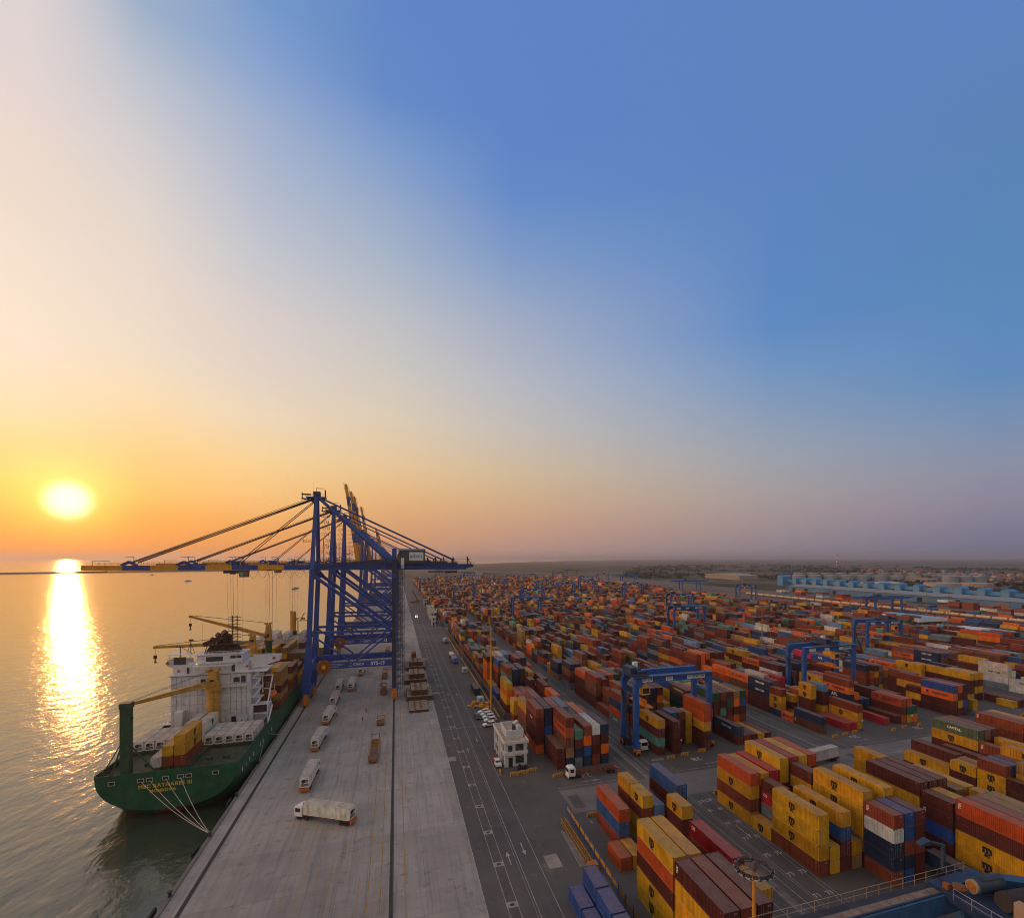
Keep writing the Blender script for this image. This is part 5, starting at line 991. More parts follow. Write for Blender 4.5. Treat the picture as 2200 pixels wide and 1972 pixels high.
c = thing('lorry', 'lorry trailer end with long clean white box, right of the yellow stacks', 'lorry', (126.0, 117.3, .01), R(97), 'lorries on the quay and in the yard'); lorry_parts(c)
container(dict(x=125.9+.12, y=116.1, z=1.34, L=LF, h=2.9, c='w', rz=R(97), txt=None, reef=False, side=1), True, 'clean white box on the lorry between the yellow stacks and the pad', 'white boxes on lorries')
# ------------------------------------------------------------------ hatch covers, frames, people, quay clutter
hatch_top = mat('hatch_tan', (.30,.24,.16), .8, var=.35, scale=.7, grime=.7); hatch_side = mat('hatch_brown', (.10,.055,.04), .8, var=.4, grime=.5)
def hatch(x0, x1, y0, y1, z, label):
    b = MB(); b.box(x0, x1, y0, y1, z+.15, z+.95, 1); b.box(x0+.1, x1-.1, y0+.1, y1-.1, z+.96, z+1.0, 0)
    n = int((y1-y0)/2.0)
    for k in range(1, n): y = y0 + (y1-y0)*k/n; b.box(x0+.5, x1-.5, y-.07, y+.07, z+1.0, z+1.09, 1)
    for fx in (.3, .62): 
        for k in range(n): y = y0 + (y1-y0)*(k+.5)/n; b.box(x0+(x1-x0)*fx-.45, x0+(x1-x0)*fx+.45, y-.25, y+.25, z+1.0, z+1.12, 1)
    for fx in (.15, .5, .85): b.box(x0+(x1-x0)*fx-.3, x0+(x1-x0)*fx+.3, y0-.25, y0, z, z+.5, 1)
    for x in (x0+.3, x1-.6):
        for y in (y0+.3, y1-.6): b.box(x, x+.3, y, y+.3, z, z+.15, 1)
    return tag(b.build('hatch_cover', [hatch_top, hatch_side]), label, 'hatch cover', 'hatch covers stacked on the apron')
PILE = (('nearest', 4.9, 12.3, 201.8, 215.5, 1, None), ('second', 4.2, 15.1, 217.6, 233.5, 2, (6.0, 13.0, 219.2, 232)), ('third', 3.6, 14.3, 247.6, 262, 2, (6.0, 13.2, 249.5, 261)), ('farthest', 4.6, 15.3, 277, 293, 2, (6.8, 13.8, 278.5, 289)))
for nm, x0, x1, y0, y1, n, topc in PILE:
    z = .0
    for k in range(n): hatch(x0+.15*k, x1-.1*k, y0, y1, z, f"flat steel hatch cover, {'only one' if n == 1 else ('bottom', 'middle')[k]} of the {nm} pile"); z += 1.15
    if topc:
        for k in range(2): hatch(*topc, z, f"flat steel hatch cover, {('lower', 'upper')[k]} narrow one on the {nm} pile"); z += 1.15
def person(x, y, label, pose=0., colr='vest_orange'):
    me = bpy.data.meshes.new('person'); bm = bmesh.new(); sk = bm.verts.layers.skin.verify()
    J = [((0,0,.95),.15),((0,0,1.2),.15),((0,0,1.42),.17),((0,0,1.52),.06),((0,0.01,1.66),.1),((0,0,1.76),.085),((-.19,0,1.42),.065),((-.25,.03+pose*.1,1.12),.05),((-.22,.12+pose*.15,.9),.035),((.19,0,1.42),.065),((.25,-.03,1.12),.05),((.24,.08,.88),.035),((-.1,0,.88),.09),((-.11,.05+pose*.1,.48),.065),((-.11,-.02+pose*.1,.09),.05),((-.11,.12+pose*.1,.05),.045),((.1,0,.88),.09),((.11,-.05-pose*.1,.48),.065),((.11,-.1-pose*.1,.09),.05),((.11,.04-pose*.1,.05),.045)]
    Ed = [(0,1),(1,2),(2,3),(3,4),(4,5),(2,6),(6,7),(7,8),(2,9),(9,10),(10,11),(0,12),(12,13),(13,14),(14,15),(0,16),(16,17),(17,18),(18,19)]
    vs = [bm.verts.new(p) for p, r_ in J]
    for v, (p, r_) in zip(vs, J): v[sk].radius = (r_, r_); v[sk].use_root = v is vs[0]
    for a, b_ in Ed: bm.edges.new((vs[a], vs[b_]))
    bm.to_mesh(me); bm.free(); me.materials.append(MATS['work_clothes'])
    o = link('person', me, None, (x, y, .02)); o.modifiers.new('skin', 'SKIN'); sb = o.modifiers.new('sub', 'SUBSURF'); sb.levels = sb.render_levels = 1
    b = MB(); b.tube((0,0,1.02), (0,0,1.47), .235, 10, r2=.215); b.build('vest', mat(colr, (.75,.16,.02), .6), o); b = MB(); b.tube((0,.01,1.7), (0,.01,1.83), .135, 10, r2=.07); b.build('helmet', mat('helmet', (.7,.45,.05), .4), o)
    return tag(o, label, 'person', 'workers on the apron')
mat('work_clothes', (.05,.045,.06), .8)
for x, y, l in ((-11.2, 207.6, 'worker in orange vest standing alone on the open apron'), (-11.9, 197.2, 'worker in orange vest, nearer one of the pair on open apron'), (-21.5, 205.5, 'worker in orange vest beside the third lorry'), (-17.4, 241.2, 'worker in orange vest beside the lorry under the portal'), (-7.2, 247, 'worker in orange vest, left one by the steel frames'), (-6.7, 249.4, 'worker in orange vest, right one by the steel frames'), (29.2, 266, 'worker in orange vest near the generator boxes by the fence')): person(x, y, l, rnd.uniform(-1, 1))
def cone(x, y, l):
    b = MB(); b.box(x-.25, x+.25, y-.25, y+.25, .01, .06); b.tube((x,y,.06), (x,y,.85), .19, 10, r2=.03); return tag(b.build('traffic_cone', orange_), l, 'traffic cone', 'cones on the apron')
cone(-3.3, 199.5, 'orange cone left of the pair near the crane rail'); cone(-2.9, 203.5, 'orange cone right of the pair near the crane rail'); cone(-21.6, 170.2, 'orange cone behind the second queued lorry'); cone(-27.9, 194, 'orange cone by the rail left of the lorry queue'); cone(-19.8, 218, 'orange cone near the fourth lorry')
def frame_rack(x, y0, y1, w, label, hgt=1.2, cage=False):
    c = thing('steel_rack', label, 'steel rack', (x, y0, 0), 0, 'steel racks along the crane rail'); L = y1-y0; m_ = mat('rack_ochre', (.30,.13,.035), .7, var=.5, scale=1.2, grime=.6)
    b = MB()
    for xx in (-w/2, w/2-.25): b.box(xx, xx+.25, 0, L, .35, .8)
    for k in range(int(L/1.1)+1): yy = min(L-.2, k*1.1); b.box(-w/2+.25, w/2-.25, yy, yy+.2, .4, .7)
    b.box(-w/2+.2, w/2-.2, .1, L*.6, .72, .8, 1); b.build('base', [m_, mat('rack_plate', (.11,.07,.04), .8, var=.5)], c)
    b = MB()
    for yy in (0, L-.25): 
        for xx in (-w/2, w/2-.2): b.box(xx, xx+.2, yy, yy+.2, .8, .8+hgt)
        b.box(-w/2, w/2, yy, yy+.16, .8+hgt-.2, .8+hgt); 
    if cage:
        for k in range(5): yy = L*(k+.5)/5; b.box(-w/2, w/2, yy, yy+.12, .8+hgt-.15, .8+hgt)
        for xx in (-w/2, w/2-.15): b.box(xx, xx+.15, 0, L, .8+hgt-.15, .8+hgt)
    b.build('end_frame', m_, c); b = MB()
    for yy in (L*.15, L*.85):
        for xx in (-w/2+.2, w/2-.2): b.tube((xx-.15,yy,.28), (xx+.15,yy,.28), .28, 10)
    b.build('wheel', rust_dark, c); return c
frame_rack(-6.5, 155.6, 175.2, 2.6, 'long ochre steel rack lying nearest on the apron beside the crane rail', 1.5); frame_rack(-5.4, 189.6, 196, 2.6, 'short ochre steel rack with plate deck, second along the rail', 1.2)
frame_rack(-5.4, 231.5, 244, 2.5, 'brown steel rack with cage top below the portal sign', 1.8, True); frame_rack(-5.5, 262, 275, 2.6, 'brown steel rack framed under the STS-13 beam', 1.8, True); frame_rack(-5.2, 330, 342, 2.6, 'brown steel rack under the second crane portal', 1.8, True)
c = thing('cargo_winch', 'rusty drum standing on the farthest hatch cover pile', 'drum', (9.4, 289.5, 4.6+0)); b = MB(); b.box(-1.3, 1.3, -1, 1, 0, 1.6); b.build('stand', hatch_side, c); b = MB(); b.tube((-1.1,0,2.6), (1.1,0,2.6), 1.1, 14); b.tube((-1.2,0,2.6), (-1.1,0,2.6), 1.4, 14); b.tube((1.1,0,2.6), (1.2,0,2.6), 1.4, 14); b.build('drum', reelm, c)

# ------------------------------------------------------------------ fence, barriers, walls
fblue = mat('fence_blue', (.03,.09,.26), .6, var=.3); fyel = mat('fence_mesh', (.42,.22,.03), .7, var=.4, scale=3); wallc = mat('wall_dark', (.055,.045,.042), .85, var=.4, grime=.5)
c = thing('panel_fence', 'blue framed yard fence with yellow mesh panels leading to the crossing', 'fence', (0,0,0))
for k in range(24):
    y = 111.2 - k*3.0; x = 38.5 - max(0, (111.2-y))*.02
    b = MB(); b.box(x-.06, x+.06, y-.06, y+.06, 0, 2.5); b.build('post', fblue, c)
    b = MB(); b.box(x-.04, x+.04, y-2.9, y-.1, 2.25, 2.38); b.box(x-.04, x+.04, y-2.9, y-.1, .12, .25); b.box(x-.03, x+.03, y-2.7, y-.3, 1.15, 2.05, 1)
    for q in range(9): b.box(x-.015, x+.015, y-.25-q*.31, y-.22-q*.31, .25, 2.25)
    b.build('mesh_panel', [fblue, fyel], c)
c = thing('boundary_wall', 'long dark boundary wall with yellow rail beside the road past the office', 'wall', (0,0,0))
b = MB(); b.box(38.6, 39.0, 183, 425, 0, 2.2); b.box(38.6, 39, 446, 1300, 0, 2.2); b.build('wall_face', wallc, c)
b = MB(); b.rail((38.8,183,2.2), (38.8,425,2.2), .9, 3, .05); b.rail((38.8,446,2.2), (38.8,900,2.2), .9, 4, .06); b.build('handrail', mat('wall_rail', (.25,.2,.19), .7), c)
c = thing('yellow_barrier', 'long low yellow crash rail in front of the dark wall', 'barrier', (0,0,0)); b = MB()
for y0, y1 in ((185,196), (205,300), (312,380)): b.box(37.0, 37.25, y0, y1, .3, .75)
b.build('crash_rail', yel, c)
brk = mat('barrier_yellow', (.40,.22,.04), .7, var=.35, scale=2, grime=.6)
def kblock(x, y, rz, L, label):
    b = MB(); b.hexa([(-L/2,-.42,0),(L/2,-.42,0),(L/2,.42,0),(-L/2,.42,0),(-L/2+.1,-.2,.85),(L/2-.1,-.2,.85),(L/2-.1,.2,.85),(-L/2+.1,.2,.85)])
    n = int(L/.6)
    for k in range(n): q = -L/2+.2+(L-.4)*k/max(1,n-1); b.box(q-.06, q+.06, -.45, .45, .0, .62, 1)
    o = b.build('concrete_barrier', [brk, mat('barrier_rib_brown', (.20,.10,.03), .8)], None, (x, y, .01)); o.rotation_euler.z = rz; return tag(o, label, 'barrier', 'yellow concrete barriers')  # upright ribs in a darker brown than the body
for x, y, rz, L, l in ((31.6,135.4,0,2.6,'left one of three before the office'), (34.3,135.9,0,2.6,'middle one of three before the office'), (37.0,136.6,.1,2.6,'right one of three before the office'), (27.9,138.0,1.4,2.4,'end-on beside the pickup'), (43.9,108.6,0,2.6,'beside the red and blue stack at the pad edge'), (79.0,109.5,0,2.4,'left of the near yellow and orange stack'), (42.9,131.2,.2,3.2,'behind the cab of the crossing flatbed'),
    (79.2,132.6,0,2.6,'right of the painted STOP below the nearest gantry'), (84.6,133.6,0,2.6,'beside the lamp stand above painted 2B'), (91.4,134.6,0,2.6,'right of painted 2B'), (107.8,121.8+11,0,2.2,'at the corner of the tall yellow topped rows'), (141.5,131.7,0,2.2,'below the navy and rust pair'), (146.6,132.3,0,2.2,'second right of painted 2D'), (151.6,132.9,0,2.2,'third right of painted 2D'), (166.5,130.6,.2,2.2,'beside the red dumped canister'), (172.8,131.5,0,2.2,'below the bright orange top container'), (180.6,131.8,.2,2.2,'below the dark maroon corner stack'), (229.5,128.0,0,2.4,'left on the far open ground'), (240,127,0,2.4,'right on the far open ground')): kblock(x, y, rz, L, 'yellow concrete barrier ' + l)
def spot(x, y, label):
    c = thing('lamp_stand', label, 'lamp stand', (x, y, 0), 0, 'small round mirrors on poles'); b = MB(); b.tube((0,0,0), (0,0,3.4), .05, 8); b.box(-.3, .3, -.3, .3, 0, .12); b.build('pole', darkm, c); b = MB(); b.tube((0,-.1,3.6), (0,0.0,3.6), .34, 16); b.build('disc', signw, c)
spot(85.0, 136.4, 'round white disc on a thin pole above painted 2B'); spot(107.2, 110.4, 'round white disc on a pole before the white lorry box'); spot(155.9, 133.8, 'round white disc on a pole by the low bright red boxes'); spot(178.2, 132.8, 'round white disc on a pole before the green and orange stack')
for nm, x, y0, y1, l in (('a', 97.2, 138, 146, 'blue skeletal rack at the foot of the nearest gantry'), ('b', 154.6, 136, 146, 'blue skeletal rack behind painted 2D'), ('c', 212, 130, 139, 'blue skeletal rack on the far open ground')):
    c = thing('empty_rack', l, 'steel rack', (x, y0, 0), 0, 'blue skeletal racks'); b = MB(); L = y1-y0
    for xx in (-1.2, 1.2):
        for z in (.5, 1.4): b.beam((xx,0,z), (xx,L,z), .14)
        for k in range(5): b.beam((xx,L*k/4,0), (xx,L*k/4,1.8), .12)
        for k in range(4): b.beam((xx,L*k/4,.5), (xx,L*(k+1)/4,1.4), .08)
    for k in range(5): b.beam((-1.2,L*k/4,.6), (1.2,L*k/4,.6), .12)
    b.build('rack_frame', fblue, c)

# ------------------------------------------------------------------ office buildings
def office(x0, y0, x1, y1, label, tall=True, colr='office_white'):
    c = thing('office_building', label, 'building', (x0, y0, 0)); w_, l_ = x1-x0, y1-y0; om = mat(colr, (.50,.56,.58), .7, var=.12, scale=.4, grime=.3); tm = mat('office_trim', (.62,.62,.59), .7, var=.1, grime=.3); rm = mat('roof_screed', (.42,.34,.25), .85, var=.3)
    b = MB(); b.box(0, w_, 0, l_, 0, 6.6); b.build('wall', om, c)
    b = MB(); b.box(-.25, w_+.35, -.45, l_+.3, 6.62, 6.9); 
    for a in ((-.25,-.05,-.45,l_+.3), (w_+.15,w_+.35,-.45,l_+.3), (-.05,w_+.15,-.45,-.25), (-.05,w_+.15,l_+.1,l_+.3)): b.box(a[0], a[1], a[2], a[3], 6.9, 7.45)
    b.box(-.2, w_+.2, -.3, 0, 3.5, 4.4); rf = b.build('roof', tm, c); b = MB(); b.box(-.04, w_+.14, -.24, l_+.09, 6.91, 6.95); b.build('roof_surface', rm, rf)
    if tall:
        b = MB(); px0, px1, py0, py1 = 1.3, w_-.3, 3.5, l_*.72
        b.box(px0, px1, py0, py1, 6.96, 8.3); b.build('penthouse', om, c); b = MB()
        for a in ((px0-.1,px0+.1,py0-.1,py1+.1), (px1-.1,px1+.1,py0-.1,py1+.1), (px0+.1,px1-.1,py0-.1,py0+.1), (px0+.1,px1-.1,py1-.1,py1+.1)): b.box(a[0], a[1], a[2], a[3], 8.31, 9.3)
        b.build('parapet', om, c); b = MB(); b.box(px0+.1, px1-.1, py0+.1, py1-.1, 8.31, 8.36); b.box(2.0, 3.4, 4.6, 5.6, 8.36, 8.8, 1); b.build('upper_roof', [rm, tm], c)
        for k, (xx, yy) in enumerate(((w_-1.5, 5.4), (w_-1.7, 8.6), (w_-1.0, 9.6))):
            b = MB(); b.tube((xx,yy,8.37), (xx,yy,9.9), .62, 16); b.tube((xx,yy,9.9), (xx,yy,10.25), .62, 16, r2=.25); b.build('water_tank', tm, c)
        b = MB(); b.box(w_-2.9, w_-2.3, 5.2, 7.4, 8.37, 9.9); b.build('equipment', darkm, c)
    wins = [(1.0,2.3,4.4,6.1,'n'), (3.2,5.6,4.6,6.4,'n'), (3.2,5.7,.9,3.0,'n')]
    for a0, a1, z0_, z1_, _ in wins: 
        b = MB(); b.box(a0, a1, -.04, -.003, z0_, z1_); b.box(a0-.1, a1+.1, -.12, -.04, z0_-.12, z0_-.02, 1)
        for k in range(5): b.box(a0+.05, a1-.05, -.055, -.042, z0_+.15+k*(z1_-z0_)/5.2, z0_+.2+k*(z1_-z0_)/5.2, 1)
        b.build('window', [glassd, mat('shutter_grey', (.18,.19,.19), .6)], c)
    b = MB(); b.box(1.1, 2.4, -.05, -.003, .02, 2.7); b.box(.9, 1.1, -.1, 0, .02, 2.9, 1); b.box(2.4, 2.6, -.1, 0, .02, 2.9, 1); b.box(.9, 2.6, -.1, 0, 2.72, 2.92, 1); b.build('door', [glassd, tm], c)
    for k in range(4): b = MB(); x = w_ + .02; y = 1.5+k*3.6; b.box(x, x+.45, y, y+.95, 1.2 if k % 2 else 4.7, 1.85 if k % 2 else 5.4); b.build('air_conditioner', tm, c)
    b = MB(); b.tube((.45,-.09,.1), (.45,-.09,6.5), .05, 6); b.tube((w_-.35,-.09,.1), (w_-.35,-.09,6.5), .05, 6); b.tube((-.1,2.4,.1), (-.1,2.4,6.5), .05, 6); b.build('drain_pipe', tm, c)
    b = MB(); b.box(.6, 2.8, -.9, 0, 3.5, 3.62); b.box(.6, 2.8, -.9, -.8, 3.62, 4.5); b.build('balcony', tm, c)
    for k in range(6): 
        y = 1.4 + k*(l_-3)/5; b = MB(); b.box(-.05, -.003, y, y+1.2, 4.3, 6.0); b.build('window', glassd, c); b = MB(); b.box(-.05, -.003, y, y+1.2, 1.0, 2.8); b.build('window', glassd, c)
    for k in range(4): b = MB(); y = 3 + k*(l_-5)/3; b.box(-.3, 0, y-.25, y+.1, 0, 6.6); b.build('pilaster', tm, c)
    return c
office(29.9, 141.2, 36.6, 157.8, 'white two-storey office with flat roof and water tanks by the front stacks')
office(33.0, 360.7, 36.8, 372, 'small pale office far along the road, nearest of the far ones', False) if False else None
for k, (y, l) in enumerate(((500, 'small'), (526, 'tall'), (560, 'last'))): office(31.6+k*.6, y, 37.6+k*.4, y+17, f'distant pale blue office beside the far road, the {l} one of three', k == 1)
# ------------------------------------------------------------------ vehicles
def car(x, y, rz, colname, rgb, label, suv=True):
    c = thing('parked_car', label, 'car', (x, y, .01), rz, 'cars parked by the office'); pm = mat(colname, rgb, .3, .1, var=.03, spec=.6)
    prof = [(-2.25,.45),(-2.3,.85),(-2.15,1.05),(-1.95,1.68),(.35,1.72),(1.05,1.15),(2.05,1.0),(2.3,.75),(2.3,.42)]
    b = MB(); n = len(prof)
    L_ = [(-.86 if z < 1.2 else -.70, y_, z) for y_, z in prof]; R_ = [(-p[0], p[1], p[2]) for p in L_]
    b.face(L_); b.face(R_[::-1])
    for k in range(n): j = (k+1) % n; b.face([L_[j], L_[k], R_[k], R_[j]])
    body = b.build('body', pm, c); b = MB()
    b.face([(-.66,.40,1.70),(-.84,1.02,1.19),(.84,1.02,1.19),(.66,.40,1.70)][::-1]); b.face([(-.68,-1.98,1.66),(-.84,-2.12,1.12),(.84,-2.12,1.12),(.68,-1.98,1.66)])
    for s_ in (-1, 1): b.box(min(s_*.80,s_*.87), max(s_*.80,s_*.87), -1.8, .6, 1.17, 1.55)
    b.build('window', glassd, c)
    for sx in (-.78, .78):
        for sy in (-1.4, 1.4): b = MB(); b.tube((sx-.12,sy,.34), (sx+.12,sy,.34), .34, 12); b.build('wheel', rust_dark, c)
    for sx in (-.62, .62): b = MB(); b.box(sx-.16, sx+.16, 2.27, 2.34, .68, .84); b.build('headlight', signw, c)
    return c
car(29.3, 187.6, R(180), 'car_black', (.02,.025,.035), 'dark blue-black jeep parked alone facing the camera')
for k, (x, y, l) in enumerate(((32.6, 193.0, 'farthest of the white cars parked side by side'), (32.9, 189.6, 'second farthest of the white cars parked side by side'), (33.2, 186.4, 'third farthest of the white cars, windscreen showing'), (33.2, 182.6, 'white car mostly hidden behind the palm and office'), (32.0, 177.8, 'nearest white car half hidden by the office corner'))): car(x, y, R(100), 'car_white', (.72,.74,.76), l)
car(24.0+.0, 0, 0, 'car_white', (.7,.7,.7), 'x') if False else None
c = thing('pickup_truck', 'white pickup with red load bed parked in front of the office', 'pickup truck', (28.2, 143.6, .01), R(180)); 
b = MB(); b.box(-.85, .85, .1, 2.5, .5, 1.15); b.hexa([(-.83,-.9,1.15),(.83,-.9,1.15),(.83,1.2,1.15),(-.83,1.2,1.15),(-.72,-.8,1.85),(.72,-.8,1.85),(.72,.6,1.85),(-.72,.6,1.85)]); b.box(-.85, .85, -.95, .1, .5, 1.15); b.build('body', mat('car_white', (.72,.74,.76), .3), c)
b = MB(); b.box(-.9, .9, -2.9, -1.0, .7, 1.4); b.build('load_bed', mat('bed_red', (.35,.04,.03), .6), c); b = MB(); b.box(-.7, .7, .9, 1.18, 1.25, 1.7); b.box(-.86, -.8, -.6, .5, 1.25, 1.65); b.box(.8, .86, -.6, .5, 1.25, 1.65); b.build('window', glassd, c)
for sx in (-.75, .75):
    for sy in (-2.1, 1.6): b = MB(); b.tube((sx-.13,sy,.36), (sx+.13,sy,.36), .36, 12); b.build('wheel', rust_dark, c)
c = thing('white_van', 'white van with headlights lit driving down the road', 'van', (19.6, 527, .01), R(180)); b = MB(); b.box(-1.1, 1.1, -3, 2.2, .5, 2.7); b.hexa([(-1.1,2.2,.5),(1.1,2.2,.5),(1.1,3.2,.5),(-1.1,3.2,.5),(-1.1,2.2,2.4),(1.1,2.2,2.4),(1.1,2.7,1.5),(-1.1,2.7,1.5)]); b.build('body', white, c)
for sx in (-.8, .8): b = MB(); b.tube((sx,3.2,.9), (sx,3.28,.9), .22, 10); b.build('headlight', emis('headlight_glow', (1., .9, .75), 14.), c)
for sx in (-1, 1):
    for sy in (-2, 2): b = MB(); b.tube((sx-.12,sy,.4), (sx+.12,sy,.4), .4, 10); b.build('wheel', rust_dark, c)
# plant standing along the wall
def tanker(x, y, label, colr, boxed=False):
    c = thing('tank_trailer', label, 'tank trailer', (x, y, .01), R(6), 'trailers parked along the wall'); b = MB(); b.box(-1.2, 1.2, -.2, 9, .8, 1.1); b.build('chassis', mat('trailer_rust', (.17,.055,.03), .7), c)
    b = MB()
    if boxed: b.box(-1.4, 1.4, 0, 7, 1.1, 3.0); b.hexa([(-1.4,0,3.0),(1.4,0,3.0),(1.4,7,3.0),(-1.4,7,3.0),(-.9,.3,3.5),(.9,.3,3.5),(.9,6.7,3.5),(-.9,6.7,3.5)])
    else: b.tube((-.0,.2,2.3), (0,4.1,2.3), 1.2, 18); b.tube((0,4.5,2.3), (0,8.4,2.3), 1.2, 18); b.box(-.5, .5, .5, 8, 3.45, 3.6)
    b.build('tank', colr, c)
    for sx in (-1, 1):
        for sy in (1, 2.2, 7.6): b = MB(); b.tube((sx-.15,sy,.5), (sx+.15,sy,.5), .5, 12); b.build('wheel', rust_dark, c)
tanker(32.6, 287.5, 'blue covered trailer by the wall', mat('tarp_blue', (.06,.17,.40), .5, var=.3), True); tanker(32.8, 300, 'white twin tank trailer behind the blue covered one', mat('tank_white', (.55,.56,.55), .4, grime=.3)); tanker(34.0, 358, 'blue and white trailer farthest along the wall', mat('tarp_pale', (.22,.33,.5), .5, var=.3), True)
def genset(x, y, label, L=3.0):
    c = thing('generator', label, 'generator', (x, y, .02), 0, 'generators by the wall'); b = MB(); b.box(0, 2.6, 0, L, .3, 2.3); b.box(.2, 2.4, .2, L-.2, 2.3, 2.42); b.build('housing', mat('genset_pale', (.45,.52,.50), .5, var=.2, grime=.3), c); b = MB(); b.box(.7, 1.9, -.05, -.003, .8, 1.9); b.build('louvre', mat('louvre', (.12,.25,.3), .6), c); b = MB(); b.box(-.1, 2.7, -.1, L+.1, .05, .3); b.build('skid', orange_, c)
genset(33.3, 264.2, 'pale generator housing with orange skid near the orange worker'); genset(32.4, 206.6, 'pale generator housing beside the yellow spreader arms')
for k, (x, y, rz, l) in enumerate(((30.6, 205.0, .8, 'left of the nearer generator'), (33.0, 200.5, -.5, 'in front of the nearer generator'), (35.6, 202.5, 1.4, 'tipped against the wall by the lamp mast'))):
    c = thing('spreader_frame', f'yellow spreader frame {l}', 'spreader', (x, y, 0), rz, 'yellow spreader frames on the road edge'); b = MB(); b.beam((-3,0,.6), (3,0,.6), .5, .5); b.beam((-3,-1.1,.5), (-3,1.1,.5), .4, .4); b.beam((3,-1.1,.5), (3,1.1,.5), .4, .4); b.box(-.8, .8, -.7, .7, .3, 1.5); b.beam((-2,0,.8), (0,0,1.9), .2); b.beam((2,0,.8), (0,0,1.9), .2); b.build('frame', yel, c)
c = thing('lattice_boom', 'yellow lattice crane boom laid along the fence next to white pipes', 'crane boom', (36.3, 90.2, .2), 0); b = MB()
for dx, dz in ((-.5,0), (.5,0), (-.5,1.0), (.5,1.0)): b.tube((dx,0,dz), (dx,17.5,dz), .09, 6)
for k in range(15):
    y = k*1.17; 
    for s_ in (-.5, .5): b.tube((s_,y,0), (s_,y+1.17,1.0), .05, 4)
    b.tube((-.5,y,1), (.5,y+1.17,1), .05, 4); b.tube((-.5,y,0), (.5,y+1.17,0), .05, 4); b.tube((-.5,y,1), (.5,y,1), .05, 4)
b.build('lattice', mat('lattice_ochre', (.30,.15,.015), .6, var=.4, scale=3), c); b = MB(); b.box(-.9, .9, -1.6, 0, 0, 1.4); b.build('boom_foot', mat('lattice_orange', (.38,.13,.015), .6), c)
for k in range(5): b = MB(); b.tube((34.4+k*.28,91.0,.12), (34.9+k*.24,104.5-k*.3,.12), .1, 8); tag(b.build('steel_pipe', mat('pipe_white', (.22,.21,.21), .6)), f"pale steel pipe lying by the lattice boom, {('outermost', 'second', 'middle', 'fourth', 'innermost')[k]}", 'pipe', 'pale pipes beside the boom')
c = thing('mobile_crane', 'orange mobile crane with raised lattice arm on the far road', 'mobile crane', (27.8, 697, 0)); b = MB(); b.box(-10, -1, -1.5, 1.5, .8, 2.4); b.box(-3, 3, -2, 2, 1.0, 4); b.build('chassis', mat('crane_rust', (.28,.09,.03), .6), c); b = MB(); b.beam((0,0,3.5), (-7,0,17), .9); b.build('arm', darkm, c); b = MB()
for k in range(4): b.tube((-9+k*2.4,-1.6,.7), (-9+k*2.4,1.6,.7), .7, 10)
b.build('wheel', rust_dark, c)
for k, (x, y, rz, hh_) in enumerate(((33.5, 459, 0, 3), (35, 499, 0, 3), (37.0, 660, 0, 3))):
    office(x-3, y, x+.6, y+6, f'small cabin by the far road, {("nearest", "middle", "farthest")[k]} of three', False)
# clutter before the office
for k, (x, y, r_) in enumerate(((33.5, 138.6, .5), (34.6, 138.4, .55), (35.6, 138.9, .45), (34.0, 139.6, .5))):
    b = MB(); b.tube((x,y,.02), (x,y,.9), r_, 12); b.tube((x,y,.9), (x,y,1.15), r_*.5, 8); tag(b.build('scrap_drum', darkm), f"dark scrap drum before the office door, {('leftmost', 'tallest middle', 'rightmost', 'rearmost')[k]} of the heap", 'drum', 'scrap drums before the office')

# ------------------------------------------------------------------ high masts with lamp rings
mastm = mat('mast_grey', (.20,.18,.16), .5, var=.2); masty = mat('mast_yellow', (.55,.26,.03), .5, var=.2)
def high_mast(x, y, h, label, m=mastm, near=False):
    c = thing('high_mast', label, 'light mast', (x, y, 0), 0, 'tall light masts'); b = MB(); b.tube((0,0,0), (0,0,h*.5), .34, 12, r2=.27); b.tube((0,0,h*.5), (0,0,h), .27, 12, r2=.15, m=0); b.tube((0,0,0), (0,0,.5), .6, 12); b.build('pole', m, c)
    b = MB(); n = 16; r_ = 1.75
    for k in range(n):
        a0, a1 = 2*math.pi*k/n, 2*math.pi*(k+1)/n
        for rr, z in ((r_, h+.25), (r_, h-.25), (.45, h)): b.tube((math.cos(a0)*rr,math.sin(a0)*rr,z), (math.cos(a1)*rr,math.sin(a1)*rr,z), .035, 5)
        if k % 2 == 0: b.tube((math.cos(a0)*.4,math.sin(a0)*.4,h+.1), (math.cos(a0)*r_,math.sin(a0)*r_,h+.1), .04, 5)
    b.tube((0,0,h), (0,0,h+.7), .28, 12, r2=.2); b.tube((0,0,h+.7), (0,0,h+1.9), .02, 4); b.build('lamp_ring', mat('ring_dark', (.10,.085,.075), .5), c)
    for k in range(n if near else 8):
        a = 2*math.pi*(k+.5)/(n if near else 8); ca, sa = math.cos(a), math.sin(a); b = MB(); p = Vector((ca*(r_+.05), sa*(r_+.05), h)); t_ = Vector((-sa, ca, 0)); o_ = Vector((ca, sa, -.55)).normalized()
        b.beam(p - t_*.27, p + t_*.27, .22, .42, up=o_); b.box(p.x-.04, p.x+.04, p.y-.04, p.y+.04, h-.3, h+.3, 0); b.beam(p - t_*.24 + o_*.2, p + t_*.24 + o_*.2, .3, .03, m=1, up=o_); b.build('floodlight', [darkm, mat('lamp_glass', (.45,.50,.48), .2)], c)
high_mast(36.6, 44.4, 27.2, 'nearest yellow light mast with wide ring of floodlights', masty, True); high_mast(35.4, 193, 34.4, 'tall light mast beside the parked white cars', masty); high_mast(39.9, 365, 30.5, 'light mast by the wall, next beyond the tall one with cars')
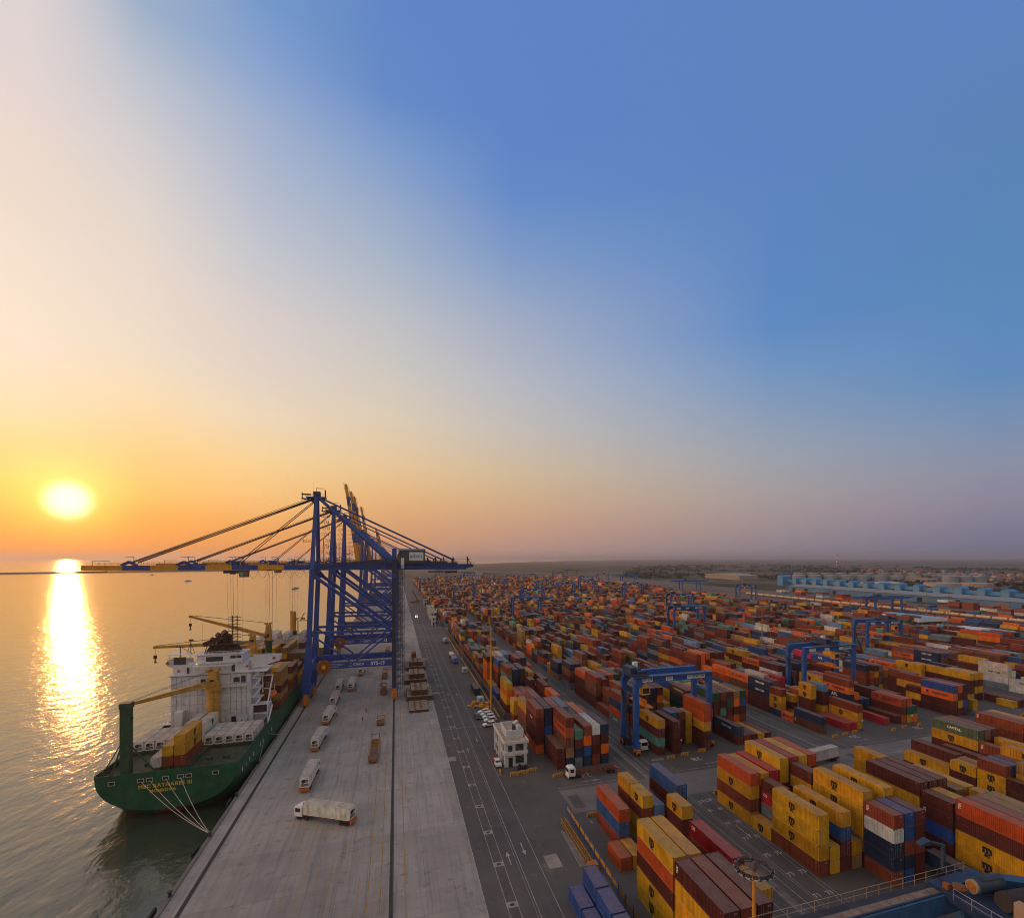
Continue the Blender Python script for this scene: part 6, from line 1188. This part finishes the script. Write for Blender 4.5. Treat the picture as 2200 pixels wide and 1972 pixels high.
for x, y, l in ((195, 230, 'dark light mast rising among mid yard stacks left of the lowered spreader'), (358, 242, 'light mast near the pale low buildings, taller looking of the right pair'), (455, 326, 'light mast before the railway, right of the canopy hall'), (380, 404, 'light mast in the right mid yard, before the trains'), (448, 421, 'light mast behind the railway gantry'), (458, 497, 'light mast at the left end of the blue conveyor'), (176, 470, 'thin light mast between the two mid yard gantries'), (124, 560, 'thin light mast in the hazy left yard'), (330, 900, 'thin light mast far off on the scrubland edge'), (420, 760, 'thin light mast beyond the hazy gantry cluster')): high_mast(x, y, 34, l)
# ------------------------------------------------------------------ the close gantry at the lower right
c = thing('yard_gantry', 'closest blue gantry, its girder top and trolley machinery filling the lower right corner', 'yard gantry crane', (0, 0, 0), 0, 'blue gantry cranes over the container blocks')
GZ = 22.4; rg = mat('rail_cream', (.30,.24,.20), .6, var=.3); gtop = mat('girder_top', (.20,.14,.10), .7, var=.5, scale=1.2, grime=.5)
for y0 in (40.3, 31.4):
    b = MB(); b.box(34, 66.5, y0, y0+1.5, GZ-2.2, GZ); b.box(34, 66.5, y0+.62, y0+1.45, GZ, GZ+.012, 1); b.box(34, 66.5, y0+.25, y0+.42, GZ+.002, GZ+.09, 2); gg = b.build('girder', [mat('gantry_blue2', (.03,.10,.22), .5, var=.35, scale=.5, grime=.45), gtop, mat('rail_steel', (.05,.04,.035), .5)], c)
b = MB(); b.box(34, 62, 41.85, 42.9, GZ-.25, GZ-.2); b.build('walkway', darkm, gg)
b = MB(); b.rail((34,42.8,GZ-.2), (61.5,42.8,GZ-.2), 1.25, 1.75, .04); b.rail((58.8,39.2,GZ+.3), (58.8,30,GZ+.3), 1.25, 1.6, .04); b.rail((61.5,42.8,GZ-.2), (66,42.8,GZ-.2), 1.25, 1.4, .04); b.build('handrail', rg, c)
for x in (37.0, 63.2):
    for y in (41.05, 32.15): b = MB(); b.box(x-.75, x+.75, y-.6, y+.6, 2.6, GZ-2.2); b.build('leg', MATS['gantry_blue2'], c)
    b = MB(); b.box(x-.6, x+.6, 30.0, 43.2, 1.6, 2.59); b.build('sill_beam', MATS['gantry_blue2'], c)
    for y in (31.6, 41.6):
        b = MB(); b.box(x-.6, x+.6, y-1.2, y+1.2, 1.0, 1.59); bq = b.build('bogie', orange_, c); b = MB(); b.tube((x-.3,y-.8,.72), (x+.3,y-.8,.72), .7, 14); b.tube((x-.3,y+.8,.72), (x+.3,y+.8,.72), .7, 14); b.build('wheel', rust_dark, bq)
tq = link('trolley', None, c)
b = MB(); b.box(59.4, 67, 31.0, 42.4, GZ+.12, GZ+.35); b.box(59.2, 59.5, 30.8, 42.6, GZ-.5, GZ+.1); b.box(61, 64.4, 40.6, 42.2, GZ+.36, GZ+.6); b.build('deck', mat('trolley_blue', (.018,.04,.09), .5), tq)
b = MB(); b.tube((61.6,38.9,GZ+1.45), (64.8,38.4,GZ+1.45), .85, 20); b.tube((62.2,38.8,GZ+2.05), (65.0,38.4,GZ+2.05), .5, 14); b.build('motor', mat('motor_blue', (.028,.055,.09), .6, var=.3, scale=2, grime=.4), tq)
b = MB(); b.tube((61.25,38.95,GZ+1.45), (61.6,38.9,GZ+1.45), .72, 24); b.build('brake_disc', mat('disc_cream', (.30,.24,.17), .6), tq); b = MB(); b.tube((61.18,38.96,GZ+1.45), (61.24,38.95,GZ+1.45), .52, 20); b.build('fan', reelm, tq)
b = MB(); b.tube((61.9,36.3,GZ+1.3), (66.8,35.7,GZ+1.3), .95, 24)
for k in range(20): b.tube((62.0+k*.235,36.29-k*.028,GZ+1.3), (62.1+k*.235,36.28-k*.028,GZ+1.3), 1.0, 20)
b.build('rope_drum', mat('drum_dark', (.05,.04,.04), .6), tq)
b = MB(); b.hexa([(64.6,37.6,GZ+.4),(68.4,36.6,GZ+.4),(68.6,38.2,GZ+.4),(64.8,39.2,GZ+.4),(64.6,37.6,GZ+2.3),(68.2,36.7,GZ+1.7),(68.4,38.1,GZ+1.7),(64.8,39.0,GZ+2.3)]); b.build('gearbox', mat('gear_blue', (.02,.07,.16), .45, var=.3), tq)
b = MB(); b.box(60.6, 61.5, 32.9, 34.6, GZ+.36, GZ+2.7); b.build('cabinet', mat('cabinet_tan', (.36,.25,.17), .6, var=.15), tq)
b = MB(); b.box(59.7, 60.2, 40.4, 41.0, GZ+.36, GZ+1.0); b.tube((60.9,39.9,GZ+.8), (60.9,39.9,GZ+.95), .75, 18); b.tube((60.9,39.9,GZ+.95), (60.9,39.9,GZ+1.0), .45, 18); b.build('cable_guide', mat('guide_orange', (.22,.08,.012), .6), tq)
b = MB(); b.beam((63.2,43.3,GZ+.3), (63.2,43.3,GZ+3.4), .35); b.beam((63.2,43.3,GZ+3.3), (61.0,43.9,GZ+3.9), .3); b.hexa([(60.0,43.6,GZ+3.5),(61.4,43.4,GZ+3.6),(61.4,44.4,GZ+3.6),(60.0,44.3,GZ+3.5),(60.0,43.6,GZ+3.7),(61.4,43.4,GZ+4.1),(61.4,44.4,GZ+4.1),(60.0,44.3,GZ+3.7)]); b.build('service_arm', mat('motor_blue', (.028,.055,.09), .6), tq)
b = MB(); b.box(57.5, 60.5, 34, 39.6, GZ-2.6, GZ-2.5); b.rail((57.5,34,GZ-2.5), (57.5,39.6,GZ-2.5), 1.2, 1.2, .04); b.build('service_platform', mat('trolley_blue', (.018,.04,.09), .5), c)
# ------------------------------------------------------------------ railway, conveyor, sheds, tanks, trees beyond the yard
cyan = mat('conveyor_cyan', (.04,.24,.52), .5, var=.12, scale=.05, grime=.15); pale = mat('tower_pale', (.11,.28,.46), .6, var=.12, scale=.05, grime=.2); shedb = mat('shed_blue', (.07,.19,.34), .7, var=.25, scale=.03); dk = mat('opening_dark', (.015,.018,.02), .8)
TW = [(773,451),(776.5,482),(780,514),(783,546),(787,580),(791,614),(795,646),(799,680),(803,713),(806,745),(808,776),(811,806),(815,836),(818,866)]
TW = [(771,388),(772.5,420)] + TW
def arch_roof(b, x0, x1, y0, y1, z, hh_, m=0, n=7):
    pts = [(y0+(y1-y0)*k/n, z+hh_*math.sin(math.pi*k/n)) for k in range(n+1)]
    for (ya, za), (yb, zb) in zip(pts, pts[1:]): b.hexa([(x0,ya,z-.3),(x1,ya,z-.3),(x1,yb,z-.3),(x0,yb,z-.3),(x0,ya,za),(x1,ya,za),(x1,yb,zb),(x0,yb,zb)], m)
for k, (x, y) in enumerate(TW):
    c = thing('conveyor_tower', f'pale cyan conveyor tower with rounded roof, {ORD[k]} from the right edge', 'tower', (x, y, 0), 0, 'conveyor towers along the railway')
    b = MB(); b.box(0, 16, -5, 5, 0, 16); b.build('wall', pale, c); b = MB(); arch_roof(b, -.5, 17, -5.4, 5.4, 16.3, 2.6); b.build('roof', cyan, c)
b = MB()
for (xa, ya), (xb, yb) in zip(TW, TW[1:]): b.beam((xa+9, ya+5.1, 11.6), (xb+9, yb-5.1, 11.6), 6, 5.0)
b.beam((TW[-1][0]+9, TW[-1][1]+4.5, 10.8), (825, 893, 10.8), 6, 4.2); b.beam((780, 330, 10.8), (780, 383, 10.8), 6, 4.2); tag(b.build('conveyor_gallery', cyan), 'bright cyan covered conveyor running between the pale towers', 'conveyor')
c = thing('conveyor_house', 'big cyan head house at the left end of the conveyor', 'tower', (822, 902, 0)); b = MB(); b.box(-9, 14, -8, 8, 0, 19); b.build('wall', cyan, c); b = MB(); arch_roof(b, -10, 15, -8.5, 8.5, 19.3, 3.5, n=9); b.build('roof', cyan, c)
c = thing('storage_shed', 'long low blue shed with dark doorways in front of the conveyor towers', 'shed', (690, 0, 0)); b = MB()
b.hexa([(0,360,0),(28,360,0),(28,745,0),(0,745,0),(0,360,9),(28,360,9),(28,745,9),(0,745,9)]); b.build('wall', shedb, c); b = MB(); b.hexa([(-1,359,9.02),(29,359,9.02),(29,746,9.02),(-1,746,9.02),(-1,359,9.5),(29,359,12),(29,746,12),(-1,746,9.5)]); b.build('roof', mat('shed_roof', (.22,.24,.26), .7, var=.2, scale=.05), c)
for k, y in enumerate((372, 398, 452, 500, 560, 640, 700, 728)): b = MB(); b.box(-.25, -.02, y, y+(14 if k < 3 else 7), 0, 6.5); b.build('doorway', dk if k != 1 else mat('door_brown', (.26,.15,.09), .8), c)
# railway yard
b = MB()
for x in (486, 492, 506, 512, 548, 554, 572, 578): b.box(x-.8, x+.8, 120, 1400, .0, .12)
struct(b.build('railway_track', mat('ballast', (.11,.09,.08), .9, var=.4, scale=.5)))
sheet('railway_ground', rect(480.1, 660, -60, 1500), .0, mat('rail_soil', (.13,.105,.085), .9, var=.35, scale=.03))
wb = MB(); wb.box(-1.4, 1.4, 0, 13.2, .9, 1.3); wb.box(-.7, .7, 1.2, 3.2, .15, .9); wb.box(-.7, .7, 10, 12, .15, .9); wme = wb.mesh('wagon_bed', mat('wagon_rust', (.12,.06,.04), .8))
bb = MB(); bb.box(-1.25, 1.25, .4, 12.8, 1.32, 4.2); bme = bb.mesh('wagon_load', MATS['container_paint'])
tb = MB(); tb.tube((0,.5,2.6), (0,12.7,2.6), 1.45, 12); tb.box(-.5, .5, 6, 7.2, 4.0, 4.5); tme = tb.mesh('wagon_tank', mat('wagon_cream', (.55,.43,.30), .6, var=.2))
for x, y0, n, kind, nm in ((489, 176, 26, 0, 'nearest'), (509, 200, 24, 0, 'second'), (551, 262, 30, 1, 'pale'), (575, 300, 20, 0, 'farthest')):
    for k in range(n):
        if nm == 'farthest' and k % 5 == 3: continue
        y = y0 + k*14.2; col = rnd.choice('rrmmrObynorb')
        what = 'cream tank wagon' if kind else f'wagon with a {CN[col]} box'
        c = thing('rail_wagon', f'{what}, {ORD[k % 24] if k < 24 else "far end " + ORD[k-24]} from the right in the {nm} train', 'rail wagon', (x, y, .12), 0, 'wagons standing in the railway yard')
        link('bed', wme, c); q = link('tank' if kind else 'load', tme if kind else bme, c)
        if not kind: q.color = jitter(col)
def loose(x, y, n, cl, phrase):
    for i in range(n): boxes_far.append((x, y, .02+i*2.7, cl[i % len(cl)]))
boxes_far = []
for x, y, cl in ((600,330,'rcr'),(600,345,'rer'),(612,362,'rc'),(600,300,'rwlr'),(600,285,'crl'),(618,372,'gwr'),(640,405,'rrr'),(640,420,'mrr'),(650,440,'rbw'),(610,470,'ry'),(620,520,'oyr'),(615,560,'orr'),(620,600,'wlr'),(618,640,'rro'),(625,690,'lw'),(590,420,'yb'),(596,500,'rrm'),(640,355,'mm')):
    for k in range(rnd.randint(3, 6)): loose(x+k*2.8, y, len(cl), cl, '')
b = MB(); cols = []
for x, y, z, c_ in boxes_far: n0 = len(b.f); b.box(x, x+2.44, y, y+12.19, z, z+2.65); cols += [jitter(c_)]*(len(b.f)-n0)
me = b.mesh('railside_containers', MATS['far_container_paint']); ca = me.color_attributes.new('paint', 'FLOAT_COLOR', 'CORNER'); ca.data.foreach_set('color', np.repeat(np.array(cols, np.float32), [len(f) for f in b.f], axis=0).ravel()); tag(link('railside_container_stacks', me), 'scattered container stacks along the far side of the railway', 'container stacks', kind='stuff')
def rmg(x, y, label):
    c = thing('railway_gantry', label, 'railway gantry crane', (x, y, 0), 0, 'cantilever gantries over the railway'); Wd = 38
    for yy in (-6, 6):
        b = MB(); b.hexa([(-22,yy-.8,17.6),(Wd+18,yy-.8,17.6),(Wd+18,yy+.8,17.6),(-22,yy+.8,17.6),(-22,yy-.8,18.2),(Wd+18,yy-.8,18.2),(Wd+18,yy+.8,18.2),(-22,yy+.8,18.2)]); b.hexa([(-10,yy-.8,16.0),(Wd+8,yy-.8,16.0),(Wd+8,yy+.8,16.0),(-10,yy+.8,16.0),(-22,yy-.8,17.58),(Wd+18,yy-.8,17.58),(Wd+18,yy+.8,17.58),(-22,yy+.8,17.58)]); b.build('girder', yblue, c)
        for xx in (0, Wd): b = MB(); b.beam((xx,yy,1.5), (xx,yy*.85,16), 1.8, 1.4, 2.4, 1.6, up=(0,1,0)); b.build('leg', yblue, c)
    for xx in (0, Wd): b = MB(); b.box(xx-.9, xx+.9, -8, 8, .6, 2.2); b.build('sill_beam', yblue, c)
    b = MB(); b.box(4, 14, -4.5, 4.5, 18.2, 19); b.box(5, 8, -3, 2, 19, 21.4); b.tube((10,-2.5,20.2), (10,2.5,20.2), 1.1, 12); b.rail((-22,-7,18.2), (Wd+18,-7,18.2), 1.2, 3, .08); b.build('trolley', mat('trolley_blue', (.018,.04,.09), .5), c)
    b = MB(); b.box(6, 12, -3, 3, 9, 10); b.build('spreader', orange_, c)
rmg(492, 412, 'big cantilever gantry over the railway, nearest one with machinery on top'); rmg(512, 822, 'cantilever gantry over the railway, second one, long thin silhouette'); rmg(535, 1130, 'cantilever gantry over the railway, third one'); rmg(585, 1690, 'cantilever gantry over the railway, faintest one far left')
# pale halls in the yard
c = thing('canopy_hall', 'white canopy hall with pale blue roof among the right yard stacks', 'building', (0,0,0)); b = MB(); b.box(400, 432, 292, 340, 9.0, 11.4); b.build('wall', mat('hall_white', (.62,.63,.62), .6, grime=.2), c); b = MB(); b.box(401, 431, 293, 339, 11.42, 11.6); b.box(399.8, 432.2, 291.8, 340.2, 11.0, 11.38) if False else None; b.build('roof', mat('hall_blue', (.20,.38,.50), .6, var=.2, scale=.1), c); b = MB()
for x in (403, 429):
    for y in (296, 316, 336): b.box(x-.8, x+.8, y-.8, y+.8, 0, 8.98)
b.build('column', pale, c)
c = thing('white_hut', 'low white building right of the canopy hall', 'building', (408, 252, 0)); b = MB(); b.box(0, 36, 0, 24, 0, 5.5); b.box(2, 22, 8, 26, 5.52, 7); b.build('wall', mat('hall_white', (.62,.63,.62), .6), c); b = MB(); b.box(14, 34, 1.5, 20, 5.6, 5.9); b.build('roof', mat('hall_roof', (.42,.45,.45), .7), c)
# tanks, silos, distant sheds, chimney
tm_ = [mat('tank_cream', (.38,.30,.22), .6, var=.15, scale=.03), mat('tank_grey', (.22,.27,.32), .6, var=.15, scale=.03), mat('tank_green', (.20,.24,.18), .6, var=.15, scale=.03)]
def tank(x, y, r_, h, m, label):
    c = thing('storage_tank', label, 'storage tank', (x, y, 0), 0, 'storage tanks beyond the conveyor'); b = MB(); b.tube((0,0,0), (0,0,h), r_, 28); b.build('shell', m, c); b = MB(); b.tube((0,0,h+.05), (0,0,h+1.4), r_, 28, r2=r_*.1); b.build('roof', mat('tank_roof', (.34,.33,.31), .7), c)
n = 0
for row, (d0, cnt, m, nm) in enumerate(((1330, 9, tm_[2], 'back greenish'), (1160, 8, tm_[1], 'middle grey'))):
    for k in range(cnt):
        t = k/(cnt-1); x = (1075 + 245*t) * (d0/1330) * 1.12; y = (1120 - 140*t)*(d0/1330)*1.12; tank(x, y, 17, 14, m, f'{nm} storage tank, {ORD[k]} from the left of its row')
for k, (x, y, r_, h, m) in enumerate(((1020, 700, 30, 12, tm_[0]), (1100, 690, 26, 11, tm_[0]), (1190, 800, 15, 20, tm_[1]), (1222, 792, 15, 20, tm_[1]), (1255, 785, 15, 19, tm_[1]))): tank(x, y, r_, h, m, ('wide cream tank behind the conveyor, left', 'wide cream tank behind the conveyor, right', 'tall grey tank, left of the right hand group', 'tall grey tank, middle of the right hand group', 'tall grey tank, right of the right hand group')[k])
for k, (x, y, w_, l_, h, col, lab) in enumerate(((900, 1150, 60, 160, 16, (.30,.28,.24), 'big pale arched shed left of the conveyor head house'), (930, 760, 70, 60, 11, (.40,.38,.36), 'white roofed shed behind the middle of the conveyor'), (1500, 1010, 60, 120, 8, (.05,.16,.34), 'low blue roofed shed far right among the settlement'), (1800, 1160, 60, 140, 8, (.10,.22,.38), 'farther blue roofed shed among the settlement'), (1130, 560, 120, 30, 7, (.36,.36,.36), 'long white roofed shed at the right edge'), (1260, 900, 40, 80, 9, (.30,.22,.17), 'brown roofed shed behind the cream tanks'), (1000, 470, 60, 60, 8, (.30,.30,.30), 'grey roofed shed at the right behind the conveyor'))):
    c = thing('shed', lab, 'shed', (x, y, 0), 0, 'distant sheds'); b = MB(); b.box(0, w_, 0, l_, 0, h*.7); b.build('wall', mat('shed_wall', (.28,.25,.22), .8), c); b = MB(); arch_roof(b, -1, w_+1, 0, l_, h*.7+.4, h*.3, n=8); b.build('roof', mat(f'roof_{k}', col, .7, var=.15, scale=.03), c)
c = thing('chimney', 'tall red and white banded mast on the horizon', 'chimney', (3120, 2890, 0)); b = MB()
for k in range(6): b.tube((0,0,k*14), (0,0,k*14+13.9), 5-.3*k, 12, m=k % 2)
b.build('shaft', [white, mat('band_red', (.35,.08,.06), .7)], c)
town = MB(); r2 = random.Random(3)
for k in range(520):
    x = r2.uniform(1300, 2300); y = x*r2.uniform(.50, .86); s_ = r2.uniform(4, 10); town.box(x, x+s_*1.5, y, y+s_, 0, r2.uniform(3, 8), r2.choice((0,0,1,2,3)))
tag(town.build('settlement', [mat('town_brown', (.22,.13,.10), .8), mat('town_pale', (.42,.36,.33), .8), mat('town_red', (.30,.11,.07), .8), mat('town_blue', (.08,.2,.36), .8)]), 'distant settlement of tiny houses below the right horizon', 'settlement', kind='stuff')
bush = MB(); r3 = random.Random(5)
def clump(b, x, y, r_, h, n, m):
    for _ in range(n):
        a = r3.uniform(0, 6.283); d_ = r_*math.sqrt(r3.random()); cx_ = x+math.cos(a)*d_; cy_ = y+math.sin(a)*d_; z = h*(1-(d_/r_)**2*.6)*r3.uniform(.35, 1); q = r_*r3.uniform(.18, .34)
        t = Vector((r3.uniform(-1,1), r3.uniform(-1,1), r3.uniform(-.2,1))).normalized(); u = t.orthogonal().normalized(); v = t.cross(u); p = Vector((cx_, cy_, z))
        b.face([p-u*q-v*q*.6, p+u*q-v*q*.5, p+u*q*.7+v*q, p-u*q*.6+v*q*.8], m)
for k in range(3600):
    t = r3.random(); x = 700 + 2600*t**1.6; y = r3.uniform(.35, 1.9)*x + 150
    if (x < 860 and y < 1000) or y > 3600: continue
    if r3.random() > .35 + .65*math.sin(x*.006)*math.cos(y*.005+1): continue
    clump(bush, x, y, r3.uniform(5, 13)*(1+t), r3.uniform(3, 7), 9, r3.choice((0,0,1)))
tag(bush.build('scrub_bushes', [mat('scrub_dark', (.030,.040,.020), .9, var=.4, scale=.3), mat('scrub_olive', (.060,.065,.030), .9, var=.4, scale=.3)]), 'dark scrub bushes scattered over the plain beyond the yard', 'scrub', kind='stuff')
def tree(x, y, h, label):
    c = thing('broadleaf_tree', label, 'tree', (x, y, 0), 0, 'dark trees behind the right tanks'); b = MB(); b.tube((0,0,0), (.3,.2,h*.5), .55, 8, r2=.3)
    for k in range(4): a = k*1.6; b.tube((.3,.2,h*.42), (math.cos(a)*h*.25, math.sin(a)*h*.25, h*.75), .25, 6, r2=.08)
    b.build('trunk', mat('bark', (.06,.045,.035), .9), c); b = MB()
    for k in range(260):
        a = r3.uniform(0, 6.283); e = r3.uniform(-.5, 1.2); rr = h*.5*r3.uniform(.35, 1)*(.8+.3*math.sin(a*3)); p = Vector((math.cos(a)*math.cos(e)*rr*1.2, math.sin(a)*math.cos(e)*rr*1.2, h*.62+math.sin(e)*rr*.75)); q = h*r3.uniform(.04, .08)
        t = Vector((r3.uniform(-1,1), r3.uniform(-1,1), r3.uniform(-1,1))).normalized(); u = t.orthogonal().normalized(); v = t.cross(u); b.face([p-u*q, p-v*q, p+u*q, p+v*q])
    b.build('crown', MATS['scrub_dark'], c)
for k, (x, y) in enumerate(((1130, 640), (1150, 628), (1168, 640), (1190, 615), (1210, 622), (1232, 600), (1256, 612), (1280, 590), (1100, 652), (1300, 600))): tree(x, y, r3.uniform(10, 15), f'dark broadleaf tree, {ORD[k]} of the row behind the right hand tanks')
# small craft and a line of floats out at sea
for k, (x, y, l_, lab) in enumerate(((-560, 1650, 26, 'small low boat far out under the crane boom, left one'), (-205, 1180, 30, 'small low barge far out between boom and cab'), (-900, 2300, 14, 'tiny dark boat far out near the sun path'))):
    c = thing('small_boat', lab, 'boat', (x, y, -5), R(80), 'small craft out at sea'); b = MB(); b.hexa([(-l_/2,-2.5,-.5),(l_/2-3,-2.5,-.5),(l_/2-3,2.5,-.5),(-l_/2,2.5,-.5),(-l_/2,-3,1.6),(l_/2,-.8,2.2),(l_/2,.8,2.2),(-l_/2,3,1.6)]); b.build('hull', mat('boat_grey', (.15,.14,.14), .6), c); b = MB(); b.box(-l_/3, -l_/8, -1.6, 1.6, 1.7, 4.4); b.build('cabin', white, c)
# ------------------------------------------------------------------ the dusty air
hz = MB(); hz.box(-39000, 39000, -3200, 43000, -16, 150); hm = bpy.data.materials.new('haze'); hm.use_nodes = True; ht = hm.node_tree; ht.nodes.clear()
pv = nd('ShaderNodeVolumePrincipled', ht); pv.inputs['Color'].default_value = (.93,.83,.80,1); pv.inputs['Density'].default_value = .000085; pv.inputs['Anisotropy'].default_value = .6
oo = nd('ShaderNodeOutputMaterial', ht); ht.links.new(pv.outputs[0], oo.inputs['Volume'])
tag(hz.build('haze', hm), 'thin dusty sunset haze lying over port, sea and plain', 'haze', kind='stuff')
